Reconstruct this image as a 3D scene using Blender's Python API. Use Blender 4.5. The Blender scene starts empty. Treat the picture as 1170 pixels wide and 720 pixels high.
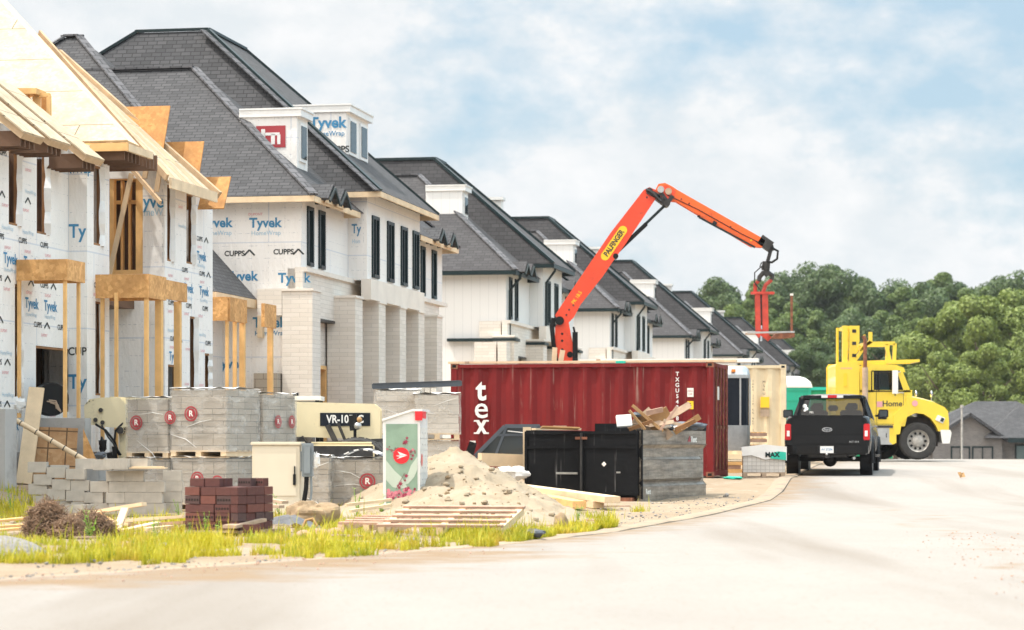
import bpy, bmesh, math, random
import numpy as np
from mathutils import Vector, Matrix
S = bpy.context.scene
COL = S.collection
R = math.radians
rnd = random.Random(7)
FPX = 2925.0; CX = 585.0; HY = 508.0; CAMZ = 1.1

def at(px, py, d):
    return Vector(((px - CX) / FPX * d, d, CAMZ - (py - HY) / FPX * d))

def lerp(x, pts):
    if x <= pts[0][0]: return pts[0][1]
    for (a, b), (c, d) in zip(pts, pts[1:]):
        if x <= c:
            return b + (d - b) * (x - a) / (c - a)
    return pts[-1][1]
def sstep(a, b, x):
    t = min(1, max(0, (x - a) / (b - a))); return t * t * (3 - 2 * t)

# lateral distance behind the line of the house fronts (negative: street side)
XF0 = -16.30
def vline(x, y): return (XF0 + .185 * y - x) * .983
CURB = [(-60, 11.0), (-30, 13.0), (-14, 16.2), (-8.0, 18.2), (-4.3, 20.3), (-2.2, 23.6), (0.0, 28.0), (1.3, 31.8), (3.1, 39.5), (4.9, 49.0), (6.4, 58), (8.4, 70), (14.2, 102), (19.7, 132), (41, 250), (100, 560)]
def gz(x, y):
    base = lerp(y, [(0, 0), (50, 0), (54, .10), (57, .34), (59.5, .35), (66, .48), (75, .61), (84, .61), (100, .36), (150, -.4), (300, -1.2), (3000, -3)])
    v = vline(x, y)
    s = sstep(-2.4, -.2, v) * (1 - sstep(60, 200, v))
    t = base + (max(.43, base) - base) * s
    return t

# ---------------------------------------------------------------- materials
def nodes(name):
    m = bpy.data.materials.new(name); m.use_nodes = True
    nt = m.node_tree; b = nt.nodes['Principled BSDF']
    return m, nt, b
def N(nt, t, **k):
    n = nt.nodes.new(t)
    for a, b in k.items():
        if a in n.inputs: n.inputs[a].default_value = b
        else: setattr(n, a, b)
    return n
def rgb(c): return (c[0], c[1], c[2], 1)
def mixc(nt, fac, a, b, mode='MIX'):
    n = nt.nodes.new('ShaderNodeMix'); n.data_type = 'RGBA'; n.blend_type = mode
    for i, v in ((0, fac), (6, a), (7, b)):
        if hasattr(v, 'links') or isinstance(v, bpy.types.NodeSocket): nt.links.new(v, n.inputs[i])
        elif i == 0: n.inputs[0].default_value = v
        else: n.inputs[i].default_value = rgb(v)
    return n.outputs[2]
def coord(nt, kind='Object'):
    if kind == 'UV':
        return N(nt, 'ShaderNodeUVMap').outputs[0]
    return N(nt, 'ShaderNodeTexCoord').outputs[kind]
def noise(nt, scale, detail=4, rough=.6, vec=None, kind='Object', sc=None):
    n = N(nt, 'ShaderNodeTexNoise'); n.inputs['Scale'].default_value = scale
    n.inputs['Detail'].default_value = detail; n.inputs['Roughness'].default_value = rough
    v = vec or coord(nt, kind)
    if sc:
        mp = N(nt, 'ShaderNodeMapping'); mp.inputs['Scale'].default_value = sc
        nt.links.new(v, mp.inputs[0]); v = mp.outputs[0]
    nt.links.new(v, n.inputs['Vector'])
    return n.outputs[0]
def ramp(nt, fac, a, b, ca=(0, 0, 0), cb=(1, 1, 1)):
    r = N(nt, 'ShaderNodeValToRGB'); nt.links.new(fac, r.inputs[0])
    r.color_ramp.elements[0].position = a; r.color_ramp.elements[1].position = b
    r.color_ramp.elements[0].color = rgb(ca); r.color_ramp.elements[1].color = rgb(cb)
    return r.outputs[0]
def bump(nt, b, h, strength=.3, dist=.02):
    n = N(nt, 'ShaderNodeBump'); n.inputs['Strength'].default_value = strength; n.inputs['Distance'].default_value = dist
    nt.links.new(h, n.inputs['Height']); nt.links.new(n.outputs[0], b.inputs['Normal'])
def sc_(c, k): return tuple(min(1, x * k) for x in c)

def plain(name, col, rough=.6, var=.15, scale=3, metal=0, bmp=0, dirt=None, spec=None, sc=None, coat=0):
    m, nt, b = nodes(name)
    b.inputs['Roughness'].default_value = rough; b.inputs['Metallic'].default_value = metal
    if spec is not None: b.inputs['Specular IOR Level'].default_value = spec
    if coat: b.inputs['Coat Weight'].default_value = coat; b.inputs['Coat Roughness'].default_value = .05
    f = noise(nt, scale, sc=sc)
    c = mixc(nt, ramp(nt, f, .3, .7), sc_(col, 1 - var), sc_(col, 1 + var))
    if dirt:
        dcol, amt, dsc = dirt
        f2 = noise(nt, dsc, detail=6, rough=.7)
        c = mixc(nt, ramp(nt, f2, .62 - amt * .3, .78 - amt * .2), c, dcol)
    nt.links.new(c, b.inputs['Base Color'])
    if bmp: bump(nt, b, noise(nt, scale * 8), bmp)
    return m

def bricky(name, c1, c2, mortar, w, h, ms=.01, offs=.5, rough=.85, bmp=.5, var=.2, nsc=1.5, bias=0):
    m, nt, b = nodes(name); b.inputs['Roughness'].default_value = rough
    t = N(nt, 'ShaderNodeTexBrick'); t.offset = offs
    t.inputs['Scale'].default_value = 1; t.inputs['Brick Width'].default_value = w; t.inputs['Row Height'].default_value = h
    t.inputs['Mortar Size'].default_value = ms; t.inputs['Mortar Smooth'].default_value = .2; t.inputs['Bias'].default_value = bias
    t.inputs['Color1'].default_value = rgb(c1); t.inputs['Color2'].default_value = rgb(c2); t.inputs['Mortar'].default_value = rgb(mortar)
    nt.links.new(coord(nt, 'UV'), t.inputs['Vector'])
    f = noise(nt, nsc, detail=5)
    v = ramp(nt, f, .25, .75, (1 - var,) * 3, (1, 1, 1))
    c = mixc(nt, 1.0, t.outputs[0], (1, 1, 1), 'MULTIPLY'); nt.links.new(v, c.node.inputs[7])
    nt.links.new(c, b.inputs['Base Color'])
    inv = N(nt, 'ShaderNodeMath', operation='SUBTRACT'); inv.inputs[0].default_value = 1; nt.links.new(t.outputs[1], inv.inputs[1])
    bump(nt, b, inv.outputs[0], bmp, .02)
    return m

M = {}
M['shingle'] = bricky('shingle', (.078, .078, .083), (.046, .047, .051), (.026, .026, .029), .27, .125, .014, .37, .9, .35, .22, .8)
M['shingle_far'] = bricky('shingle_brown', (.068, .066, .069), (.047, .045, .048), (.030, .029, .031), .30, .15, .012, .37, .9, .3, .22, .8)
M['ridge_cap'] = bricky('ridge_cap_shingle', (.135, .133, .142), (.08, .08, .087), (.04, .04, .045), .3, .25, .02, .5, .9, .4)
M['stone'] = bricky('pale_masonry', (.76, .70, .63), (.68, .62, .545), (.60, .55, .49), .42, .105, .008, .5, .9, .3, .10, 1.2)
M['stone_smooth'] = plain('pale_precast_trim', (.72, .66, .59), .85, .08, 2)
M['cmu'] = bricky('grey_block_courses', (.44, .385, .315), (.36, .315, .26), (.14, .12, .10), .40, .20, .006, .5, .92, .5, .2, 2)
M['block'] = plain('concrete_block', (.44, .40, .345), .95, .12, 6, bmp=.2)
M['concrete'] = plain('poured_concrete', (.43, .41, .39), .9, .12, 1.3, bmp=.1, dirt=((.25, .23, .21), .3, 1.2))
M['lumber'] = plain('fresh_lumber', (.72, .43, .17), .75, .18, 2.5, sc=(1, 1, 1))
M['lumber_pale'] = plain('pale_lumber', (.68, .52, .34), .75, .15, 2.5)
M['lumber_grey'] = plain('weathered_lumber', (.42, .31, .22), .85, .25, 5)
M['lumber_red'] = plain('treated_lumber', (.40, .25, .18), .8, .25, 5)
def mk_osb(name, a, b_, line=None):
    m, nt, b = nodes(name); b.inputs['Roughness'].default_value = .8
    v = N(nt, 'ShaderNodeTexVoronoi'); v.inputs['Scale'].default_value = 16
    nt.links.new(coord(nt), v.inputs['Vector'])
    c = mixc(nt, ramp(nt, v.outputs['Color'], .1, .9), a, b_)
    f = noise(nt, 3); c = mixc(nt, ramp(nt, f, .4, .75), c, sc_(a, .8))
    if line:
        t = N(nt, 'ShaderNodeTexBrick'); t.offset = 0 if line[0] < 2 else .5
        t.inputs['Scale'].default_value = 1; t.inputs['Brick Width'].default_value = line[0]; t.inputs['Row Height'].default_value = line[1]
        t.inputs['Mortar Size'].default_value = .012
        nt.links.new(coord(nt, 'UV'), t.inputs['Vector'])
        c = mixc(nt, t.outputs[1], c, sc_(a, .3))
    nt.links.new(c, b.inputs['Base Color'])
    return m
M['osb'] = mk_osb('strand_board', (.50, .25, .08), (.76, .43, .17))
M['roof_wood'] = plain('sawn_roof_timber', (.46, .32, .19), .8, .22, 3)
M['osb_dark'] = mk_osb('strand_board_orange', (.38, .17, .045), (.50, .26, .08))
M['osb_roof'] = mk_osb('roof_sheathing', (.43, .34, .225), (.53, .44, .31), (2.4, 1.2))
M['osb_grid'] = mk_osb('gridded_strand_board', (.36, .19, .08), (.46, .28, .14), (.3, .3))
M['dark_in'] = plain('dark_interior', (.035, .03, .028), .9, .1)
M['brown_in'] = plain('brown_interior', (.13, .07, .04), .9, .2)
def mk_wrap():
    m, nt, b = nodes('white_house_wrap'); b.inputs['Roughness'].default_value = .55
    f = noise(nt, .9, sc=(1, 1, .5)); c = mixc(nt, ramp(nt, f, .3, .75), (.84, .81, .775), (.76, .735, .705))
    t = N(nt, 'ShaderNodeTexBrick'); t.offset = 0
    t.inputs['Scale'].default_value = 1; t.inputs['Brick Width'].default_value = .41; t.inputs['Row Height'].default_value = .3
    t.inputs['Mortar Size'].default_value = .006
    nt.links.new(coord(nt, 'UV'), t.inputs['Vector'])
    g = noise(nt, 14, detail=2)
    k = N(nt, 'ShaderNodeMath', operation='MULTIPLY'); nt.links.new(t.outputs[1], k.inputs[0]); nt.links.new(ramp(nt, g, .5, .62), k.inputs[1])
    c = mixc(nt, k.outputs[0], c, (.50, .50, .52))
    t2 = N(nt, 'ShaderNodeTexBrick'); t2.offset = .3; t2.inputs['Scale'].default_value = 1; t2.inputs['Brick Width'].default_value = 2.7; t2.inputs['Row Height'].default_value = 1.37; t2.inputs['Mortar Size'].default_value = .014
    nt.links.new(coord(nt, 'UV'), t2.inputs['Vector']); c = mixc(nt, t2.outputs[1], c, (.60, .62, .66))
    nt.links.new(c, b.inputs['Base Color'])
    bump(nt, b, noise(nt, 3, detail=5, sc=(1, 1, .4)), .7, .08)
    return m
M['wrap'] = mk_wrap()
def mk_siding():
    m, nt, b = nodes('white_siding'); b.inputs['Roughness'].default_value = .5
    t = N(nt, 'ShaderNodeTexBrick'); t.offset = 0
    t.inputs['Scale'].default_value = 1; t.inputs['Brick Width'].default_value = .3; t.inputs['Row Height'].default_value = 30
    t.inputs['Mortar Size'].default_value = .008
    nt.links.new(coord(nt, 'UV'), t.inputs['Vector'])
    nt.links.new(mixc(nt, t.outputs[1], (.72, .715, .70), (.60, .60, .59)), b.inputs['Base Color'])
    return m
M['siding'] = mk_siding()
M['white'] = plain('white_paint', (.76, .75, .73), .4, .03)
M['offwhite'] = plain('offwhite_metal', (.76, .74, .69), .45, .04, dirt=((.5, .45, .38), .1, 2))
M['greenblack'] = plain('dark_green_black_trim', (.008, .020, .022), .4, .1, spec=.3)
M['black'] = plain('black_plastic', (.007, .007, .008), .5, .2, spec=.25)
M['rubber'] = plain('tyre_rubber', (.035, .033, .031), .85, .25, 8)
M['darkmetal'] = plain('dark_metal', (.05, .048, .047), .5, .3, 8, metal=.6)
M['steel'] = plain('bare_steel', (.50, .50, .49), .4, .15, 6, metal=.8)
M['grey_metal'] = plain('grey_painted_metal', (.22, .25, .27), .5, .1, 5)
M['navy'] = plain('near_black_navy', (.010, .014, .022), .5, .1, spec=.2)
M['dullrim'] = plain('dusty_grey_wheel_rim', (.36, .34, .31), .6, .3, 9)
M['blue_grey'] = plain('blue_grey_beam', (.075, .09, .11), .55, .1)
M['txt_blue'] = plain('blue_print', (.045, .22, .40), .6, .05)
M['txt_pink'] = plain('pink_print', (.72, .34, .36), .6, .05)
M['txt_black'] = plain('black_print', (.03, .035, .035), .6, .05)
M['txt_red'] = plain('red_print', (.36, .035, .045), .5, .05)
M['txt_lightblue'] = plain('pale_blue_print', (.40, .55, .66), .6, .05)
def mk_glass(name, tint=(.03, .04, .045), mix=.0):
    m, nt, b = nodes(name)
    b.inputs['Base Color'].default_value = rgb(tint); b.inputs['Roughness'].default_value = .06
    b.inputs['Specular IOR Level'].default_value = .7
    if mix > 0:
        t = N(nt, 'ShaderNodeBsdfTransparent'); t.inputs[0].default_value = (mix, mix, mix, 1)
        g = N(nt, 'ShaderNodeBsdfGlossy'); g.inputs['Roughness'].default_value = .03
        fr = N(nt, 'ShaderNodeFresnel'); fr.inputs[0].default_value = 1.5
        x = N(nt, 'ShaderNodeMixShader'); nt.links.new(fr.outputs[0], x.inputs[0]); nt.links.new(t.outputs[0], x.inputs[1]); nt.links.new(g.outputs[0], x.inputs[2])
        nt.links.new(x.outputs[0], nt.nodes['Material Output'].inputs[0])
    return m
M['glass'] = mk_glass('dark_glass')
M['glass_clear'] = mk_glass('tinted_clear_glass', mix=.45)
M['glass_pale'] = mk_glass('greenish_window_glass', (.10, .17, .18))
def mk_film():
    m, nt, b = nodes('clear_wrap_film')
    b.inputs['Base Color'].default_value = (.70, .67, .62, 1); b.inputs['Roughness'].default_value = .22
    t = N(nt, 'ShaderNodeBsdfTransparent')
    x = N(nt, 'ShaderNodeMixShader')
    f = noise(nt, 2.2, detail=5, sc=(1, 1, 2.5)); f2 = ramp(nt, f, .46, .72, (.18, .18, .18), (.62, .62, .62))
    nt.links.new(f2, x.inputs[0]); nt.links.new(t.outputs[0], x.inputs[1]); nt.links.new(b.outputs[0], x.inputs[2])
    nt.links.new(x.outputs[0], nt.nodes['Material Output'].inputs[0])
    bump(nt, b, noise(nt, 5, detail=5, rough=.7), .6, .06)
    return m
M['film'] = mk_film()
M['film_white'] = plain('white_wrap_sheet', (.78, .77, .75), .3, .08, 3, bmp=.3)
def mk_container(name, col, rust, amt=.5):
    m, nt, b = nodes(name); b.inputs['Roughness'].default_value = .6; b.inputs['Specular IOR Level'].default_value = .15
    f = noise(nt, .8, detail=5); c = mixc(nt, ramp(nt, f, .3, .75), col, sc_(col, .72))
    f2 = noise(nt, 2.5, detail=7, rough=.75, sc=(3, 3, .45)); c = mixc(nt, ramp(nt, f2, .70 - .12 * amt, .80 - .10 * amt), c, rust)
    f3 = noise(nt, 9, detail=6, rough=.8); c = mixc(nt, ramp(nt, f3, .70, .76), c, sc_(rust, 1.6))
    f5 = noise(nt, 3.2, detail=5, rough=.6, sc=(4, 4, .12)); f6 = noise(nt, 1.1, detail=3)
    k2 = N(nt, 'ShaderNodeMath', operation='MULTIPLY'); nt.links.new(ramp(nt, f5, .60, .70), k2.inputs[0]); nt.links.new(ramp(nt, f6, .42, .62), k2.inputs[1])
    c = mixc(nt, k2.outputs[0], c, tuple(min(1, x * .6 + .10) for x in rust))
    bump(nt, b, noise(nt, 1.7, detail=3), .5, .06)
    nt.links.new(c, b.inputs['Base Color']); return m
M['red_box'] = mk_container('maroon_container_paint', (.195, .018, .019), (.30, .12, .075), .5)
def mk_side():
    m, nt, b = nodes('weathered_bin_side'); b.inputs['Roughness'].default_value = .38; b.inputs['Metallic'].default_value = .25
    f = noise(nt, 1.6, detail=6, rough=.7, sc=(.7, 1, 7)); c = mixc(nt, ramp(nt, f, .35, .68), (.10, .085, .068), (.40, .345, .28))
    f2 = noise(nt, 2.2, detail=7, rough=.75, sc=(5, 1, .5)); c = mixc(nt, ramp(nt, f2, .52, .70), c, (.17, .135, .10))
    f3 = noise(nt, 7, detail=6, rough=.8); c = mixc(nt, ramp(nt, f3, .66, .72), c, (.46, .41, .34))
    nt.links.new(c, b.inputs['Base Color']); bump(nt, b, noise(nt, 2.5, detail=4), .5, .05); return m
M['bin_side'] = mk_side()
M['rust'] = plain('rusty_steel', (.20, .075, .04), .85, .5, 9)
M['cream_box'] = mk_container('cream_container_paint', (.82, .68, .46), (.50, .33, .16), -.1)
M['bin_black'] = mk_container('black_bin_paint', (.006, .0065, .008), (.10, .09, .085), -.2)
M['crane_red'] = plain('orange_red_crane_paint', (.78, .065, .022), .35, .06, 2, dirt=((.35, .05, .02), .12, 3))
M['crane_orange'] = plain('orange_crane_paint', (.85, .13, .02), .35, .06, 2, dirt=((.45, .07, .02), .1, 3))
M['fork_red'] = plain('faded_red_fork_paint', (.50, .05, .03), .5, .25, 4)
M['yellow'] = plain('yellow_truck_paint', (.80, .58, .05), .35, .04, 2, coat=.25, dirt=((.55, .38, .04), .1, 2))
M['yellow_deco'] = plain('yellow_sticker', (.90, .55, .02), .5, .03)
M['truck_black'] = plain('black_car_paint', (.003, .003, .0035), .25, .1, spec=.2, coat=.35)
M['red_lamp'] = plain('red_lamp_lens', (.55, .01, .015), .2, .05)
M['chrome'] = plain('chrome', (.75, .75, .76), .12, .02, metal=1)
M['tele_cream'] = plain('cream_machine_paint', (.74, .64, .42), .4, .05, 2, dirt=((.5, .42, .28), .15, 3))
M['cabinet'] = plain('cream_grey_cabinet', (.70, .62, .49), .45, .04, 2, dirt=((.5, .46, .38), .1, 2))
M['teal'] = plain('turquoise_plastic', (.02, .50, .36), .45, .06)
M['jamb'] = plain('brown_window_jamb', (.27, .13, .05), .8, .3, 4)
M['green_bin'] = plain('green_plastic', (.01, .33, .14), .5, .1)
M['orange_lens'] = plain('orange_lens', (.8, .25, .03), .3, .05)
M['blossom_bg'] = plain('sage_green_panel', (.25, .36, .27), .4, .12, 3)
M['blossom_pale'] = plain('pale_sage_swirl', (.50, .57, .48), .4, .05, 3)
M['blossom_pink'] = plain('pink_blossom', (.62, .20, .25), .5, .35, 14)
M['blossom_dark'] = plain('crimson_leaf', (.30, .03, .07), .5, .3, 14)
M['branch'] = plain('brown_branch', (.22, .13, .11), .6, .2)
M['post_red'] = plain('signal_red', (.80, .02, .03), .4, .02)
M['card'] = plain('cardboard', (.36, .21, .09), .85, .2, 5)
M['foam'] = plain('white_foam', (.78, .77, .73), .7, .04)
M['tarp'] = plain('dark_tarp', (.06, .065, .075), .35, .4, 5, bmp=.4)
M['rock'] = plain('sandstone_boulder', (.27, .19, .11), .9, .35, 4, bmp=.5)
M['brick'] = plain('burgundy_brick', (.11, .040, .034), .85, .3, 3, bmp=.2)
M['brick_red'] = plain('redder_brick', (.17, .06, .045), .85, .3, 3, bmp=.2)
M['brick_dark'] = plain('dark_brick', (.085, .045, .042), .85, .3, 3, bmp=.2)
M['core_shade'] = plain('brick_core_shadow', (.02, .012, .01), 1, .1)
M['bright_green'] = plain('marking_green', (.08, .55, .06), .6, .05)
M['tree_bark'] = plain('grey_bark', (.12, .09, .065), .95, .3, 3)
M['brown_siding'] = bricky('taupe_brick', (.23, .205, .19), (.17, .155, .145), (.25, .24, .23), .22, .075, .01)
M['root_dry'] = plain('dry_roots', (.26, .17, .11), .95, .5, 14)
M['root_core'] = plain('root_core', (.07, .045, .03), 1, .3, 9)
M['pebble'] = plain('grey_gravel', (.25, .235, .22), .95, .35, 20, bmp=.6)

def mk_leaf(name, a, b_):
    m, nt, b = nodes(name); b.inputs['Roughness'].default_value = .6
    g = N(nt, 'ShaderNodeNewGeometry')
    c = mixc(nt, g.outputs['Random Per Island'], a, b_)
    f = noise(nt, .5, detail=3); c = mixc(nt, ramp(nt, f, .35, .7), c, sc_(b_, 1.3))
    nt.links.new(c, b.inputs['Base Color'])
    t = N(nt, 'ShaderNodeBsdfTranslucent'); nt.links.new(c, t.inputs[0])
    x = N(nt, 'ShaderNodeMixShader'); x.inputs[0].default_value = .3
    nt.links.new(b.outputs[0], x.inputs[1]); nt.links.new(t.outputs[0], x.inputs[2])
    nt.links.new(x.outputs[0], nt.nodes['Material Output'].inputs[0])
    return m
M['leaf'] = mk_leaf('dark_green_leaves', (.038, .072, .022), (.070, .112, .034))
M['leaf2'] = mk_leaf('mid_green_leaves', (.062, .108, .026), (.11, .16, .038))
M['leaf3'] = mk_leaf('yellow_green_leaves', (.11, .162, .032), (.175, .225, .05))
M['grass'] = mk_leaf('yellow_green_grass', (.20, .30, .014), (.46, .40, .02))
def tune_grass():
    nt = M['grass'].node_tree; b = nt.nodes['Principled BSDF']; src = b.inputs['Base Color'].links[0].from_socket
    f = noise(nt, 2.6, detail=5, rough=.65); c = mixc(nt, ramp(nt, f, .50, .70), (1, 1, 1), (.52, .36, .05)); nt.links.new(src, c.node.inputs[6])
    f = noise(nt, 5.5, detail=3); c2 = mixc(nt, ramp(nt, f, .58, .70), (1, 1, 1), (.12, .22, .015)); nt.links.new(c, c2.node.inputs[6])
    nt.links.new(c2, b.inputs['Base Color'])
    for n in nt.nodes:
        if n.bl_idname == 'ShaderNodeBsdfTranslucent': nt.links.new(c2, n.inputs[0])
tune_grass()
M['weed'] = mk_leaf('green_weed_leaves', (.14, .30, .03), (.26, .42, .06))

def mk_ground(name, a, b_, c_, s1, s2, dark=None):
    m, nt, b = nodes(name); b.inputs['Roughness'].default_value = .95; b.inputs['Specular IOR Level'].default_value = .2
    f = noise(nt, s1, detail=8, rough=.65); c = mixc(nt, ramp(nt, f, .35, .65), a, b_)
    f2 = noise(nt, s2, detail=6, rough=.75); c = mixc(nt, ramp(nt, f2, .58, .72), c, c_)
    if dark:
        f3 = noise(nt, dark[1], detail=5, rough=.7); c = mixc(nt, ramp(nt, f3, dark[2], dark[3]), c, dark[0])
    nt.links.new(c, b.inputs['Base Color'])
    bump(nt, b, noise(nt, 9, detail=8, rough=.75), .7, .05)
    return m
M['dirt'] = mk_ground('sandy_dirt', (.33, .265, .19), (.27, .205, .14), (.19, .13, .08), .7, 2.7, ((.40, .35, .285), 1.3, .55, .75))
M['sand'] = mk_ground('pale_sand', (.37, .305, .225), (.30, .24, .165), (.22, .155, .095), 1.4, 4, ((.28, .21, .14), 2.6, .60, .74))
M['field'] = mk_ground('green_field', (.12, .17, .05), (.18, .21, .07), (.28, .26, .12), .05, .2)
def mk_road():
    m, nt, b = nodes('dusty_pale_road'); b.inputs['Roughness'].default_value = .9; b.inputs['Specular IOR Level'].default_value = .2
    f = noise(nt, .35, detail=8, rough=.7, sc=(1, .5, 1)); c = mixc(nt, ramp(nt, f, .3, .7), (.300, .280, .258), (.255, .237, .218))
    f4 = noise(nt, .22, detail=4, rough=.6, sc=(1.6, .12, 1)); c = mixc(nt, ramp(nt, f4, .50, .66), c, (.212, .188, .163))
    at_ = N(nt, 'ShaderNodeAttribute'); at_.attribute_name = 'edge'
    f2 = noise(nt, 1.3, detail=9, rough=.72, sc=(.6, 1.2, 1))
    ad_ = N(nt, 'ShaderNodeMath', operation='ADD'); nt.links.new(f2, ad_.inputs[0]); nt.links.new(at_.outputs['Fac'], ad_.inputs[1])
    c = mixc(nt, ramp(nt, ad_.outputs[0], .78, 1.12), c, (.225, .16, .10))
    f3 = noise(nt, 30, detail=2); c = mixc(nt, ramp(nt, f3, .62, .72), c, (.16, .13, .10))
    nt.links.new(c, b.inputs['Base Color'])
    bump(nt, b, noise(nt, 25, detail=6, rough=.8), .5, .02)
    return m
M['road'] = mk_road()
M['curb'] = plain('dusty_curb_concrete', (.25, .205, .16), .95, .2, 3, bmp=.5, dirt=((.33, .25, .17), .9, 1.5))

# ---------------------------------------------------------------- mesh builder
_txt = {}
def text_geo(s, bold=0.0):
    k = (s, bold)
    if k in _txt: return _txt[k]
    c = bpy.data.curves.new('t', 'FONT'); c.body = s; c.size = 1; c.offset = bold; c.resolution_u = 3
    c.align_x = 'CENTER'; c.align_y = 'CENTER'
    o = bpy.data.objects.new('t', c); COL.objects.link(o)
    dg = bpy.context.evaluated_depsgraph_get(); dg.update()
    me = bpy.data.meshes.new_from_object(o.evaluated_get(dg))
    vs = [tuple(v.co) for v in me.vertices]; fs = [tuple(p.vertices) for p in me.polygons]
    bpy.data.objects.remove(o); bpy.data.curves.remove(c); bpy.data.meshes.remove(me)
    _txt[k] = (vs, fs); return _txt[k]

class MB:
    def __init__(s, mat=None):
        s.v = []; s.f = []; s.fm = []; s.mats = []; s.flat = []
        s.dm = mat; s.X = None
    def mi(s, mat):
        mat = mat or s.dm
        if mat not in s.mats: s.mats.append(mat)
        return s.mats.index(mat)
    def add(s, vs, fs, mat=None, Mx=None, fix=True):
        o = len(s.v); k = s.mi(mat)
        for p in vs:
            p = Vector(p)
            if Mx is not None: p = Mx @ p
            if s.X is not None: p = s.X @ p
            s.v.append(p)
        for f in fs:
            s.f.append([o + i for i in f]); s.fm.append(k)
        return s
    def box(s, x0, x1, y0, y1, z0, z1, mat=None, Mx=None):
        vs = [(x, y, z) for z in (z0, z1) for y in (y0, y1) for x in (x0, x1)]
        fs = [(0, 2, 3, 1), (4, 5, 7, 6), (0, 1, 5, 4), (2, 6, 7, 3), (0, 4, 6, 2), (1, 3, 7, 5)]
        return s.add(vs, fs, mat, Mx)
    def boxc(s, c, sz, mat=None, rot=(0, 0, 0)):
        from mathutils import Euler
        Mx = Matrix.Translation(Vector(c)) @ Euler(rot).to_matrix().to_4x4()
        a, b, c2 = sz[0] / 2, sz[1] / 2, sz[2] / 2
        return s.box(-a, a, -b, b, -c2, c2, mat, Mx)
    def beam(s, p0, p1, w, h, mat=None, up=(0, 0, 1)):
        p0 = Vector(p0); p1 = Vector(p1); d = p1 - p0; L = d.length
        if L < 1e-6: return s
        x = d / L; upv = Vector(up)
        if abs(x.dot(upv)) > .98: upv = Vector((0, 1, 0)) if abs(x.y) < .9 else Vector((1, 0, 0))
        y = upv.cross(x).normalized(); z = x.cross(y)
        Mx = Matrix(((x.x, y.x, z.x, p0.x), (x.y, y.y, z.y, p0.y), (x.z, y.z, z.z, p0.z), (0, 0, 0, 1)))
        return s.box(0, L, -w / 2, w / 2, -h / 2, h / 2, mat, Mx)
    def cyl(s, p0, p1, r0, mat=None, r1=None, n=14, caps=True):
        p0 = Vector(p0); p1 = Vector(p1); r1 = r0 if r1 is None else r1
        d = (p1 - p0).normalized(); a = Vector((0, 0, 1)) if abs(d.z) < .9 else Vector((1, 0, 0))
        x = a.cross(d).normalized(); y = d.cross(x)
        vs = []
        for p, r in ((p0, r0), (p1, r1)):
            for i in range(n):
                t = 2 * math.pi * i / n; vs.append(p + x * r * math.cos(t) + y * r * math.sin(t))
        fs = [(i, (i + 1) % n, n + (i + 1) % n, n + i) for i in range(n)]
        if caps: fs += [tuple(range(n - 1, -1, -1)), tuple(range(n, 2 * n))]
        return s.add(vs, fs, mat)
    def tube(s, pts, r, mat=None, n=8):
        pts = [Vector(p) for p in pts]; vs = []; prev = None
        for i, p in enumerate(pts):
            d = (pts[min(i + 1, len(pts) - 1)] - pts[max(i - 1, 0)]).normalized()
            if prev is None:
                a = Vector((0, 0, 1)) if abs(d.z) < .9 else Vector((1, 0, 0)); x = a.cross(d).normalized()
            else: x = (prev - d * prev.dot(d)).normalized()
            prev = x; y = d.cross(x); rr = r[i] if isinstance(r, (list, tuple)) else r
            for k in range(n):
                t = 2 * math.pi * k / n; vs.append(p + x * rr * math.cos(t) + y * rr * math.sin(t))
        fs = []
        for i in range(len(pts) - 1):
            for k in range(n):
                fs.append((i * n + k, i * n + (k + 1) % n, (i + 1) * n + (k + 1) % n, (i + 1) * n + k))
        fs += [tuple(range(n - 1, -1, -1)), tuple(range((len(pts) - 1) * n, len(pts) * n))]
        return s.add(vs, fs, mat)
    def lathe(s, prof, c, axis='z', mat=None, n=24, ends=(1, 1), loop=False):
        # prof: (r, t) along axis; closed ends if r==0 omitted
        vs = []
        for r, t in prof:
            for k in range(n):
                a = 2 * math.pi * k / n; u, w = r * math.cos(a), r * math.sin(a)
                vs.append({'z': (u, w, t), 'x': (t, u, w), 'y': (u, t, w)}[axis])
        vs = [Vector(v) + Vector(c) for v in vs]
        fs = []
        for i in range(len(prof) - 1):
            for k in range(n): fs.append((i * n + k, i * n + (k + 1) % n, (i + 1) * n + (k + 1) % n, (i + 1) * n + k))
        if loop:
            a = (len(prof) - 1) * n
            for k in range(n): fs.append((a + k, a + (k + 1) % n, (k + 1) % n, k))
        else:
            if ends[0]: fs.append(tuple(range(n)))
            if ends[1]: fs.append(tuple(range((len(prof) - 1) * n, len(prof) * n)))
        return s.add(vs, fs, mat)
    def prism(s, poly, axis, lo, hi, mat=None):
        def P(a, b, t): return {'x': (t, a, b), 'y': (a, t, b), 'z': (a, b, t)}[axis]
        n = len(poly)
        vs = [P(a, b, lo) for a, b in poly] + [P(a, b, hi) for a, b in poly]
        fs = [tuple(range(n)), tuple(range(2 * n - 1, n - 1, -1))] + [(i, (i + 1) % n, n + (i + 1) % n, n + i) for i in range(n)]
        return s.add(vs, fs, mat)
    def loft(s, rings, mat=None, caps=True):
        n = len(rings[0]); vs = [p for r in rings for p in r]; fs = []
        for i in range(len(rings) - 1):
            for k in range(n): fs.append((i * n + k, i * n + (k + 1) % n, (i + 1) * n + (k + 1) % n, (i + 1) * n + k))
        if caps: fs += [tuple(range(n - 1, -1, -1)), tuple(range((len(rings) - 1) * n, len(rings) * n))]
        return s.add(vs, fs, mat)
    def poly(s, pts, mat=None):
        return s.add(pts, [tuple(range(len(pts)))], mat)
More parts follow.
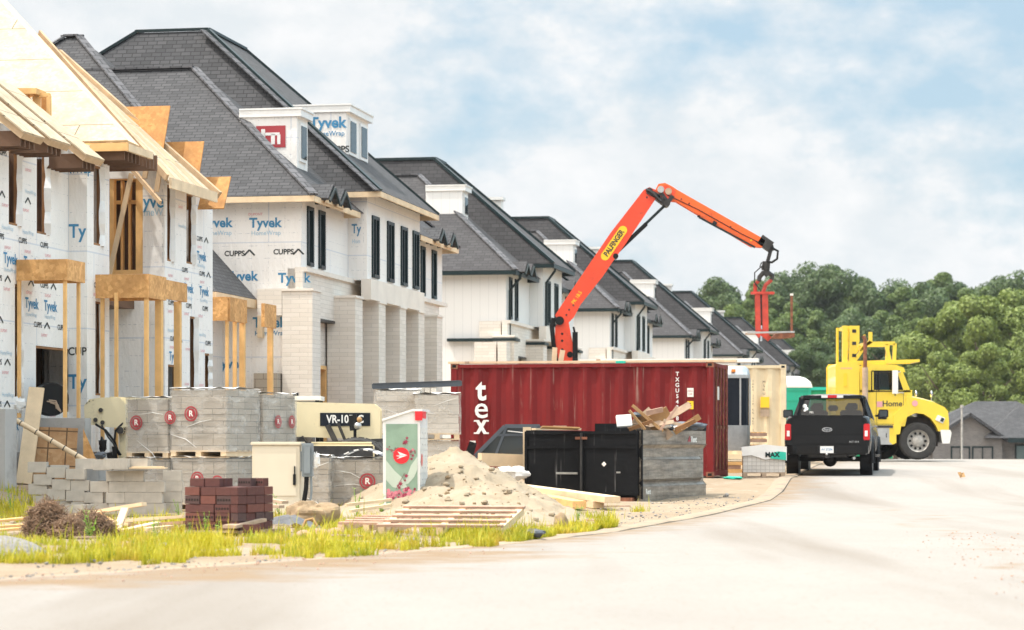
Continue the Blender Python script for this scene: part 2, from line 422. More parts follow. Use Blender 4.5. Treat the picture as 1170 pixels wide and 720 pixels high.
    def slab(s, pts, t, mat=None):
        pts = [Vector(p) for p in pts]; n_ = (pts[1] - pts[0]).cross(pts[2] - pts[0]).normalized()
        n = len(pts); vs = pts + [p - n_ * t for p in pts]
        fs = [tuple(range(n)), tuple(range(2 * n - 1, n - 1, -1))] + [(i, (i + 1) % n, n + (i + 1) % n, n + i) for i in range(n)]
        return s.add(vs, fs, mat)
    def text(s, t, size, o, right, up, mat=None, bold=0.0, sx=1.0):
        o = Vector(o); right = Vector(right).normalized(); up = Vector(up).normalized()
        vs, fs = text_geo(t, bold)
        return s.add([o + right * (v[0] * size * sx) + up * (v[1] * size) for v in vs], fs, mat)
    def disc(s, c, r, right, up, mat=None, n=20, ry=None):
        c = Vector(c); right = Vector(right).normalized(); up = Vector(up).normalized(); ry = ry or r
        return s.add([c + right * r * math.cos(2 * math.pi * k / n) + up * ry * math.sin(2 * math.pi * k / n) for k in range(n)], [tuple(range(n))], mat)
    def sphere(s, c, r, mat=None, n=12, m=8, jit=0, rg=None):
        c = Vector(c); rr = r if isinstance(r, (tuple, list)) else (r, r, r)
        vs = [(0, 0, 1)]
        for i in range(1, m):
            th = math.pi * i / m
            for k in range(n):
                a = 2 * math.pi * k / n; vs.append((math.sin(th) * math.cos(a), math.sin(th) * math.sin(a), math.cos(th)))
        vs.append((0, 0, -1))
        rg = rg or rnd
        vs = [c + Vector((v[0] * rr[0], v[1] * rr[1], v[2] * rr[2])) * (1 + (rg.uniform(-jit, jit) if jit else 0)) for v in vs]
        fs = [(0, 1 + k, 1 + (k + 1) % n) for k in range(n)]
        for i in range(m - 2):
            for k in range(n):
                a = 1 + i * n; fs.append((a + k, a + n + k, a + n + (k + 1) % n, a + (k + 1) % n))
        L = len(vs) - 1; a = 1 + (m - 2) * n
        fs += [(L, a + (k + 1) % n, a + k) for k in range(n)]
        return s.add(vs, fs, mat)
    def build(s, name, parent=None, smooth=None, bevel=0, label=None, fixn=True):
        me = bpy.data.meshes.new(name)
        me.from_pydata([tuple(v) for v in s.v], [], s.f)
        for m in s.mats: me.materials.append(m)
        me.polygons.foreach_set('material_index', s.fm)
        bm = bmesh.new(); bm.from_mesh(me)
        if bevel:
            es = [e for e in bm.edges if len(e.link_faces) == 2 and e.calc_face_angle(0) > .6]
            bmesh.ops.bevel(bm, geom=es, offset=bevel, segments=2, affect='EDGES', clamp_overlap=True)
        if fixn: bmesh.ops.recalc_face_normals(bm, faces=bm.faces)
        uv = bm.loops.layers.uv.new('UVMap')
        for f in bm.faces:
            n = f.normal
            if abs(n.z) > .995: t = Vector((1, 0, 0)); b = Vector((0, 1, 0))
            else:
                t = Vector((0, 0, 1)).cross(n).normalized(); b = n.cross(t)
            for l in f.loops: l[uv].uv = (l.vert.co.dot(t), l.vert.co.dot(b))
            if smooth: f.smooth = True
        if smooth:
            for e in bm.edges:
                if len(e.link_faces) == 2 and e.calc_face_angle(0) > smooth: e.smooth = False
        bm.to_mesh(me); bm.free()
        o = bpy.data.objects.new(name, me); COL.objects.link(o)
        if parent: o.parent = parent
        if label: o['label'] = label
        return o

def thing(name, label, cat, loc=(0, 0, 0), rz=0, group=None):
    o = bpy.data.objects.new(name, None); COL.objects.link(o)
    o.location = loc; o.rotation_euler = (0, 0, rz); o.empty_display_size = .3
    o['label'] = label; o['category'] = cat
    if group: o['group'] = group
    return o
def tag(o, label, cat, group=None, loc=None, rz=None):
    o['label'] = label; o['category'] = cat
    if group: o['group'] = group
    if loc is not None: o.location = loc
    if rz is not None: o.rotation_euler = (0, 0, rz)
    return o
def kids(o): return [c for c in bpy.data.objects if c.parent == o]
def copy_tree(o, loc=None, rz=None, label=None, parent=None, kidmap=None):
    if kidmap is None:
        kidmap = {}
        for c in bpy.data.objects:
            if c.parent: kidmap.setdefault(c.parent.name, []).append(c)
    c = o.copy(); COL.objects.link(c)
    if parent is not None: c.parent = parent
    for ch in kidmap.get(o.name, []): copy_tree(ch, parent=c, kidmap=kidmap)
    if loc is not None: c.location = loc
    if rz is not None: c.rotation_euler = (0, 0, rz)
    if label: c['label'] = label
    return c
def struct(o): o['kind'] = 'structure'; return o

def wallgrid(mb, axis, a0, a1, z0, z1, c0, c1, ops, mat):
    """wall running along 'u' (local x, thickness in y) or 'v' (local y, thickness in x) with rectangular openings"""
    A = sorted({a0, a1, *[max(a0, min(a1, o[0])) for o in ops], *[max(a0, min(a1, o[1])) for o in ops]})
    for p, q in zip(A, A[1:]):
        if q - p < 1e-5: continue
        mid = (p + q) / 2
        cuts = sorted([(o[2], o[3]) for o in ops if o[0] < mid < o[1]])
        z = z0
        for lo, hi in cuts + [(z1, z1)]:
            if lo - z > 1e-5:
                if axis == 'u': mb.box(p, q, c0, c1, z, lo, mat)
                else: mb.box(c0, c1, p, q, z, lo, mat)
            z = max(z, hi)

# ---------------------------------------------------------------- camera, light, world
cam = bpy.data.cameras.new('camera'); co = bpy.data.objects.new('camera', cam); COL.objects.link(co)
co.location = (0, 0, CAMZ); co.rotation_euler = (R(90), 0, 0)
cam.sensor_width = 36; cam.sensor_fit = 'HORIZONTAL'; cam.lens = 36 * FPX / 1170; cam.shift_y = (HY - 360) / 1170
cam.clip_end = 6000; cam.clip_start = .5
cam.dof.use_dof = True; cam.dof.focus_distance = 46; cam.dof.aperture_fstop = 2.4
S.camera = co
SUNDIR = Vector((-.42, -.10, 1.0)).normalized()
sun = bpy.data.lights.new('sun', 'SUN'); so = bpy.data.objects.new('sun', sun); COL.objects.link(so)
sun.energy = 3.0; sun.angle = R(.6); sun.color = (1, .95, .87)
so.rotation_euler = SUNDIR.to_track_quat('Z', 'Y').to_euler()
W = bpy.data.worlds.new('World'); S.world = W; W.use_nodes = True
nt = W.node_tree; bg = nt.nodes['Background']; bg.inputs[1].default_value = .15
sky = N(nt, 'ShaderNodeTexSky'); sky.sky_type = 'NISHITA'; sky.sun_disc = False
sky.sun_elevation = math.asin(SUNDIR.z); sky.sun_rotation = math.atan2(SUNDIR.x, SUNDIR.y)
sky.air_density = 1.0; sky.dust_density = 2.0; sky.altitude = 100
gen = N(nt, 'ShaderNodeTexCoord').outputs['Generated']
f1 = noise(nt, 5.2, detail=6, rough=.52, vec=gen, sc=(1, 1, 1.7))
f2 = noise(nt, 26, detail=7, rough=.62, vec=gen, sc=(1, 1, 1.7))
ad = N(nt, 'ShaderNodeMath', operation='MULTIPLY_ADD'); nt.links.new(f2, ad.inputs[0]); ad.inputs[1].default_value = .34; nt.links.new(f1, ad.inputs[2])
# more cloud to the left and low down, bluer to the upper right
sep = N(nt, 'ShaderNodeSeparateXYZ'); nt.links.new(gen, sep.inputs[0])
ad2 = N(nt, 'ShaderNodeMath', operation='MULTIPLY_ADD'); nt.links.new(sep.outputs[0], ad2.inputs[0]); ad2.inputs[1].default_value = -.62; nt.links.new(ad.outputs[0], ad2.inputs[2])
cl = ramp(nt, ad2.outputs[0], .49, .63)
skyc = mixc(nt, .80, sky.outputs[0], (1.80, 2.45, 2.88))
dark = mixc(nt, ramp(nt, f2, .40, .66), (3.15, 3.35, 3.48), (3.72, 3.76, 3.80))
for nn in (skyc, dark): pass
mxo = mixc(nt, cl, (1, 1, 1), (1, 1, 1)); mx = mxo.node; hi_ = ramp(nt, sep.outputs[2], .17, .55, (1, 1, 1), (3.65, 3.32, 3.0))
mul = mixc(nt, 1.0, (1, 1, 1), (1, 1, 1), 'MULTIPLY'); nt.links.new(mxo, mul.node.inputs[6]); nt.links.new(hi_, mul.node.inputs[7]); nt.links.new(mul, bg.inputs[0]); nt.links.new(skyc, mx.inputs[6]); nt.links.new(dark, mx.inputs[7])
for n_ in nt.nodes:
    if n_.bl_idname == 'ShaderNodeMix': n_.clamp_result = False
S.view_settings.view_transform = 'Standard'; S.view_settings.look = 'None'
S.view_settings.exposure = .78; S.view_settings.gamma = 1
S.cycles.use_denoising = True; S.cycles.max_bounces = 6; S.cycles.transparent_max_bounces = 10
S.cycles.sample_clamp_indirect = 6

# ---------------------------------------------------------------- ground, road, curb
def grid(name, xs, ys, zf, mat):
    nx, ny = len(xs), len(ys)
    me = bpy.data.meshes.new(name)
    vs = [(x, y, zf(x, y)) for y in ys for x in xs]
    fs = [(j * nx + i, j * nx + i + 1, (j + 1) * nx + i + 1, (j + 1) * nx + i) for j in range(ny - 1) for i in range(nx - 1)]
    me.from_pydata(vs, [], fs); me.materials.append(mat)
    for p in me.polygons: p.use_smooth = True
    o = bpy.data.objects.new(name, me); COL.objects.link(o); return o
def frange(a, b, s):
    r = []; 
    while a < b - 1e-9: r.append(a); a += s
    return r
nrg = random.Random(3)
from mathutils import noise as mn
def rough_z(x, y):
    v = vline(x, y); a = .035 if y < 62 and -12 < x < 8 else .0
    return gz(x, y) + a * (mn.noise(Vector((x * .9, y * .9, 0))) + .4 * mn.noise(Vector((x * 3, y * 3, 4))))
def curbx(y): return lerp(y, [(b, a) for a, b in CURB])
def gnd(x, y):
    # keep the yard just under the road where the road lies
    z = rough_z(x, y)
    d = curbx(y) - x
    if d < .9: z = min(z, gz(x, y) - .03) if d < .3 else z + (gz(x, y) - .0 - z) * (1 - (d - .3) / .6)
    return z
xs = [-3000, -800, -250, -120, -70, -40, -28] + frange(-22, 16, .4) + [16, 18, 20, 24, 30, 40, 60, 100, 200, 500, 1200, 3000]
ys = [-200, -20, 0] + frange(6, 82, .4) + frange(82, 130, 3) + [130, 150, 180, 220, 300, 420, 600, 1000, 2000, 4000]
struct(grid('ground', xs, ys, gnd, M['dirt']))
RW = lambda y: lerp(y, [(0, 60), (20, 40), (30, 22), (40, 13), (48, 10.5), (3000, 10.5)])
nx = 60
def roadmesh():
    ysr = [-40, -10, 0, 4] + frange(8, 90, .4) + frange(90, 260, 4)
    vs = []; fs = []
    for y in ysr:
        x0 = curbx(y) if y > 11 else -60; x1 = max(x0 + 10.5, curbx(max(y, 20)) + RW(y))
        for i in range(nx):
            x = x0 + (x1 - x0) * i / (nx - 1); vs.append((x, y, gz(x, y) + .012))
    for j in range(len(ysr) - 1):
        for i in range(nx - 1): fs.append((j * nx + i, j * nx + i + 1, (j + 1) * nx + i + 1, (j + 1) * nx + i))
    me = bpy.data.meshes.new('road'); me.from_pydata(vs, [], fs); me.materials.append(M['road'])
    at_ = me.attributes.new('edge', 'FLOAT', 'POINT')
    for i, (x, y, z) in enumerate(vs):
        dd = x - curbx(max(y, 11)); e = max(0, .44 - .26 * abs(dd)) if y > 11 else 0
        if y < 26: e = max(e, .54 - .13 * abs(dd - .8) - .02 * abs(x + 2.5))
        e = max(e, .33 - .35 * abs(x - (3.9 + .09 * (y - 15)) - 1.2 * mn.noise(Vector((y * .3, 0, 0)))) if 14 < y < 45 else 0)
        at_.data[i].value = e
    o = bpy.data.objects.new('road', me); COL.objects.link(o); return struct(o)
roadmesh()
def smooth_curve(pts, n=8):
    out = []
    P = [Vector((a, b, 0)) for a, b in pts]
    for i in range(1, len(P) - 2):
        for k in range(n):
            t = k / n; p0, p1, p2, p3 = P[i - 1], P[i], P[i + 1], P[i + 2]
            out.append(.5 * ((2 * p1) + (p2 - p0) * t + (2 * p0 - 5 * p1 + 4 * p2 - p3) * t * t + (3 * p1 - p0 - 3 * p2 + p3) * t ** 3))
    return out
c = MB(M['curb']); prof = [(0, -.05), (0.02, .03), (.06, .05), (.12, .055), (.30, .045), (.38, .0), (.38, -.05)]
rings = []
pl = []
for (a, b), (a2, b2) in zip(CURB, CURB[1:]):
    for k in range(8): pl.append(Vector((a + (a2 - a) * k / 8, b + (b2 - b) * k / 8, 0)))
for i, p in enumerate(pl[:-1]):
    d = (pl[min(i + 2, len(pl) - 1)] - pl[max(i - 2, 0)]).normalized(); nrm = Vector((-d.y, d.x, 0))
    rings.append([Vector((*(p + nrm * a).xy, gz(*(p).xy) + (h if h < 0 else h * lerp(p.y, [(25, .1), (34, 1)]) * (.8 + .5 * mn.noise(p * 1.3))))) for a, h in prof])
c.loft(rings); struct(c.build('curb', smooth=.6))
# ================================================================ houses
ANG = math.atan2(.9832, .1825)       # local x runs along the street, local y away from it
UX, UY = math.cos(ANG), math.sin(ANG)
class Frame:
    def __init__(s, Y0, zr): s.Y0 = Y0; s.Xc = XF0 + .185 * Y0; s.zr = zr
    def world(s, u, v): return (s.Xc + UX * u - UY * v, s.Y0 + UY * u + UX * v)
    def u(s, px, v=0):
        t = (px - CX) / FPX
        return (t * (s.Y0 + UX * v) - s.Xc + UY * v) / (UX - UY * t)
    def v(s, px, u):
        t = (px - CX) / FPX
        # Xc+UX u-UY v = t (Y0+UY u+UX v)
        return (s.Xc + UX * u - t * (s.Y0 + UY * u)) / (UY + t * UX)
    def z(s, py, u, v=0):
        return CAMZ - (py - HY) / FPX * (s.Y0 + UY * u + UX * v) - s.zr

def frustum(mb, u0, u1, v0, v1, h0, ru0, ru1, rv0, rv1, h1, mat):
    lo = [(u0, v0, h0), (u1, v0, h0), (u1, v1, h0), (u0, v1, h0)]
    hi = [(ru0, rv0, h1), (ru1, rv0, h1), (ru1, rv1, h1), (ru0, rv1, h1)]
    def ring(r):
        o = []
        for p in r:
            if not o or (Vector(p) - Vector(o[-1])).length > 1e-4: o.append(p)
        if len(o) > 1 and (Vector(o[0]) - Vector(o[-1])).length < 1e-4: o.pop()
        return o
    for i in range(4):
        j = (i + 1) % 4; r = ring([lo[i], lo[j], hi[j], hi[i]]); mb.poly(r, mat)
    r = ring(hi)
    if len(r) > 2: mb.poly(r, mat)
    mb.poly(lo[::-1], mat)
    return lo, hi
def caps(mb, lo, hi, mat, w=.22, t=.05, which=(0, 1, 2, 3), ridge=True):
    for i in which:
        mb.beam(Vector(lo[i]) + Vector((0, 0, .02)), Vector(hi[i]) + Vector((0, 0, .04)), w, t, mat)
    if ridge:
        for i in range(4):
            a, b = Vector(hi[i]), Vector(hi[(i + 1) % 4])
            if (a - b).length > .05: mb.beam(a + Vector((0, 0, .05)), b + Vector((0, 0, .05)), w, t, mat)
def eave(mb, u0, u1, v0, v1, h, mat, t=.15, th=.05):
    # fascia boards hung just under the roof edge
    z0, z1 = h - t, h - .012
    mb.box(u0, u1, v0 - .004, v0 + th, z0, z1, mat); mb.box(u0 - .004, u0 + th, v0 + th, v1, z0, z1, mat)
    mb.box(u1 - th, u1 + .004, v0 + th, v1, z0, z1, mat)

def window(root, u0, u1, z0, z1, v, face='front', frame='greenblack', glass='glass', shut=True):
    """a framed window in the street front (v) or near side wall (face='side': u0,u1 are v values and v is u)"""
    f = MB(M[frame]); g = MB(M[glass]); e = .045
    def b(mb, a0, a1, c0, c1, d0, d1):
        if face == 'front': mb.box(a0, a1, v - d1, v - d0, c0, c1)
        else: mb.box(v - d1, v - d0, a0, a1, c0, c1)
    w = .085
    b(f, u0, u0 + w, z0, z1, -.08, e); b(f, u1 - w, u1, z0, z1, -.08, e)
    b(f, u0 + w, u1 - w, z1 - w, z1, -.08, e - .003); b(f, u0 + w, u1 - w, z0, z0 + w, -.08, e + .02)
    if u1 - u0 > .7: b(f, (u0 + u1) / 2 - .03, (u0 + u1) / 2 + .03, z0 + w, z1 - w, -.08, e - .01)
    b(g, u0 + w, u1 - w, z0 + w, z1 - w, -.05, -.02)
    o = f.build('window', root); g.build('pane', o); return o

def wrap_text(mb, face, k, a0, a1, z0, z1, rg, s=.36, avoid=()):
    """printed house-wrap lettering on a wall face. face 'front': wall at v=k seen from -v side, a = u; 'side': wall at u=k, a = v (reads towards -v)"""
    row = 0; z = z0 + .3
    while z < z1 - .15:
        st = 1.35 if row % 2 == 0 else 1.5
        a = a0 + rg.uniform(.0, .5)
        while a < a1 - .3:
            def put(t, sz, dz, mat, da=0, bold=.02, sx=1.0):
                aa = a + da
                w = sz * .32 * len(t) * sx
                if aa - w < a0 or aa + w > a1 or z + dz > z1 - .05: return
                for (b0, b1, c0, c1) in avoid:
                    if aa + w > b0 and aa - w < b1 and z + dz + sz * .5 > c0 and z + dz - sz * .5 < c1: return
                if face == 'front': mb.text(t, sz, (aa, k - .006, z + dz), (1, 0, 0), (0, 0, 1), M[mat], bold, sx)
                else: mb.text(t, sz, (k - .006, aa, z + dz), (0, -1, 0), (0, 0, 1), M[mat], bold, sx)
            if row % 2 == 0:
                put('Tyvek', s, 0, 'txt_blue', 0, .025); put('HomeWrap', s * .42, -s * .75, 'txt_lightblue', -.02, .0)
                put('DUPONT', s * .28, s * .72, 'txt_pink', -s * .5, .01)
            else:
                put('CUPPS', s * .52, 0, 'txt_black', 0, .02)
                for sg in (-1, 1):
                    c0 = a + s * 1.75
                    if a0 < c0 - s and c0 + s < a1:
                        skip = any(c0 + s > b0 and c0 - s < b1 and z + s > c_ and z - s < d_ for (b0, b1, c_, d_) in avoid)
                        if skip: continue
                        p0 = (c0 + sg * s * .5, z - s * .15); p1 = (c0, z + s * .22)
                        if face == 'front': mb.beam((p0[0], k - .006, p0[1]), (p1[0], k - .006, p1[1]), .004, s * .13, M['txt_black'])
                        else: mb.beam((k - .006, p0[0], p0[1]), (k - .006, p1[0], p1[1]), .004, s * .13, M['txt_black'])
            a += st * (s / .36) * rg.uniform(.95, 1.15)
        z += .50 * (s / .36); row += 1

def downpipe(root, u, v, ztop, zbot, out=.5):
    p = MB(M['greenblack'])
    p.tube([(u, v - out, ztop), (u, v - out, ztop - .12), (u, v - .08, ztop - .55), (u, v - .07, zbot)], .045, n=8)
    return p.build('downpipe', root, smooth=.7)

def gablet(root, uc, h, mat_roof, mat_fas, w=1.25, v=-.60, rise=.28):
    inner = mat_fas; mat_fas = M['greenblack']
    """little pointed roof over a window, breaking through the eave"""
    g = MB(mat_roof); hw = w / 2
    for sg in (-1, 1):
        pts = [(uc, v, h + rise), (uc + sg * hw, v, h - .1), (uc + sg * hw, .6, h - .1), (uc, 1.1, h + rise)]
        if sg > 0: pts = pts[::-1]
        g.slab(pts, .06, mat_roof)
    f = MB(mat_fas)
    for sg in (-1, 1): f.beam((uc, v - .03, h + rise - .05), (uc + sg * hw, v - .03, h - .13), .04, .07)
    f.prism([(uc - hw * .8, h - .14), (uc + hw * .8, h - .14), (uc, h + rise - .18)], 'y', v + .12, v + .16, inner)
    o = g.build('gablet_roof', root); f.build('bargeboard', o); return o

def townhouse(name, label, Y0, kind, zr=.45):
    F_ = Frame(Y0, zr); X, Y = F_.world(0, 0)
    root = thing(name, label, 'house', (X, Y, zr), ANG, 'townhouses in a row along the street')
    A = kind == 'A'; D = 12.8 if A else 11.5
    wmat = M['wrap'] if A else M['siding']; sh = M['shingle'] if A else M['shingle_far']
    fas = M['lumber_pale'] if A else M['greenblack']; cap = M['ridge_cap'] if A else M['greenblack']
    L = 16.0 if A else 14.4
    c0, c1 = (4.5, 10.7) if A else (4.5, 8.6)      # middle block
    n1 = 3.6 if A else 3.6; e1, e2 = 6.55, 7.08
    HS = 4.85                                       # top of the masonry storey
    rg = random.Random(int(Y0))
    # --- walls
    w = MB(wmat)
    upw = [(.55, 1.05), (1.62, 2.15)] if not A else [(.48, 1.02), (1.55, 2.12)]
    n_open = [(a, b, 4.95, 6.38) for a, b in upw]
    wallgrid(w, 'u', 0, c0, HS, e1 + .3, 0, .14, n_open, wmat)
    if A: mids = [5.0, 6.7, 8.3, 9.75]
    else: mids = [5.2, 6.9]
    c_open = [(a, a + .74, 4.95, 6.55) for a in mids]
    wallgrid(w, 'u', c0, c1, HS, e2, -.5, -.36, c_open, wmat)
    w.box(c0, c0 + .14, -.36, 0, HS, e2, wmat); w.box(c1 - .14, c1, -.36, 0, HS, e2, wmat)
    w.box(c0, c1, .14, 1.2, e1 + .1, e2 + .02, wmat)
    fw = [(c1 + 2.3, c1 + 2.85), (c1 + 3.8, c1 + 4.4)]
    wallgrid(w, 'u', c1, L, HS, e1 + .3, 0, .14, [(a, b, 4.95, 6.38) for a, b in fw], wmat)
    w.box(0, .14, .14, D - .14, 0, e1 + .2, wmat); w.box(L - .14, L, .14, D - .14, 0, e1 + .2, wmat)
    w.box(0, L, D - .14, D, 0, e1 + .2, wmat)
    if A:
        def wt(t_, px_, py_, s_, mt_, b_=.02, sx_=1.0, uu_=0.0):
            v_ = F_.v(px_, uu_); w.text(t_, s_, (uu_ - .006, v_, F_.z(py_, uu_, v_)), (0, -1, 0), (0, 0, 1), M[mt_], b_, sx_)
        for (t_, px_, py_, s_, mt_, b_) in (('Tyvek', 303, 255, .32, 'txt_blue', .03), ('HomeWrap', 304, 266.5, .15, 'txt_lightblue', .01), ('DUPONT', 292, 245, .085, 'txt_pink', .01), ('Tyvek', 247, 255, .32, 'txt_blue', .03), ('HomeWrap', 248, 266.5, .15, 'txt_lightblue', .01),
                                            ('CUPPS', 268, 290, .175, 'txt_black', .03), ('CUPPS', 324, 288, .175, 'txt_black', .03), ('Tyvek', 336, 318, .32, 'txt_blue', .03), ('Tyvek', 276, 316, .32, 'txt_blue', .03), ('Tyvek', 308, 369, .34, 'txt_blue', .03), ('HomeWrap', 309, 381, .16, 'txt_blue', .01), ('DUPONT', 303, 358, .10, 'txt_pink', .01), ('Tyvek', 262, 416, .32, 'txt_blue', .03)):
            wt(t_, px_, py_, s_, mt_, b_)
        for px_, py_ in ((285, 288.5), (341, 287.5)):
            v_ = F_.v(px_, 0); z_ = F_.z(py_, 0, v_)
            for sg in (-1, 1): w.beam((-.006, v_ + sg * .13, z_ - .07), (-.006, v_, z_ + .06), .004, .04, M['txt_black'])
        w.text('Ty', .33, (c0 - .006, -.22, F_.z(262, c0, -.2)), (0, -1, 0), (0, 0, 1), M['txt_blue'], .02, .7)
        w.text('Hom', .15, (c0 - .006, -.22, F_.z(276, c0, -.2)), (0, -1, 0), (0, 0, 1), M['txt_lightblue'], .01, .7)
    wo = w.build('wall', root)
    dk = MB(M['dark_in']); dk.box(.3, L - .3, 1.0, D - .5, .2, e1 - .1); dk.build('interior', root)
    # --- masonry storey
    s = MB(M['stone'])
    doors = [(1.75, 2.75, .3, 2.6), (4.35, 5.25, .3, 2.6), (6.75, 7.65, .3, 2.6), (9.05, 9.95, .3, 2.6), (11.4, 12.35, .3, 2.6), (14.3, 15.3, .3, 2.6)] if A else [(2.2, 3.3, .3, 2.6), (6.1, 7.1, .3, 2.6), (10.0, 11.1, .3, 2.6)]
    wallgrid(s, 'u', 0, L, 0, HS, .16, .34, doors, M['stone'])
    s.box(0, .9, -.02, .16, 3.85, HS - .003, M['stone'])
    piers = [0.0, 3.0, 5.5, 7.9, 10.2, 12.6] if A else [0.0, 3.6, 7.4, 11.4]
    pj = .62 if A else .7
    for i, pu in enumerate(piers):
        q = MB(M['stone']); v0 = -.32 if i == 0 else -pj
        q.box(pu - .2, pu + .55, v0, .42 if i == 0 else .1, 0, 4.3); q.box(pu - .23, pu + .58, v0 - .03, .43 if i == 0 else .1, 4.3, 4.36, M['stone_smooth']); q.box(pu + .55, pu + .9, -.22, .12, 0, 3.66)
        q.build('pier', root)
        if i + 1 < len(piers): pass
    # beams over the recesses between piers and the cornice above
    bm_ = MB(M['stone'])
    VB = -.08
    pe = piers + [L - .6]
    for i in range(len(pe) - 1):
        a, b = pe[i] + .55, pe[i + 1] - .2
        bm_.box(a, b, VB, .155, 3.72, HS - .08, M['stone'])
        bm_.box(a + .002, b - .002, VB - .02, .15, 3.66, 3.72, M['darkmetal'])
    for i, pu in enumerate(piers):
        bm_.box(pu - .2, pu + .55, VB, .10, 4.36, HS - .08, M['stone'])
    bm_.box(-.06, L + .06, -.16, .155, HS - .08, HS + .03, M['stone_smooth'])
    bm_.box(c0 - .05, c1 + .05, -.62, -.36, HS - .5, HS + .027, M['stone_smooth'])
    bm_.build('parapet', root)
    s.build('masonry_wall', root)
    # near side: masonry return of the street storey
    r = MB(M['stone'])
    if A:
        ve_ = F_.v(294, -.2); r.box(-.2, -.02, .43, ve_, 3.72, 4.36); r.box(-.2, .0, ve_ - .12, ve_, 3.2, 3.72, M['lumber_pale']); r.box(-.5, -.004, .46, ve_ - .0, 0, F_.z(427, 0, .5), M['cmu'])
    else: r.box(-.10, -.004, .16, .9, 0, HS)
    r.build('masonry_return', root)
    for i, (a, b, lo, hi) in enumerate(doors):
        d = MB(M['lumber'] if A else M['greenblack'])
        d.box(a, a + .09, .10, .36, lo, hi); d.box(b - .09, b, .10, .36, lo, hi); d.box(a + .09, b - .09, .10, .36, hi - .09, hi)
        do = d.build('door_frame', root)
        dd = MB(M['jamb'] if A else M['black'])
        dd.box(a + .09 if not A else (a + b) / 2 - .1, b - .09, .30, .34, lo, hi - .09); dd.build('door', do)
    # tall slot windows in the recesses
    for i, pu in enumerate(piers):
        if i + 1 < len(piers):
            a = piers[i + 1] - 1.85; window(root, a, a + .38, .9, 3.5, .16)
    for a, b, lo, hi in n_open: window(root, a, b, lo, hi, 0)
    for a, b, lo, hi in c_open: window(root, a, b, lo, hi, -.5)
    for a, b in fw: window(root, a, b, 4.95, 6.38, 0)
    # --- roof
    ro = MB(sh); fa = MB(fas)
    k = .86; ov = .42
    def wing(u0, u1, near):
        # hip with its ridge running away from the street; inner side dies into the middle
        P = 3.9; hh = e1 + (P + ov) * k
        if near: lo, hi = frustum(ro, u0 - ov, u1 + 4.3, -ov, D + ov, e1, P, P + .02, P, D - P, hh, sh); caps(ro, lo, hi, M['ridge_cap'] if near else cap, which=(0,))
        else: lo, hi = frustum(ro, u0 - 4.3, u1 + ov, -ov, D + ov, e1, u1 - P, u1 - P + .02, P, D - P, hh, sh); caps(ro, lo, hi, cap, which=(1,))
        return hh
    wing(0, n1, True); wing(c1, L, False)
    if A:
        lo, hi = frustum(ro, c0 - .35, c1 + .45, -.95, D + .4, e2, 6.4, 9.9, 4.3, 6.3, 11.65, sh)
        caps(ro, lo, hi, M['greenblack'], .10, .07, which=(0, 1, 3))
        ro.beam(Vector(lo[0]) + Vector((-.12, .06, 0.0)), Vector(hi[0]) + Vector((-.14, .1, .0)), .24, .03, M['ridge_cap'])
        lo, hi = frustum(ro, -ov, 10.6, 2.1, 13.1, e1 - .02, 5.0, 5.1, 7.4, 7.8, 11.35, sh)
        caps(ro, lo, hi, M['ridge_cap'], which=(0, 3))
        rb = MB(M['white']); rb.box(3.2, 3.6, 8.2, 8.7, 10.1, 10.45); rb.box(3.14, 3.66, 8.14, 8.76, 9.98, 10.1, M['black']); rb.build('roof_vent', root)
    else:
        lo, hi = frustum(ro, c0 - .35, c1 + .3, -.95, D + .4, e2, 5.2, 7.0, 3.6, D - 4.2, 10.97, sh)
        caps(ro, lo, hi, M['greenblack'], .12, .10, which=(0, 1, 3))
        pb = MB(M['white']); pb.box(8.1, 8.5, 1.7, 2.2, 8.3, 9.75); pb.box(8.02, 8.58, 1.62, 2.28, 9.75, 9.86); pb.build('chimney', root)
        for (uu_, vv_) in ((1.6, 6.2), (2.6, 7.4)):
            vt = MB(M['white'] if uu_ < 2 else M['black']); zz_ = e1 + (uu_ + ov) * k; vt.cyl((uu_, vv_, zz_ - .1), (uu_, vv_, zz_ + .42), .06) if uu_ > 2 else vt.box(uu_ - .15, uu_ + .15, vv_, vv_ + .3, zz_ - .1, zz_ + .28); vt.build('roof_vent', root)
    eave(fa, -ov, c0 - .36, -ov, D + ov, e1, fas); eave(fa, c0 - .35, c1 + .45 if A else c1 + .3, -.95, .3, e2, fas)
    eave(fa, c1 + .5, L + ov, -ov, D + ov, e1, fas)
    roof = ro.build('roof', root)
    fa.build('fascia', roof)
    # --- dormers
    def dormer(u0, u1, vf, zb, zt, vb, wm):
        d = MB(wm)
        d.box(u0, u1, vf, vb, zb - .9, zt, wm)
        do = d.build('dormer', root)
        t = MB(M['film_white'] if A else M['white'])
        t.box(u0 - .05, u1 + .08, vf - .12, vb, zt, zt + .17, t.dm)
        t.box(u0 - .07, u1 + .10, vf - .15, vb, zt + .17, zt + .21, M['greenblack'] if (not A and 0) else M['film_white'])
        t.build('dormer_roof', do)
        g = MB(M['glass']); fr = MB(M['white'])
        n = max(1, int((u1 - u0) / 1.1))
        for i in range(n):
            a = u0 + (u1 - u0) * (i + .18) / n; b = u0 + (u1 - u0) * (i + .82) / n
            fr.box(a, b, vf - .04, vf + .02, zb + .1, zt - .12); g.box(a + .08, b - .08, vf - .055, vf - .03, zb + .18, zt - .2)
        f_ = fr.build('dormer_window', do); g.build('pane', f_)
        return do
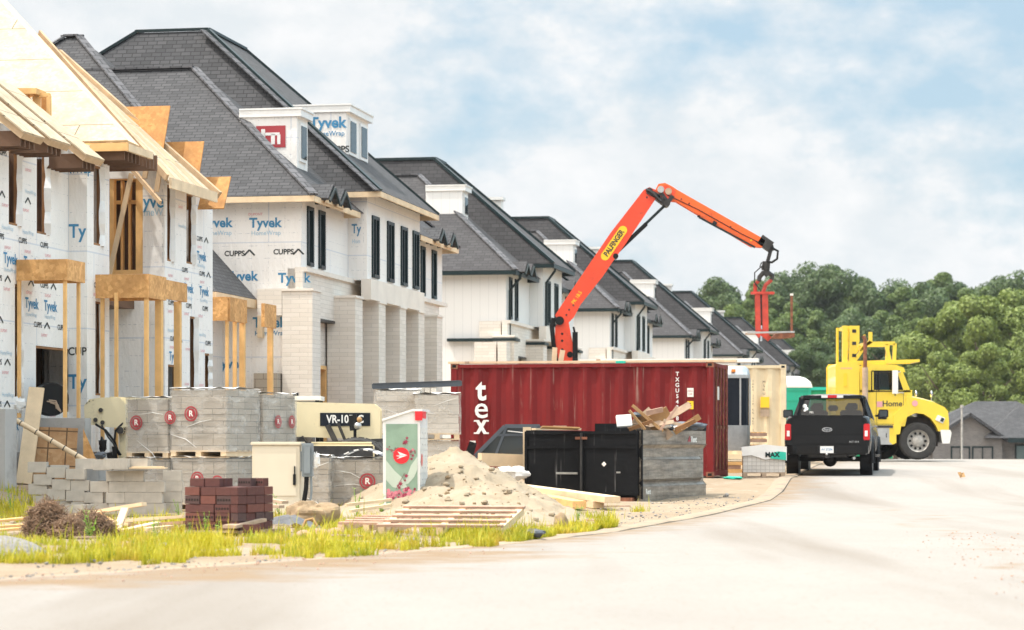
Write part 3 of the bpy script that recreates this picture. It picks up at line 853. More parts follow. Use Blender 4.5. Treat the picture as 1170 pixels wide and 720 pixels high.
    if A:
        d1 = dormer(2.0, 3.0, .66, 7.55, 8.74, 2.12, M['wrap'])
        t = MB(M['txt_red']); k0 = 2.0 - .008
        t.box(k0 - .004, k0, .95, 1.7, 7.98, 8.52)
        for (a, z0_, z1_) in ((1.52, 8.06, 8.44), (1.27, 8.06, 8.32)): t.box(k0 - .008, k0 - .004, a - .05, a + .05, z0_, z1_, M['white'])
        t.box(k0 - .008, k0 - .004, 1.1, 1.5, 8.28, 8.35, M['white']); t.box(k0 - .008, k0 - .004, 1.08, 1.16, 8.06, 8.30, M['white'])
        t.build('wrap_logo', d1)
        d2 = dormer(5.9, 8.3, .40, 8.15, 9.34, 1.95, M['wrap'])
        t = MB(M['txt_blue']); t.text('Tyvek', .40, (5.89, .90, 9.06), (0, -1, 0), (0, 0, 1), M['txt_blue'], .03); t.build('wrap_lettering', d2); t = MB(M['txt_blue'])
        t.text('HomeWrap', .18, (5.89, .88, 8.78), (0, -1, 0), (0, 0, 1), M['txt_blue'], .01); t.build('wrap_lettering', d2); t = MB(M['txt_blue'])
        t.text('CUPPS', .24, (5.89, .66, 8.36), (0, -1, 0), (0, 0, 1), M['txt_black'], .03)
        t.build('wrap_lettering', d2)
    else:
        dormer(2.1, 3.1, 1.95, 8.55, 9.52, 3.25, M['siding'])
    # --- wall gablets above the upper windows
    for i, (a, b) in enumerate(upw): gablet(root, (a + b) / 2, e1 + .04, sh, fas, 1.0)
    for a, b in fw: gablet(root, (a + b) / 2, e1 + .04, sh, fas, 1.0)
    if not A:
        downpipe(root, .28, 0, e1 - .1, HS - .9, .45); downpipe(root, c0 + .2, -.5, e2 - .1, HS, .4); downpipe(root, c1 + .35, 0, e1 - .1, HS, .45)
        g = MB(M['greenblack'])
        for i, pu in enumerate(piers): g.box(pu - .26, pu + .61, (-.38 if i == 0 else -pj - .06), .1, 4.16, 4.26)
        g.box(-.26, .0, .1, 2.0, 4.16, 4.26)
        g.build('coping', root)
        p = MB(M['stone']); p.box(-.98, -.1, .16, .9, 0, 4.1); p.box(-.98, -.1, -.2, .1, 3.2, 4.1); p.build('porch_pier', root)
    else:
        # single-storey porch wing against the near side wall
        pr = MB(sh); pv0, pv1 = -.35, 4.2
        lo, hi = frustum(pr, -3.3, 0, 1.1, 4.2, 4.12, -.02, -.01, 2.9, 4.0, 6.1, sh)
        po = pr.build('porch_roof', root)
        f = MB(M['lumber_pale']); eave(f, -3.3, -.01, 1.1, 4.2, 4.12, M['lumber_pale'], .22); f.build('fascia', po)
        b = MB(M['osb']); b.box(-4.0, -3.94, .62, 1.85, 3.42, 3.95); b.box(-3.94, -2.6, .58, .66, 3.42, 3.95); b.box(-2.2, -1.2, .28, .36, 3.36, 3.9); b.build('porch_header', root)
        for (pu, pv, w_) in ((-3.9, .66, .07), (-3.3, .66, .08), (-2.7, .66, .12), (-1.3, .40, .12), (-3.9, 1.8, .07)):
            q = MB(M['lumber']); q.box(pu - w_ / 2, pu + w_ / 2, pv - w_ / 2, pv + w_ / 2, 0, 3.42); q.build('post', root)
        lw = MB(M['wrap']); lw.box(-1.2, -.004, 1.95, 2.05, 0, 3.9); lw.build('porch_wall', root)
    return root

townhouse('townhouse', 'unfinished grey-roofed townhouse with house-wrapped dormers beside the timber-framed house', 61.0, 'A')
for (Y0, lab) in ((87.0, 'white-sided grey-roofed townhouse directly beyond the house-wrapped townhouse'),
                  (111.0, 'white-sided townhouse rising directly behind the lower red crane boom'),
                  (138.5, 'white-sided townhouse just right of the lower red crane boom, third finished one along the row'),
                  (167.6, 'distant dark-roofed townhouse seen above the right half of the maroon container'),
                  (203.0, 'distant dark-roofed townhouse seen below the hanging pallet fork'),
                  (243.0, 'farthest dark-roofed townhouse, its roof just above the turquoise toilet')):
    townhouse('townhouse', lab, Y0, 'B')

# ---------------------------------------------------------------- timber-framed house nearest the camera
Z = Frame(36.0, .42)
X, Y = Z.world(0, 0)
zh = thing('timber_framed_house', 'half-built timber house in white house wrap with bare sheathing roof', 'house', (X, Y, .42), ANG)
u1 = Z.u(78, 0); u2 = Z.u(125, -.35); u3 = Z.u(188, -.45); u4 = Z.u(243, -.45)
TOP = 6.0
w = MB(M['wrap']); lum = MB(M['lumber']); txt = MB(M['txt_blue'])
def op(pxa, pxb, pyt, pyb, v):
    a, b = Z.u(pxa, v), Z.u(pxb, v); mu = (a + b) / 2
    return (a, b, Z.z(pyb, mu, v), Z.z(pyt, mu, v))
ops1 = [op(10, 25, 163, 258, 0), op(42, 57, 174, 268, 0), op(17, 26, 325, 456, 0), op(41, 83, 397, 470, 0)]
ops1 += [(x - 2.6, x - 2.0, 4.4, 5.75) for x in (ops1[0][0],)]
ops2 = [op(107, 119, 190, 281, -.35), op(109, 119, 345, 452, -.35)]
ops3 = [op(191, 199, 212, 299, -.45), op(213, 223, 222, 302, -.45), op(217, 226, 362, 452, -.45), op(234, 242, 404, 455, -.45), op(192, 205, 417, 470, -.45)]
wallgrid(w, 'u', 0, u1, .55, TOP, 0, .09, ops1, M['wrap'])
w.box(u1, u1 + .15, -.35, 0, .55, TOP)
wallgrid(w, 'u', u1 + .15, u2, .55, TOP, -.35, -.26, ops2, M['wrap'])
rv = .75
wallgrid(w, 'u', u2, u3, .55, 3.6, rv, rv + .15, [op(140, 147, 352, 455, rv)], M['wrap'])
w.box(u2 - .15, u2, -.2, rv, .55, TOP)
# perpendicular return facing the camera with the framed opening
va, vb, vc = Z.v(128, u3), Z.v(163, u3), Z.v(188, u3)
zt, zb = Z.z(205, u3, 0), Z.z(313, u3, 0)
w.box(u3, u3 + .15, vc, vb, .55, TOP); w.box(u3, u3 + .15, vb, va + .2, .55, zb)
wallgrid(w, 'u', u3 + .15, u4, .55, TOP, -.45, -.36, ops3, M['wrap'])
w.box(u4 - .15, u4, -.3, 9, .0, TOP); w.box(0, u4, 9, 9.15, 0, TOP); w.box(0, .15, .15, 9, 0, TOP)
txt = w
rg = random.Random(5)
wrap_text(txt, 'front', 0, 0.5, u1, .7, TOP, rg, .25, ops1)
wrap_text(txt, 'front', -.35, u1 + .2, u2, .8, TOP, rg, .25, ops2)
wrap_text(txt, 'front', -.45, u3 + .1, u4, .7, TOP, rg, .25, ops3)
wrap_text(txt, 'front', rv, u2, u3 - .1, .7, 3.5, rg, .30, [op(140, 147, 352, 455, rv)])
k = u1 - .006
txt.text('ekWrap', .26, (k, -.17, Z.z(193, u1)), (0, -1, 0), (0, 0, 1), M['txt_blue'], .02, .62)
txt.text('Ty', .34, (k, -.17, Z.z(265, u1)), (0, -1, 0), (0, 0, 1), M['txt_blue'], .02, .9)
txt.text('CUP', .2, (k, -.17, Z.z(402, u1)), (0, -1, 0), (0, 0, 1), M['txt_black'], .02, .9)
txt.text('Ty', .36, (k, -.17, Z.z(437, u1)), (0, -1, 0), (0, 0, 1), M['txt_blue'], .02, .9)
k = u3 - .006; vm = (vb + vc) / 2
txt.text('yve', .36, (k, vm, Z.z(231, u3)), (0, -1, 0), (0, 0, 1), M['txt_blue'], .02, .85)
txt.text('meW', .2, (k, vm, Z.z(243, u3)), (0, -1, 0), (0, 0, 1), M['txt_lightblue'], .01, .85)
wo = w.build('wall', zh)
# rough openings: timber jambs and dark rooms
def jambs(a, b, lo, hi, v, wd=.07):
    j = MB(M['jamb']); wd = .04; j.box(a, a + wd, v + .01, v + .1, lo, hi); j.box(b - wd, b, v + .01, v + .13, lo, hi)
    j.box(a + wd, b - wd, v + .01, v + .1, lo, lo + wd); j.box(a + wd, b - wd, v + .01, v + .1, hi - wd, hi)
    o = j.build('window_opening', zh)
    q = MB(M['film_white']); n = 7   # loose wrap flap folded round the far jamb
    rr = random.Random(int(a * 97)); vs = []
    for i in range(n + 1):
        z = lo + (hi - lo) * i / n; dd = rr.uniform(-.03, .05)
        vs += [(b - .02, v - .02, z), (b - .10 - dd, v - .05 - dd * .6, z), (b - .16 - dd, v + .03, z)]
    fs = []
    for i in range(n): fs += [(3 * i, 3 * i + 1, 3 * i + 4, 3 * i + 3), (3 * i + 1, 3 * i + 2, 3 * i + 5, 3 * i + 4)]
    q.add(vs, fs); q.build('wrap_flap', o)
for a, b, lo, hi in ops1: jambs(a, b, lo, hi, 0)
for a, b, lo, hi in ops2: jambs(a, b, lo, hi, -.35)
for a, b, lo, hi in ops3: jambs(a, b, lo, hi, -.45)
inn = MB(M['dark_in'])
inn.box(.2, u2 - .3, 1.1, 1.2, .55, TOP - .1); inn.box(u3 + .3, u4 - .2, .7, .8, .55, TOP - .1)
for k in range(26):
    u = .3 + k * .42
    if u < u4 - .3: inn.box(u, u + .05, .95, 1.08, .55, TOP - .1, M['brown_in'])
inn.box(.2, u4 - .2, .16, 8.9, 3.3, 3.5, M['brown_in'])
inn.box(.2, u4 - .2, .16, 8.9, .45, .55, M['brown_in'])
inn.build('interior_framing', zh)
# framed bay opening facing the camera
f = MB(M['lumber']); W_ = va - vb
f.box(u3, u3 + .14, vb - .003, vb + .14, zb, TOP); f.box(u3 - .003, u3 + .14, vb + .14, va + .3, zt, zt + .2)
f.box(u3, u3 + .14, va - .04, va + .05, zb, zt); f.box(u3 - .01, u3 + .14, vb + .14, va + .3, zb, zb + .08)
for k in range(1, 4): f.box(u3 + .2, u3 + .29, vb + W_ * k / 4, vb + W_ * k / 4 + .05, zb, zt)
f.box(u3 + .2, u3 + .29, vb, va + .3, zt - .45, zt - .38); f.box(u3 + .5, u3 + .6, vb, va + .4, zb, zt, M['brown_in'])
f.build('framed_bay', zh)
f = MB(M['lumber_pale']); f.beam((u3 - .2, va - .02, zb), (u3 - .15, vb + W_ * .28, zt + .1), .06, .09); f.build('brace', zh)
# grey gable membrane above the bay
g = MB(M['film_white']); g.slab([(u3 - .04, va + .1, Z.z(165, u3, .5)), (u3 - .04, va + .1, zt + .02), (u3 - .04, vc - .1, zt + .02)], .04)
g.build('gable_membrane', zh)
# porch boxes: header of strand board on thin posts
def porch(ua, v0, px_far, pyt, pyb, posts, slab=None):
    """ua: u of the near face; v0: outer v; far end at px_far on v0"""
    ub = Z.u(px_far, v0); z1 = Z.z(pyt, ua, v0); z0 = Z.z(pyb, ua, v0)
    h = MB(M['osb']); h.box(ua, ua + .05, v0, -.02, z0, z1); h.box(ua + .05, ub, v0 - .003, v0 + .05, z0, z1)
    h.box(ub - .05, ub, v0 + .05, -.02, z0, z1)
    h.box(ua + .06, ub - .06, v0 + .06, -.06, z0 + .08, z0 + .12, M['lumber'])
    h.box(ua - .004, ua, (v0 - .02) / 2 - .01, (v0 - .02) / 2, z0, z1, M['black']) if 0 else None
    h.build('porch_header', zh)
    for (pu, pv, w_, zb_) in posts:
        p = MB(M['lumber']); p.box(pu - w_ / 2, pu + w_ / 2, pv - w_ / 2, pv + w_ / 2, zb_, z0); p.build('post', zh)
    return ub, z0
ua1 = Z.u(77, -.92); ub1 = Z.u(97, -.92)
porch(ua1, -.92, 97, 296, 320, [(ua1 + .08, -.85, .055, 1.13), (ub1 - .12, -.85, .055, 1.13), (ua1 + .05, -.05, .055, 1.13)])
ua2 = Z.u(186, -1.25) - .0; 
ua2 = Z.u(170, -1.35); ub2 = Z.u(190, -1.35)
porch(ua2, -1.35, 190, 313, 340, [(ua2 + .08, -1.28, .07, .3), (ub2 - .2, -1.28, .12, .3), (ua2 + .1, -.45, .06, .3), (ua2 + .06, .05, .06, .3)])
b2 = MB(M['osb']); ub3 = Z.u(211, -1.0); b2.box(ub2 + .35, ub3, -1.05, -.98, Z.z(338, ub2, -1), Z.z(316, ub2, -1)); b2.build('porch_header', zh)
for px_, w_ in ((206, .12), (133, .06)):
    pu = Z.u(px_, -1.0) if px_ > 180 else ua2; pv = -.95 if px_ > 180 else Z.v(px_, ua2)
    p = MB(M['lumber']); p.box(pu - w_ / 2, pu + w_ / 2, pv - w_ / 2, pv + w_ / 2, .3, Z.z(338, ub2, -1)); p.build('post', zh)
ua0 = Z.u(-20, -.92)
h = MB(M['osb']); h.box(ua0 - .6, ua0 + .0, -.92, -.02, 3.35, 3.8); h.build('porch_header', zh)
# concrete porch foundation
c = MB(M['concrete'])
uf = Z.u(97, -.98); uf2 = Z.u(119, -.98)
c.box(uf, Z.u(104, -.98), -.98, -.02, -.4, 1.13); c.box(0, u4, -.02, .3, -.4, .548)
c.box(uf2 + 1.0, uf2 + 1.6, -.3, -.02, -.4, .55)
c.box(Z.u(19, -.6) - .5, Z.u(19, -.6), -.6, -.02, -.4, 1.25)
c.build('foundation', zh)
# roof: sheathed hip face, open rafters behind, stepped strand board on the far slope
rf = MB(M['osb_roof'])
ve = -1.05; ue = Z.u(146, ve); ze = Z.z(160, ue, ve)
W1 = 6.6; pk = .80
A_ = (ue, ve, ze); P_ = (ue + W1, ve + W1 * .98, ze + W1 * pk)
B_ = (ue, 9.4, ze); Q_ = (ue + W1, 9.4, ze + W1 * pk)
rf.slab([A_, P_, Q_, B_], .04, M['osb_roof'])
rf.box(ue - .02, ue + .05, ve - .004, 2.4, ze - .19, ze - .045, M['lumber'])
# front lean of that hip: boarded strip beside the hip
rf.slab([(ue + .02, ve, ze - .01), (ue + .62, ve, ze - .03), (P_[0] + .35, P_[1] - .05, P_[2] + .02), P_], .05, M['lumber_pale'])
rf.box(ue + .05, ue + 1.4, ve - .003, ve + .06, ze - .19, ze - .06, M['lumber_pale'])
rf.build('roof_sheathing', zh)
# soffit framing under that eave
sf = MB(M['brown_in'])
for k in range(10): sf.box(ue + .1 + k * .2, ue + .15 + k * .2, ve + .1, -.02, ze - .34, ze - .06)
sf.build('eave_lookouts', zh)
# small sheathed eave roofs nearer the camera, seen on edge
for (pxa, pya, pxb, pyb, lab) in ((-30, 85, 28, 152, 0), (10, 102, 59, 160, 0), (30, 108, 99, 178, 0)):
    ve2 = -.75; ub_ = Z.u(pxb, ve2); zb_ = Z.z(pyb, ub_, ve2)
    t = MB(M['roof_wood'])
    L_ = 1.7
    t.slab([(ub_, ve2, zb_), (ub_ + .9, ve2, zb_ + .0), (ub_ + .9, ve2 + L_, zb_ + L_ * .8), (ub_, ve2 + L_, zb_ + L_ * .8)], .11, M['roof_wood'])
    t.slab([(ub_ - .03, ve2, zb_ + .03), (ub_ + .93, ve2, zb_ + .03), (ub_ + .93, ve2 + L_, zb_ + .03 + L_ * .8), (ub_ - .03, ve2 + L_, zb_ + .03 + L_ * .8)], .025, M['osb_roof'])
    for k in range(4): t.box(ub_ + .06 + k * .2, ub_ + .11 + k * .2, ve2 + .1, .0, zb_ - .2, zb_ + .05, M['brown_in'])
    t.build('window_gablet', zh)
# dormer framing in the sheathed face
def on_roof(px_, py_, off=0.0):
    u_ = ue
    for _ in range(60):
        v_ = Z.v(px_, u_); z_ = Z.z(py_, u_, v_); u_ += ((z_ - ze) / pk + ue - u_) * .5
    u_ += off; v_ = Z.v(px_, u_); return Vector((u_, v_, Z.z(py_, u_, v_)))
t = MB(M['lumber'])
A1 = on_roof(48, 158); uD = A1.x - .0
def ZP(px_, py_, u_): v_ = Z.v(px_, u_); return Vector((u_, v_, Z.z(py_, u_, v_)))
for (p_, q_, w_) in (((19, 106), (47, 106), .10), ((42, 110), (42, 150), .12), ((42, 109), (57, 109), .07), ((56, 109), (56, 160), .06), ((30, 108), (50, 152), .06)):
    t.beam(ZP(*p_, uD - .1), ZP(*q_, uD - .1), .5 if w_ == .10 else .1, w_)
t.poly([ZP(47, 109, uD + .35), ZP(57, 109, uD + .35), ZP(57, 162, uD + .35), ZP(47, 158, uD + .35)], M['osb_dark'])
t.build('dormer_frame', zh)
# far hip: open truss ladder with a boarded wedge beyond it
ve3 = -.95
ea0 = Z.u(190, ve3); el = Z.u(250, ve3)
LB_, LT_ = ZP(191, 203, ea0), ZP(45, 38, ea0 + 3.4)
RB_, RT_ = ZP(249, 224, el), ZP(66, 60, ea0 + 4.1)
tr = MB(M['roof_wood'])
tr.beam(LB_, LT_, .05, .13); dn = Vector((0, .12, -.42)); tr.beam(LB_ + dn * 1.1, LT_ + dn, .05, .08)
for k in range(11):
    t_ = (k + .6) / 11.5; p_ = LB_.lerp(LT_, t_); tr.beam(p_, p_ + dn + Vector((0, -.05, 0)), .05, .09)
tr.beam(LT_ + Vector((0, .1, -.02)), LT_ + Vector((0, .85, -.02)), .3, .09, M['lumber']); tr.beam(LT_ + Vector((0, .5, -.1)), LT_ + Vector((0, .5, -.55)), .2, .2, M['lumber'])
tr.build('hip_truss', zh)
rp = MB(M['roof_wood'])
mid = LB_.lerp(LT_, .93); off_ = Vector((.06, 0, -.05))
for i in range(7):   # sheathing strips narrowing towards the top
    a_, b_ = i / 7, (i + 1) / 7
    P0, P1 = (LB_ + off_).lerp(RB_ + Vector((-.25, 0, .02)), a_), (LB_ + off_).lerp(RB_ + Vector((-.25, 0, .02)), b_ - .012)
    Q0, Q1 = (mid + off_).lerp(RT_, a_), (mid + off_).lerp(RT_, b_ - .012)
    rp.slab([P0, P1, Q1, Q0], .05, M['roof_wood'] if i % 2 else M['osb_roof'])
rp.beam(LB_ + Vector((0, -.06, -.1)), RB_ + Vector((-.3, -.06, -.06)), .05, .2, M['lumber_pale'])
rp.beam(RB_ + Vector((-.1, -.05, 0)), RT_ + Vector((.05, 0, 0)), .1, .16, M['roof_wood'])
rp.build('front_slope', zh)
zea = LB_.z; ea = (ea0, ve3, 0); sl = .86
# stepped strand-board sheets on the side slope beyond
ob = MB(M['osb_dark'])
ul = ea[0] + 3.3
for (pxl, pxr, pyt, pyb) in ((120, 186, 118, 160), (170, 225, 159, 204), (205, 256, 200, 222)):
    v_r = Z.v(pxr, ul); v_l = Z.v(pxl, ul)
    zt_ = Z.z(pyt, ul, v_r); zb_ = Z.z(pyb, ul, v_r)
    ob.slab([(ul, v_r, zb_ - .3), (ul, v_l + 1.2, zb_ - .3), (ul + .5, v_l + 1.2, zt_), (ul + .5, v_r, zt_)], .03, M['osb_dark'])
    ul += .12
ob.build('stepped_sheathing', zh)
# ================================================================ trees
def make_crown(seed, rad, h, n, leaf, mat):
    """leaf clumps scattered through lobes; unit: metres, crown base at z=0"""
    rg = np.random.RandomState(seed); L = []
    lob = []
    for i in range(34):
        a = rg.uniform(0, 2 * math.pi); zz = rg.uniform(.08, .98); rr = rad * (1 - abs(zz - .42) * 1.15) * rg.uniform(.35, 1.0)
        lob.append((math.cos(a) * rr * .82, math.sin(a) * rr * .82, zz * h, rad * rg.uniform(.13, .33) * (1.1 - .3 * zz)))
    lob = np.array(lob)
    idx = rg.randint(0, len(lob), n); c = lob[idx]
    d = rg.normal(size=(n, 3)); d /= np.linalg.norm(d, axis=1)[:, None]
    r = c[:, 3] * (rg.uniform(.35, 1.25, n) ** .6)
    P = c[:, :3] + d * r[:, None] * np.array([1, 1, .85])
    # leaf quads oriented loosely outward
    nrm = d + rg.normal(scale=.55, size=(n, 3)); nrm /= np.linalg.norm(nrm, axis=1)[:, None]
    a = np.cross(nrm, rg.normal(size=(n, 3))); a /= np.linalg.norm(a, axis=1)[:, None]; b = np.cross(nrm, a)
    s = leaf * rg.uniform(.6, 1.3, n)[:, None]
    V = np.stack([P - a * s, P - b * s * .6, P + a * s, P + b * s * .6], 1).reshape(-1, 3)
    me = bpy.data.meshes.new('crown'); me.vertices.add(4 * n); me.vertices.foreach_set('co', V.ravel())
    me.loops.add(4 * n); me.loops.foreach_set('vertex_index', np.arange(4 * n))
    me.polygons.add(n); me.polygons.foreach_set('loop_start', np.arange(0, 4 * n, 4)); me.polygons.foreach_set('loop_total', np.full(n, 4))
    me.materials.append(mat); me.update(); me.validate(); return me
def make_trunk(seed, H, r):
    rg = random.Random(seed); mb = MB(M['tree_bark'])
    pts = [(rg.uniform(-.2, .2) * i, rg.uniform(-.2, .2) * i, H * i / 5) for i in range(6)]; pts[0] = (0, 0, 0)
    mb.tube(pts, [r * (1.15 - .17 * i) for i in range(6)], n=7)
    for k in range(7):
        a = rg.uniform(0, 6.28); i = rg.randint(2, 4); p = Vector(pts[i]); l = rg.uniform(2, 4)
        mb.tube([p, p + Vector((math.cos(a) * l * .5, math.sin(a) * l * .5, l * .35)), p + Vector((math.cos(a) * l, math.sin(a) * l, l * .8))], [r * .4, r * .28, r * .1], n=5)
    o = mb.build('trunk'); me = o.data; bpy.data.objects.remove(o); return me
kinds = []
for i, (rad, h, mt) in enumerate(((5.2, 11, 'leaf'), (4.4, 12.5, 'leaf2'), (6.0, 10.5, 'leaf'), (4.8, 10, 'leaf3'), (5.4, 11.5, 'leaf2'), (4.2, 9.5, 'leaf3'))):
    cm = make_crown(20 + i, rad, h, 30000, .155, M[mt]); co3 = np.empty(len(cm.vertices) * 3); cm.vertices.foreach_get('co', co3)
    zm = np.percentile(co3.reshape(-1, 3)[:, 2], 99.7); kinds.append((cm, make_trunk(40 + i, 9, .32), zm))
tr_rg = random.Random(11)
def tree(x, y, k, s, label, sz=1.0, group='trees of the wood behind the houses'):
    z = gz(x, y) - .2
    t = thing('tree', label, 'tree', (x, y, z), tr_rg.uniform(0, 6.28), group)
    t.scale = (s, s, s * sz)
    c = bpy.data.objects.new('crown', kinds[k][0]); COL.objects.link(c); c.parent = t; c.location = (0, 0, 4.2 if k not in (3, 5) else 2.6)
    q = bpy.data.objects.new('trunk', kinds[k][1]); COL.objects.link(q); q.parent = t
    return t
# top profile of the wood in the photograph (px, py)
prof_ = [(420, 350), (740, 338), (760, 332), (790, 334), (806, 332), (830, 322), (870, 325), (905, 308), (935, 306), (960, 316), (990, 330), (1020, 322), (1050, 332), (1075, 322), (1100, 330), (1130, 326), (1170, 330), (1300, 326)]
k = 0
for px_ in range(744, 1330, 22):
    d = tr_rg.uniform(285, 325) + (20 if px_ < 830 else 0)
    p = px_ + tr_rg.uniform(-6, 6); top = lerp(p, prof_) + (tr_rg.uniform(-6, 16) if px_ < 950 else tr_rg.uniform(-14, 2))
    H = (HY - top) / FPX * d + CAMZ - gz((p - CX) / FPX * d, d)
    kk = tr_rg.choice((0, 1, 2, 4)); s = H / (kinds[kk][2] + 4.2)
    tree((p - CX) / FPX * d, d, kk, s, 'dark green tree of the far back row of the wood behind the houses')
for (p, top) in ((968, 322), (992, 332), (1008, 326), (1030, 328), (1052, 333), (1076, 325), (1102, 331), (1132, 327), (1160, 331), (1190, 328)):
    d = tr_rg.uniform(288, 300); H = (HY - top) / FPX * d + CAMZ - gz((p - CX) / FPX * d, d); kk = tr_rg.choice((0, 1, 4)); s = H / (kinds[kk][2] + 4.2)
    tree((p - CX) / FPX * d, d, kk, s, 'dark green tree of the far back row of the wood behind the houses')
for px_ in range(842, 1310, 24):
    d = tr_rg.uniform(255, 275)
    p = px_ + tr_rg.uniform(-8, 8); top = lerp(p, prof_) + tr_rg.uniform(14, 50)
    H = (HY - top) / FPX * d + CAMZ - gz((p - CX) / FPX * d, d)
    kk = tr_rg.choice((1, 4, 2, 4)); s = H / (kinds[kk][2] + 4.2)
    tree((p - CX) / FPX * d, d, kk, s, 'mid green tree of the front row of the wood behind the houses', group='front row trees of the wood')
for px_ in range(915, 1050, 26):
    d = tr_rg.uniform(225, 240)
    p = px_ + tr_rg.uniform(-8, 8); top = 395 + tr_rg.uniform(-12, 35)
    H = (HY - top) / FPX * d + CAMZ - gz((p - CX) / FPX * d, d)
    kk = tr_rg.choice((2, 0)); s = H / (kinds[kk][2] + 4.2)
    tree((p - CX) / FPX * d, d, kk, s, 'low dark tree at the edge of the wood behind the yellow truck', group='low trees behind the yellow truck')
for (p, d, top) in ((1046, 215, 382), (1072, 205, 352), (1098, 210, 345), (1128, 200, 338), (1158, 206, 332), (1190, 200, 330), (1225, 205, 326), (1085, 190, 400), (1120, 188, 392), (1150, 192, 396), (1180, 188, 390), (935, 215, 470)):
    H = (HY - top) / FPX * d + CAMZ - gz((p - CX) / FPX * d, d)
    kk = tr_rg.choice((3, 5)); s = H / (kinds[kk][2] + 2.6)
    if p == 935: tree((p - CX) / FPX * d, d, 5, s, 'small yellow-green bush-like tree left of the yellow truck cab', group=None); continue
    tree((p - CX) / FPX * d, d, kk, s, 'yellow-green tree of the bright clump above the brick bungalow', group='yellow-green trees above the bungalow')

# ================================================================ bungalow on the right
D_ = 150.0
bx, by = (1062 - CX) / FPX * D_, D_
bz = -.5
bg_ = thing('bungalow', 'low grey-brown brick bungalow with dark hip roof behind the yellow truck', 'house', (bx, by, bz), R(-4))
def bp(px, py, y=0): return ((px - 1062) / FPX * D_, y, CAMZ - (py - HY) / FPX * D_ - bz)
w = MB(M['brown_siding']); e = bp(0, 500)[2]
xg0, xg1, xr = bp(1060, 0)[0], bp(1148, 0)[0], bp(1240, 0)[0]
w.box(xg0 - 1, xr, .6, 9, -1.2, e - .1); w.box(xg0 + .3, xg1 - .2, 0, .6, -1.2, e - .1)
w.prism([(xg0 + .3, e - .1), (xg1 - .2, e - .1), ((xg0 + xg1) / 2 + .2, e + 1.25)], 'y', .05, .6)
w.build('wall', bg_)
r = MB(M['shingle']); r.X = None
lo, hi = frustum(r, xg0 - 1.5, xr + .5, .1, 9.6, e, xg0 + 3.3, xr - 3.5, 4.6, 4.9, e + 2.2, M['shingle'])
xm = (xg0 + xg1) / 2 + .2
for sg, xe in ((-1, xg0 - .1), (1, xg1 + .2)):
    pts = [(xm, -.35, e + 1.45), (xe, -.35, e - .12), (xe, 4, e - .12), (xm, 4, e + 1.45)]
    r.slab(pts if sg > 0 else pts[::-1], .16, M['shingle'])
lo, hi = frustum(r, xm + .8, xr + .5, -.5, 6, e - .02, xm + 3.2, xr - 3, 2.8, 3.2, e + 1.9, M['shingle'])
ro = r.build('roof', bg_)
f = MB(M['greenblack']); f.box(xg1 + .1, xr + .5, -.56, -.5, e - .3, e - .03); f.build('gutter', ro)
w = MB(M['offwhite']); w.box(xg0 + 1.2, xg1 - .9, -.08, -.01, -.9, e - .75)
window(bg_, bp(1086, 0)[0], bp(1108, 0)[0], -1, bp(0, 510)[2], .0, frame='greenblack', glass='glass_pale')
window(bg_, bp(1110, 0)[0], bp(1134, 0)[0], -1, bp(0, 510)[2], .0, frame='greenblack', glass='glass_pale')
window(bg_, bp(1160, 0)[0], bp(1185, 0)[0], -1, bp(0, 508)[2], .55, frame='greenblack', glass='glass_pale')
# pale service pole
p = at(1099, 525, 108); q = MB(M['steel']); zt_ = at(0, 466, 108).z
q.cyl((0, 0, -1.2), (0, 0, zt_ - .0), .05, r1=.04, n=12, mat=M['dullrim']); q.cyl((0, 0, zt_), (-.0, 0, zt_ + .12), .07, mat=M['dullrim']); 
tag(q.build('service_pole', smooth=.6), 'slim pale pole standing in front of the brick bungalow', 'pole', loc=(p.x, 108, 0))

# ================================================================ vehicles and containers
def wheel(parent, c, r, wd, axis='x', side=1, rim='steel', dual=0, hub=None):
    """tyre with rim: axis is the axle direction; side: sign of the outer face along the axis"""
    t = MB(M['rubber']); h = wd / 2
    prof = [(r * .60, -h * .9), (r * .78, -h), (r * .93, -h * .95), (r, -h * .7), (r, h * .7), (r * .93, h * .95), (r * .78, h), (r * .60, h * .9)]
    t.lathe(prof, c, axis, n=36, loop=True)
    n = 30
    for k in range(n):   # tread blocks
        a = 2 * math.pi * k / n; ca, sa = math.cos(a), math.sin(a)
        for q in (-.45, 0, .45):
            p = {'x': (q * h, ca * r, sa * r), 'y': (ca * r, q * h, sa * r)}[axis]
            rot = (a, 0, 0) if axis == 'x' else (0, -a, 0)
            sz = (h * .38, .012, r * .14) if axis == 'x' else (.012, h * .38, r * .14)
            t.boxc(Vector(c) + Vector(p), sz if axis == 'x' else (.02, h * .38, r * .14), M['rubber'], rot)
    to = t.build('wheel', parent, smooth=.5)
    m = MB(M[rim]); o = side
    pr = [(r * .60, o * h * .92), (r * .57, o * h * .75), (r * .50, o * h * .35), (r * .33, o * h * .30), (r * .30, o * h * .62), (r * .16, o * h * .85), (r * .1, o * h * .9)]
    m.lathe(pr, c, axis, n=28, ends=(0, 1))
    m.lathe([(r * .62, -o * h * .6), (r * .62, o * h * .2)], c, axis, M['black'], n=28)
    for k in range(10 if hub is None else hub):
        a = 2 * math.pi * k / (10 if hub is None else hub); rr = r * .42
        p = {'x': (o * h * .37, math.cos(a) * rr, math.sin(a) * rr), 'y': (math.cos(a) * rr, o * h * .37, math.sin(a) * rr)}[axis]
        q = Vector(c) + Vector(p); d_ = Vector((o * .02, 0, 0)) if axis == 'x' else Vector((0, o * .02, 0))
        m.cyl(q - d_, q + d_, r * .07, M['black'], n=8)
    m.build('rim', to, smooth=.5)
    return to

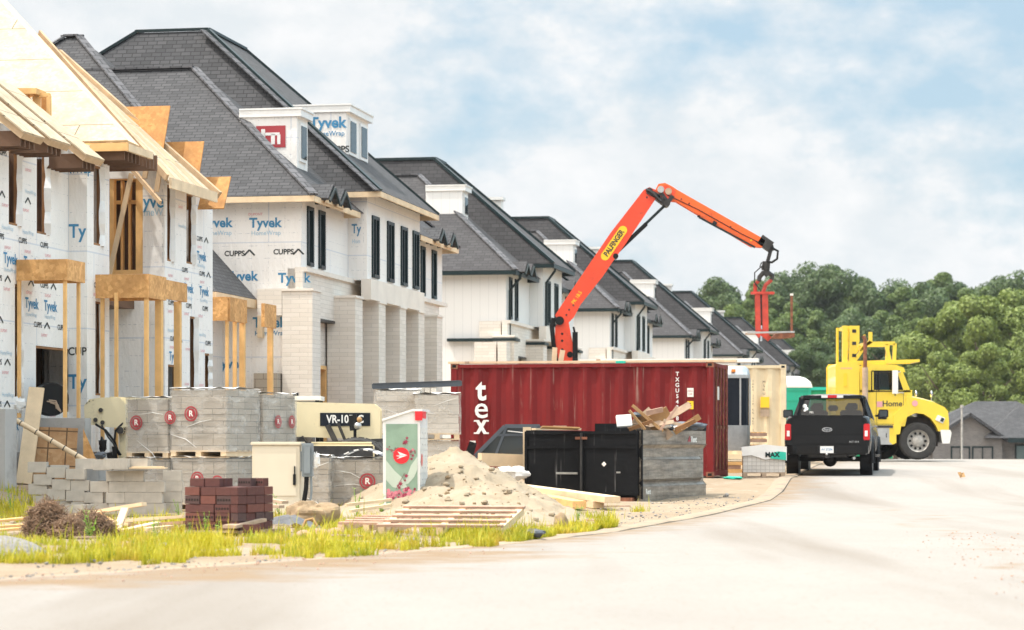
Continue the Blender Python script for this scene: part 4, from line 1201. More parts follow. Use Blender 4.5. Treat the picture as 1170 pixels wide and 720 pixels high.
def pickup():
    X, Y = (945.0 - CX) / FPX * 59.6, 59.6
    root = thing('pickup_truck', 'black pickup truck parked with its tailgate towards the viewer', 'pickup', (X, Y, gz(X, Y) + .01), -R(10.3))
    hw = 1.0
    def ring(y, top, w=hw, bot=.50, crown=.0):
        h = [(w * .90, bot), (w * .985, bot + .10), (w, .80), (w * .99, 1.02), (w * .965, top - .14), (w * .93, top - .03), (w * .88, top)]
        return [(x, y, z) for x, z in h] + [(-x, y, z) for x, z in h[::-1]]
    b = MB(M['truck_black'])
    b.loft([ring(.10, 1.36, .97), ring(.16, 1.40), ring(1.0, 1.41), ring(2.1, 1.41), ring(4.2, 1.36), ring(4.8, 1.27), ring(5.6, 1.17, .98), ring(5.78, 1.05, .93, .6)])
    bo = b.build('body', root, smooth=.7)
    d = MB(M['black']); d.box(-.78, .78, .25, 2.0, 1.385, 1.415); d.build('bed_cover', root)
    # tailgate panel with its creases
    t = MB(M['truck_black'])
    t.box(-.83, .83, .045, .10, .74, 1.385); t.box(-.81, .81, .02, .05, 1.10, 1.37); t.box(-.81, .81, .03, .05, .75, .98)
    t.box(-.86, .86, .0, .12, 1.385, 1.42)
    to = t.build('tailgate', root, bevel=.012)
    e = MB(M['chrome']); e.add(*[[(Vector((math.cos(2 * math.pi * k / 28) * .118, .012, 1.08 + math.sin(2 * math.pi * k / 28) * .052))) for k in range(28)], [tuple(range(28))]])
    o_ = MB(M['chrome']); o_.lathe([(.001, -.004), (.12, -.004), (.12, .012), (.001, .012)], (0, 0, 0), 'y', n=28)
    for v in o_.v: v.z *= .44
    o_.v = [v + Vector((0, .012, 1.085)) for v in o_.v]
    i_ = MB(M['navy']); i_.disc((0, .0065, 1.085), .105, (1, 0, 0), (0, 0, 1), ry=.042, n=28)
    i_.text('Ford', .085, (0, .004, 1.085), (1, 0, 0), (0, 0, 1), M['chrome'], .01)
    eo = o_.build('badge', to); i_.build('badge_plate', eo)
    s = MB(M['chrome']); s.text('XLT 4X4', .06, (.62, .025, .80), (1, 0, 0), (0, 0, 1), None, .0); s.build('trim_badge', to)
    for sx in (-1, 1):
        l = MB(M['red_lamp']); x0, x1 = sorted((sx * .84, sx * .985)); l.box(x0, x1, .03, .20, .84, 1.22)
        lo = l.build('tail_light', root, bevel=.015)
        q = MB(M['white']); x0, x1 = sorted((sx * .87, sx * .935)); q.box(x0, x1, .022, .04, .93, 1.06); q.build('reverse_lamp', lo)
        # mirrors
        m = MB(M['black']); m.box(*sorted((sx * .95, sx * 1.06)), 3.62, 3.68, 1.42, 1.47); m.boxc((sx * 1.17, 3.65, 1.50), (.24, .12, .2), M['black']); mo = m.build('mirror', root, bevel=.02)
        g = MB(M['glass']); g.boxc((sx * 1.17, 3.585, 1.50), (.19, .01, .15)); g.build('mirror_glass', mo)
    bm_ = MB(M['truck_black'])
    bm_.loft([[(x, y, z) for x, y in ((-.97, .16), (-.95, .0), (-.80, -.06), (.80, -.06), (.95, .0), (.97, .16))] for z in (.53, .56, .70, .72)])
    bm_.box(-.22, .22, -.075, -.05, .53, .71, M['black'])
    bo_ = bm_.build('rear_bumper', root, bevel=.008)
    p = MB(M['white']); p.box(-.155, .155, -.085, -.076, .54, .70); p.text('AV 37284', .075, (0, -.088, .62), (1, 0, 0), (0, 0, 1), M['txt_blue'], .01, .85); p.build('licence_plate', root)
    h = MB(M['darkmetal']); h.box(-.05, .05, -.08, .3, .42, .50); h.cyl((0, -.14, .45), (0, .1, .45), .03, M['darkmetal']); h.sphere((0, -.14, .51), .028, M['steel']); h.box(-.45, .45, .12, .25, .44, .52)
    h.build('tow_hitch', root)
    ax = MB(M['darkmetal']); ax.cyl((-.75, 1.22, .40), (.75, 1.22, .40), .06); ax.sphere((0, 1.22, .38), .17); ax.box(-.45, -.38, .3, 5.2, .45, .56); ax.box(.38, .45, .3, 5.2, .45, .56); ax.tube([(.5, 2.2, .42), (.55, .8, .42), (.62, .10, .42)], .035, M['steel'])
    ax.box(-.30, .35, 1.5, 2.4, .38, .52)
    ax.build('axle_and_frame', root)
    for y in (1.22, 4.9):
        for sx in (-1, 1):
            wheel(root, (sx * .86, y, .405), .405, .28, 'x', sx, 'chrome', hub=6)
            a = MB(M['black']); pts = [(sx * 1.0, y + math.cos(t_) * .50, .405 + math.sin(t_) * .50) for t_ in [R(-12 + 204 * i / 14) for i in range(15)]]
            a.tube(pts, .05, n=6)
            a.cyl((sx * .72, y, .42), (sx * 1.004, y, .42), .47, n=28); a.build('wheel_arch', root)
    # greenhouse
    zb, zt = 1.39, 1.90
    B = {'rl': (-.88, 2.10, zb), 'rr': (.88, 2.10, zb), 'fl': (-.86, 4.45, zb - .05), 'fr': (.86, 4.45, zb - .05)}
    T = {'rl': (-.70, 2.28, zt), 'rr': (.70, 2.28, zt), 'fl': (-.68, 3.65, zt), 'fr': (.68, 3.65, zt)}
    g = MB(M['truck_black'])
    def rr_(y, w, z): return [(-w, y, z - .03), (-w * .93, y, z + .03), (-w * .5, y, z + .055), (w * .5, y, z + .055), (w * .93, y, z + .03), (w, y, z - .03)]
    g.loft([rr_(2.22, .71, zt - .03), rr_(2.32, .73, zt), rr_(3.0, .74, zt + .015), rr_(3.62, .71, zt)])
    for kq in ('rl', 'rr', 'fl', 'fr'): g.beam(B[kq], T[kq], .10, .09)
    for sx in (-1, 1): g.beam((sx * .88, 3.2, zb), (sx * .71, 3.05, zt), .09, .06)
    g.beam(B['rl'], B['rr'], .07, .07); g.beam(T['rl'], T['rr'], .07, .06)
    g.box(-.80, -.74, 2.12, 2.2, zb, zt - .02); g.box(.74, .80, 2.12, 2.2, zb, zt - .02)
    go = g.build('cab', root, smooth=.6)
    pn = MB(M['glass_clear']); pn.poly([B['rl'], B['rr'], T['rr'], T['rl']]); pn.build('rear_window', root)
    pn = MB(M['glass_clear']); pn.poly([B['fl'], B['fr'], T['fr'], T['fl']]); pn.build('windscreen', root)
    for a_, b_ in (('rl', 'fl'), ('rr', 'fr')):
        pn = MB(M['glass']); pn.poly([B[a_], B[b_], T[b_], T[a_]]); pn.build('side_window', root)
    st = MB(M['black'])
    for sx in (-.42, .42):
        for y in (2.55, 3.35): st.boxc((sx, y, 1.42), (.5, .16, .3)); 
        st.boxc((sx, 3.32, 1.66), (.27, .11, .19)); st.boxc((sx, 2.56, 1.62), (.26, .1, .14))
    st.boxc((0, 2.56, 1.62), (.24, .1, .14))
    st.box(-.8, .8, 3.9, 4.2, 1.2, 1.38)
    st.build('seats', root, bevel=.03)
    l = MB(M['white']); l.box(-.26, .26, 2.16, 2.24, zt - .035, zt + .025); l.box(-.11, .11, 2.15, 2.2, zt - .036, zt + .03, M['red_lamp']); l.build('high_brake_light', root)
    dc = MB(M['white']); 
    def onrear(x, f): return Vector((x, 2.10 + .18 * f - .008, zb + (zt - zb) * f))
    for (x, f, r) in ((-.66, .55, .05), (-.62, .42, .045), (-.66, .34, .03)): dc.disc(onrear(x, f), r, (1, 0, 0), (0, .33, .94), M['offwhite'])
    dc.text('local crew' if 0 else '705', .07, onrear(-.50, .24), (1, 0, 0), (0, .33, .94), M['offwhite']); dc.build('window_sticker', root)
    dl = MB(M['darkmetal']); 
    for y in (2.25, 3.2, 4.3): dl.box(1.0, 1.004, y, y + .012, .62, 1.36)
    dl.box(.995, 1.03, 2.4, 2.62, 1.16, 1.2, M['chrome']); dl.box(.995, 1.03, 3.34, 3.56, 1.16, 1.2, M['chrome']); dl.box(.9, 1.06, 2.2, 4.3, .44, .50, M['chrome'])
    dl.build('door_trim', root)
pickup()

# ---------------------------------------------------------------- yellow boom truck (faces right)
TD = 74.0; KP = FPX / TD
def yellow():
    X0 = (945 - CX) / FPX * TD; zg = CAMZ - (525 - HY) / KP
    root = thing('boom_truck', 'yellow truck facing right with an orange-red knuckle boom crane at its rear', 'truck', (X0, TD, zg), 0)
    def L(px, py): return ((px - 945) / KP, (525 - py) / KP)
    def poly(pts): return [L(*p) for p in pts]
    # cab shell with real window opening on each side
    c = MB(M['yellow'])
    wd = 2.25
    # lower cab and door
    c.prism(poly([(984, 486), (984, 447), (1041, 447), (1041, 452), (1033, 486)]), 'y', 0, wd)
    # cab roof
    c.prism(poly([(983, 424), (984, 419), (990, 417), (1024, 418), (1032, 421), (1033, 424)]), 'y', .06, wd - .06)
    # pillars
    for y0, y1 in ((.0, .08), (wd - .08, wd)):
        c.prism(poly([(984, 447), (984, 424), (997, 424), (997, 447)]), 'y', y0 + .0, y1)
        c.prism(poly([(1024, 424), (1033, 424), (1041, 447), (1024, 447)]), 'y', y0, y1) if 0 else None
        c.prism(poly([(1026, 424), (1030, 424), (1039, 447), (1034, 447)]), 'y', y0, y1)
    c.prism(poly([(984, 447), (984, 424), (987, 424), (987, 447)]), 'y', .08, wd - .08)
    co_ = c.build('cab', root, bevel=.03)
    # hood and fenders: lofted across the width
    def hood(y, s): # s shrinks toward the centre line height
        P_ = [(1036, 453 - 3 * s), (1055, 457 - 3 * s), (1068, 460.5 - 3 * s), (1079, 465.5 - 2 * s), (1083, 470), (1084, 482), (1084, 492), (1072, 493), (1069, 486), (1063, 478), (1055, 473), (1046, 472), (1037, 476), (1030, 484), (1028, 496), (1021, 497), (1021, 474), (1034, 462)]
        return [(L(*p)[0], y, L(*p)[1]) for p in P_]
    h = MB(M['yellow'])
    h.loft([hood(-.04, .1), hood(.06, .25), hood(.5, .9), hood(1.7, .9), hood(wd - .06, .25), hood(wd + .04, .1)])
    ho = h.build('hood', root, smooth=.7)
    wl = MB(M['dark_in']); x_, z_ = L(1049, 506); wl.box(x_ - .62, x_ + .62, .30, wd - .3, z_ - .1, z_ + .75); wl.build('wheel_well', root)
    gl = MB(M['orange_lens']); 
    hl = MB(M['glass_pale']); xx, zz = L(1074, 479); hl.boxc((xx, -.05, zz), (.24, .06, .17), M['offwhite'], (0, R(25), 0)); hl.boxc((xx + .05, -.06, zz - .02), (.10, .06, .12), M['glass'], (0, R(25), 0)); hl.build('headlight', ho, bevel=.01)
    # stripe between door and cowl, door seams, handle
    d = MB(M['darkmetal'])
    x0, z0 = L(1001, 485); x1, z1 = L(1030, 447)
    d.box(x0, x0 + .012, -.004, .002, z0, L(0, 424)[1]); d.box(L(1032, 0)[0], L(1032, 0)[0] + .012, -.004, .002, z0 + .2, z1); d.box(x0, L(1026, 0)[0], -.004, .002, z0, z0 + .012)
    d.box(L(1005, 0)[0], L(1012, 0)[0], -.03, -.003, L(0, 476)[1], L(0, 474)[1])
    d.build('door_seam', co_)
    db = MB(M['black']); db.box(L(1003, 0)[0], L(1013, 0)[0], -.03, -.002, L(0, 479)[1], L(0, 472)[1]); db.build('side_vent', root, bevel=.01)
    t = MB(M['txt_black']); t.text('Home', .23, (L(1019.5, 0)[0], -.006, L(0, 461.5)[1]), (1, 0, 0), (0, 0, 1), None, .02)
    t.text('hardware', .13, (L(1016, 0)[0], -.006, L(0, 468)[1]), (1, 0, 0), (0, 0, 1), M['yellow_deco'], .01)
    xx, zz = L(1005, 462); t.box(xx - .08, xx + .08, -.006, -.002, zz - .08, zz + .08, M['txt_pink'])
    xx, zz = L(1045, 461); t.disc((xx, -.055, zz), .085, (1, 0, 0), (0, 0, 1), M['txt_pink'])
    t.build('door_lettering', root)
    # windows
    g = MB(M['glass_clear']); g.prism(poly([(997, 447), (997, 424), (1027, 424), (1035, 447)]), 'y', .03, .04); wo_ = g.build('side_window', root)
    g = MB(M['black']); 
    for a_, b_ in (((996, 447), (1036, 447)), ((1004, 424), (1004, 447)), ((996, 424), (1028, 424)), ((996, 424), (996, 447))):
        p, q = L(*a_), L(*b_); g.beam((p[0], .012, p[1]), (q[0], .012, q[1]), .03, .05, up=(0, 1, 0))
    g.build('window_seal', wo_)
    g = MB(M['glass_clear']); g.prism(poly([(997, 447), (997, 424), (1027, 424), (1035, 447)]), 'y', wd - .04, wd - .03); g.build('side_window', root)
    g = MB(M['glass_clear']); p, q = L(1031, 424), L(1041, 448); g.slab([(p[0], .12, p[1]), (q[0], .12, q[1]), (q[0], wd - .12, q[1]), (p[0], wd - .12, p[1])], .01); g.build('windscreen', root)
    st = MB(M['black']); p = L(1003, 440); st.boxc((p[0], .6, p[1]), (.16, .5, .6)); st.boxc((p[0], 1.6, p[1]), (.16, .5, .6)); q = L(1022, 444); st.cyl((q[0], .6, q[1]), (q[0] + .08, .6, q[1] + .03), .2); st.build('seats', root)
    # back box of the cab (tool body)
    s = MB(M['yellow'])
    s.prism(poly([(956, 450), (956, 418), (958, 415), (978, 415), (981, 418), (981, 486), (956, 486)]), 'y', .02, wd - .02)
    so_ = s.build('rear_cab_box', root, bevel=.03)
    q = MB(M['yellow_deco']); x_, z_ = L(966, 434); q.box(x_ - .05, x_ + .05, .008, .018, z_ - .19, z_ + .19); q.text('WARNING', .07, (L(967, 0)[0], .016, L(0, 421)[1]), (1, 0, 0), (0, 0, 1), M['txt_pink'], .01); q.build('warning_sticker', so_)
    # exhaust stack
    e = MB(M['rust']); xe = L(988, 0)[0]
    e.cyl((xe, -.08, L(0, 486)[1]), (xe, -.08, L(0, 420)[1]), .085, M['steel'] if 0 else M['lumber_grey'], n=16); e.cyl((xe, -.08, L(0, 420)[1]), (xe, -.08, L(0, 392)[1]), .055, M['rust'], n=12)
    e.tube([(xe, -.08, L(0, 392)[1]), (xe + .0, -.08, L(0, 388)[1]), (xe - .06, -.08, L(0, 384)[1])], .055, M['rust'])
    e.build('exhaust_stack', root, smooth=.6)
    # mirrors
    m = MB(M['white']); xx, zz = L(1021, 437); m.boxc((xx, -.30, zz), (.16, .10, .68), M['offwhite']); m.beam((L(1029, 0)[0], 0, L(0, 425)[1]), (xx, -.3, L(0, 426)[1]), .03, .03, M['black']); m.beam((L(1033, 0)[0], 0, L(0, 449)[1]), (xx, -.3, L(0, 449)[1]), .03, .03, M['black'])
    m.cyl((xx, -.30, L(0, 453)[1]), (xx, -.30, L(0, 424)[1]), .02, M['black']); m.build('mirror', root, bevel=.012)
    for px_, y in ((1047, .1), (1066, .3)):
        m = MB(M['chrome']); xx = L(px_, 0)[0]; m.cyl((xx, y, L(0, 459)[1]), (xx, y, L(0, 452)[1]), .012); m.sphere((xx, y, L(0, 450)[1]), (.04, .05, .10)); m.build('hood_mirror', root, smooth=1)
    # bumper, grille
    b = MB(M['offwhite']); b.prism(poly([(1075, 492), (1085, 492), (1086, 495), (1084, 506), (1077, 506)]), 'y', -.06, wd + .06); b.build('front_bumper', root, bevel=.02)
    gr = MB(M['darkmetal']); x_ = L(1084, 0)[0]; 
    for k in range(6): gr.box(x_, x_ + .02, .5, wd - .5, L(0, 490)[1] + k * .09, L(0, 490)[1] + k * .09 + .05)
    gr.build('grille', root)
    # chassis, tank, wheels
    ch = MB(M['darkmetal'])
    for y in (.75, 1.45): ch.box(-7.2, 3.3, y, y + .1, .75, 1.0)
    ch.cyl((-5.2, .3, .53), (-5.2, 2.0, .53), .09); ch.cyl((x_ - .9, .3, .53), (x_ - .9, 2.0, .53), .07); ch.build('chassis', root)
    tk = MB(M['steel']); tk.box(L(1000, 0)[0] - .3, L(1020, 0)[0], -.02, .55, L(0, 508)[1], L(0, 487)[1]); tk.box(L(1000, 0)[0] - .3, L(1020, 0)[0] + .003, -.05, .0, L(0, 489)[1], L(0, 486)[1], M['darkmetal']); tk.box(L(1012, 0)[0], L(1013, 0)[0], -.025, -.02, L(0, 500)[1], L(0, 495)[1], M['black']); tk.build('step_tank', root, bevel=.02)
    ys = MB(M['yellow']); ys.prism(poly([(1016, 487), (1024, 487), (1024, 506), (1020, 508), (1016, 505)]), 'y', -.03, .3); ys.build('cab_step', root)
    wx = L(1049, 0)[0]
    wheel(root, (wx, .13, .535), .535, .30, 'y', -1, 'dullrim')
    wheel(root, (wx, wd - .13, .535), .535, .30, 'y', 1, 'offwhite')
    for x in (-5.2, -3.9):
        for y, sd in ((.15, -1), (wd - .15, 1)): wheel(root, (x, y, .53), .53, .55, 'y', sd, 'offwhite')
    wx2 = L(1018, 0)[0]; wheel(root, (wx2, 1.75, .5), .5, .3, 'y', -1, 'black')
    # flat deck
    dk = MB(M['lumber_grey']); dk.box(-7.4, L(950, 0)[0], -.05, wd + .05, 1.0, 1.12); dk.box(-7.42, L(950, 0)[0], -.07, -.05, .95, 1.14, M['yellow']); dk.build('deck', root)
    # headache rack and fork-carrier frame above the cab
    r = MB(M['yellow'])
    def bar(a_, b_, y, w=.1, h=.12): p, q = L(*a_), L(*b_); r.beam((p[0], y, p[1]), (q[0], y, q[1]), w, h, up=(0, 1, 0))
    def plate(pts, y0, y1): r.prism(poly(pts), 'y', y0, y1)
    plate([(964, 415), (964, 372), (969, 372), (969, 415)], .15, .4); plate([(964, 415), (964, 372), (966, 372), (966, 415)], 1.6, 1.75)
    plate([(971, 415), (972, 372), (983, 372), (983, 390), (978, 402), (978, 415)], .2, .34); plate([(972, 415), (973, 374), (979, 374), (977, 402), (976, 415)], 1.6, 1.74)
    bar((966, 374), (980, 374), .9, .1, 1.2); bar((966, 388), (974, 388), .3, .08, .12); bar((966, 402), (974, 402), .3, .08, .12)
    for py_ in (378, 392, 406):
        p = L(977, py_); r.box(p[0] - .06, p[0] + .06, .193, .2, p[1] - .05, p[1] + .05, M['darkmetal'])
    bar((977, 413), (992, 392), .27); bar((992, 392), (1024, 392), .27); bar((1024, 392), (1023, 412), .27); bar((1014, 393), (1018, 412), .27)
    bar((977, 413), (992, 392), 1.67); bar((992, 392), (1024, 392), 1.67); bar((1024, 392), (1023, 412), 1.67)
    bar((970, 414), (1052, 412), .22, .08, .09); bar((970, 414), (1052, 412), 1.7, .08, .09)
    bar((996, 392), (996, 379), .27); bar((989, 392), (989, 382), .27, .06, .08); bar((983, 400), (996, 390), .27)
    for px_ in (1023, 1050, 992): 
        p = L(px_, 412 if px_ != 992 else 392); r.box(p[0] - .04, p[0] + .04, .22, 1.7, p[1] - .04, p[1] + .04)
    r.build('headache_rack', root, bevel=.008)
    # ------------------------------------------------ knuckle boom
    yc = 1.1
    def V(px, py, y=0): x, z = L(px, py); return Vector((x, yc + y, z))
    cr = MB(M['crane_red']); 
    cr.prism([L(*p) for p in ((634, 470), (636, 372), (641, 364), (650, 368), (656, 400), (657, 470))], 'y', yc - .22, yc + .22)
    cr.box(L(628, 0)[0], L(664, 0)[0], yc - 1.1, yc + 1.1, .9, 1.35, M['darkmetal'])
    for y in (-1.5, 1.3): cr.box(L(636, 0)[0], L(654, 0)[0], yc + y, yc + y + .2, .05, 1.4, M['crane_red'])
    cc = cr.build('crane_column', root, bevel=.02)
    ci = MB(M['black']); ci.tube([V(633, 362, -.3), V(631, 372, -.32), V(633, 392, -.3), V(636, 412, -.3)], .07, n=10); ci.tube([V(656, 372, -.28), V(659, 385, -.28), V(658, 412, -.28)], .03, n=8); ci.box(L(655, 0)[0], L(661, 0)[0], yc - .3, yc, L(0, 413)[1], L(0, 378)[1]); ci.cyl(V(640, 365, -.3), V(640, 365, .3), .13)
    for py_ in (380, 388, 398): ci.cyl(V(643, py_, -.23), V(643, py_, -.215), .035)
    ci.cyl(V(652, 404, -.24), V(652, 404, -.2), .09)
    ci.build('crane_hoses', cc, smooth=.7)
    # main boom: tapered box profile
    mbm = MB(M['crane_red'])
    prof = [(641, 366), (636, 358), (641, 350), (700, 263), (738, 214), (744, 211), (751, 214), (752, 221), (716, 275), (700, 297), (690, 312), (664, 345), (656, 360), (648, 368)]
    mbm.prism([L(*p) for p in prof], 'y', yc - .17, yc + .17)
    mo = mbm.build('main_boom', root, bevel=.02)
    hb = MB(M['black']); hb.beam(V(703, 288, -.0), V(741, 252, 0), .12, .17, up=(0, 1, 0)); hb.beam(V(738, 254), V(761, 232), .08, .10, M['greenblack'], up=(0, 1, 0)); hb.cyl(V(705, 290, -.185), V(705, 290, .185), .08); hb.cyl(V(763, 228, -.2), V(763, 228, .2), .09)
    hb.build('boom_cylinder', root, bevel=.01)
    kn = MB(M['darkmetal']); 
    for a_, b_, w_ in (((742, 215), (756, 222), .16), ((752, 221), (764, 230), .15), ((764, 230), (771, 220), .12), ((756, 214), (764, 226), .10)): kn.beam(V(*a_), V(*b_), w_, .42, up=(0, 1, 0))
    kn.tube([V(740, 213, -.25), V(747, 217, -.28), (V(757, 227, -.26))], .04, n=8)
    for p in ((744, 215), (757, 213), (764, 229)): kn.cyl(V(*p, -.25), V(*p, .25), .10, M['steel'] if p[0] == 757 else M['darkmetal'])
    kn.build('knuckle_linkage', root, smooth=.6)
    ob = MB(M['crane_orange'])
    prof = [(752, 213), (755, 207), (762, 206), (770, 210), (776, 214), (873, 269), (877, 272), (874, 279), (862, 278), (775, 226), (757, 224), (752, 221)]
    ob.prism([L(*p) for p in prof], 'y', yc - .15, yc + .15); oo = ob.build('outer_boom', root, bevel=.02)
    ib = MB(M['crane_red']); ib.prism([L(*p) for p in ((755, 210), (764, 208), (775, 215), (770, 224), (758, 223))], 'y', yc - .165, yc - .152); ib.cyl(V(766, 215, -.2), V(766, 215, .2), .10, M['lumber_grey'])
    ib.beam(V(801, 245, -.19), V(866, 280, -.19), .05, .09, M['greenblack'], up=(0, 1, 0)); ib.beam(V(801, 245, -.19), V(801, 243, -.19), .08, .1, M['black'], up=(0, 1, 0)); ib.beam(V(818, 254, -.19), V(820, 251, -.15), .12, .12, M['black'], up=(0, 1, 0)); ib.build('extension_cylinder', oo)
    hs = MB(M['black'])
    hs.tube([V(764, 219, .0) + Vector((0, -.19, .0)), V(800, 236, -.175), V(850, 264, -.175), V(876, 277, -.2)], .014, n=6)
    hs.build('hydraulic_hose', root, smooth=1)
    bl = MB(M['darkmetal'])
    for p in ((651, 352), (656, 347), (648, 358), (746, 217), (741, 222)): bl.cyl(V(*p, -.185), V(*p, -.168), .028, n=8)
    for p in ((781, 224), (790, 229), (838, 256), (868, 273)): bl.cyl(V(*p, -.165), V(*p, -.148), .024, n=8)
    bl.build('bolt_heads', mo)
    hd = MB(M['darkmetal']); hd.beam(V(872, 270), V(885, 279), .30, .30, up=(0, 1, 0)); hd.beam(V(883, 276), V(886, 284), .2, .16, up=(0, 1, 0)); hd.tube([V(884, 279, -.1), V(893, 284, -.1), V(892, 293, -.1), V(886, 297, -.1), V(880, 296, -.1)], .035, M['black'], n=8)
    hd.build('boom_tip', oo, smooth=.6)
    dirn = (V(745, 225) - V(680, 320)); ang = dirn.normalized()
    up_ = Vector((-ang.z, 0, ang.x))
    cpt = V(703, 275, -.175) ; 
    st = MB(M['yellow_deco']); 
    hl_, hw_ = .46, .125
    pts = []
    for cx_, s0 in ((hl_, -90), (-hl_, 90)):
        for k in range(9): t_ = R(s0 + 22.5 * k); pts.append(cpt + ang * (cx_ + hw_ * math.cos(t_)) + up_ * (hw_ * math.sin(t_)))
    st.poly(pts); 
    for v in st.v: v.y -= .002
    st.text('PALFINGER', .215, cpt + Vector((0, -.008, 0)), ang, up_, M['txt_black'], .035, .82); st.build('maker_sticker', mo); st = MB(M['yellow_deco'])
    p = V(660, 338, -.176); st.text('PK 18.5', .15, p, ang, up_, M['yellow_deco'], .01, .9); st.build('model_lettering', mo); st = MB(M['yellow_deco'])
    st.disc(V(862, 271, -.158), .06, (1, 0, 0), (0, 0, 1), M['yellow_deco'], n=3)
    st.build('warning_sticker', mo)
    # ------------------------------------------------ pallet fork hanging from the boom
    p0 = V(878, 300); wx_, wy_, wz_ = X0 + p0.x, TD + p0.y, zg + p0.z
    fk = thing('pallet_fork', 'red lifting fork hanging from the crane tip against the trees', 'pallet fork', (wx_, wy_, wz_))
    def G(px, py, y=0): return Vector(((px - 878) / KP, y, (300 - py) / KP))
    a = MB(M['darkmetal']); a.cyl(G(885, 283), G(881, 297), .055); a.cyl(G(880, 296), G(879, 306), .12); a.beam(G(877, 306), G(882, 312), .16, .16); a.tube([G(877, 308), G(872, 314), G(871, 319)], .07); a.tube([G(881, 308), G(887, 312), G(886, 317)], .07)
    a.tube([G(876, 300, -.1), G(866, 309, -.1), G(866, 320, -.1), G(872, 329, -.1)], .02, n=6); a.tube([G(874, 297, -.12), G(872, 302, -.12), G(876, 305, -.1)], .02, n=6)
    a.build('rotator', fk, smooth=.7)
    m_ = MB(M['fork_red'])
    m_.tube([G(871, 318), G(867, 322), G(867, 332)], .06, n=8); m_.tube([G(886, 317), G(879, 323), G(876, 332)], .06, n=8)
    m_.box(G(862, 0).x, G(889, 0).x, -.12, .12, G(0, 334).z, G(0, 331).z)
    for x0, x1, yb in ((867, 872, 384), (875, 881, 386)): m_.prism([(G(x0, 0).x, G(0, 332).z), (G(x1, 0).x, G(0, 332).z), (G(x1 + 1, 0).x, G(0, yb - 3).z), (G(x1 - 1, 0).x, G(0, yb).z), (G(x0 + 1, 0).x, G(0, yb - 4).z)], 'y', -.09, .09)
    m_.box(G(872, 0).x, G(875, 0).x, -.05, .05, G(0, 366).z, G(0, 334).z, M['darkmetal'])
    m_.beam(G(870, 375), G(884, 386), .16, .12, up=(0, 1, 0)); m_.build('mast', fk, bevel=.01)
    for y in (-.35, .35):
        t_ = MB(M['steel']); t_.beam(G(857, 379, y), G(911, 378 if y < 0 else 379, y), .12, .05, M['steel'] if y < 0 else M['lumber_grey']); t_.build('tine', fk)
    h_ = MB(M['rust']); h_.prism([(G(x, y)[0], G(x, y)[2]) for x, y in ((884, 385), (890, 380), (905, 379), (911, 380), (911, 384), (900, 385))], 'y', -.4, .4)
    h_.beam(G(874, 370), G(874, 388), .05, .09, M['chrome']); h_.box(G(908, 0).x, G(910.5, 0).x, -.05, .05, G(0, 382).z, G(0, 335).z, M['rust']); h_.box(G(907.5, 0).x, G(911, 0).x, -.06, .06, G(0, 335.5).z, G(0, 333).z, M['offwhite']); h_.build('load_guard', fk)
yellow()

# ---------------------------------------------------------------- shipping containers
def corr(mb, x0, x1, y, z0, z1, pitch, dep, mat, sgn=-1):
    """trapezoid corrugated sheet in the xz plane, ribs towards sgn*y"""
    pts = []; x = x0
    while x < x1 - 1e-6:
        for f, o in ((0, 0), (.25, 0), (.5, 1), (.75, 1)):
            xx = x + f * pitch
            if xx < x1: pts.append((xx, y - sgn * dep * o))
        x += pitch
    pts.append((x1, y))
    n = len(pts); vs = [(a, b, z0) for a, b in pts] + [(a, b, z1) for a, b in pts]
    mb.add(vs, [(i, i + 1, n + i + 1, n + i) for i in range(n - 1)], mat)
def container(label, group, corner, rz, L_, mat, frame, text=None):
    W_, H_ = 2.44, 2.59
    root = thing('shipping_container', label, 'shipping container', corner, rz, group)
    b = MB(M[mat])
    corr(b, .12, L_ - .12, .02, .16, H_ - .08, .42 if L_ > 5 else .3, .05, M[mat], -1); corr(b, .12, L_ - .12, W_ - .02, .16, H_ - .08, .42, .05, M[mat], 1)
    b.box(.1, L_ - .1, .1, W_ - .1, .12, .17); b.box(.08, L_ - .08, .06, W_ - .06, H_ - .05, H_ - .03)
    b.box(.02, .06, .12, W_ - .12, .16, H_ - .1); b.build('side_panels', root)
    f = MB(M[frame])
    for x in (0, L_ - .14):
        for y in (0, W_ - .14): f.box(x, x + .14, y, y + .14, .12, H_ - .12, M[frame])
    for y in (0, W_ - .1): f.box(.14, L_ - .14, y, y + .1, 0.03, .17, M[frame]); f.box(.14, L_ - .14, y, y + .08, H_ - .10, H_ - .02, M[frame])
    for x in (0, L_ - .1): f.box(x, x + .1, .14, W_ - .14, .03, .17); f.box(x, x + .1, .14, W_ - .14, H_ - .12, H_ - .02)
    f.build('frame', root)
    for x in (-.005, L_ - .165):
        for y in (-.005, W_ - .165):
            for z in (0, H_ - .12):
                c = MB(M['rust'] if mat == 'red_box' else M[frame]); c.box(x, x + .17, y, y + .17, z, z + .12); c.box(x + .04, x + .13, y - .002, y, z + .03, z + .09, M['black']); c.build('corner_casting', root)
    d = MB(M[mat])
    for y0, y1 in ((.14, W_ / 2 - .005), (W_ / 2 + .005, W_ - .14)):
        d.box(L_ - .08, L_ - .03, y0, y1, .17, H_ - .12)
        for k in range(5): d.box(L_ - .03, L_ - .01, y0 + .1, y1 - .1, .3 + k * .44, .3 + k * .44 + .2)
    do = d.build('end_doors', root)
    r = MB(M['steel'] if mat != 'red_box' else M['rust'])
    for y in (.4, .95, 1.5, 2.05): r.cyl((L_ + .015, y, .15), (L_ + .015, y, H_ - .1), .02, n=8); r.box(L_, L_ + .03, y - .02, y + .25, 1.1, 1.16)
    r.build('locking_bars', do)
    return root
dR = 57.4; xr_ = (815 - CX) / FPX * dR; rz = -R(12.5); Lc = 6.06
zc = CAMZ - (545.5 - HY) / FPX * dR
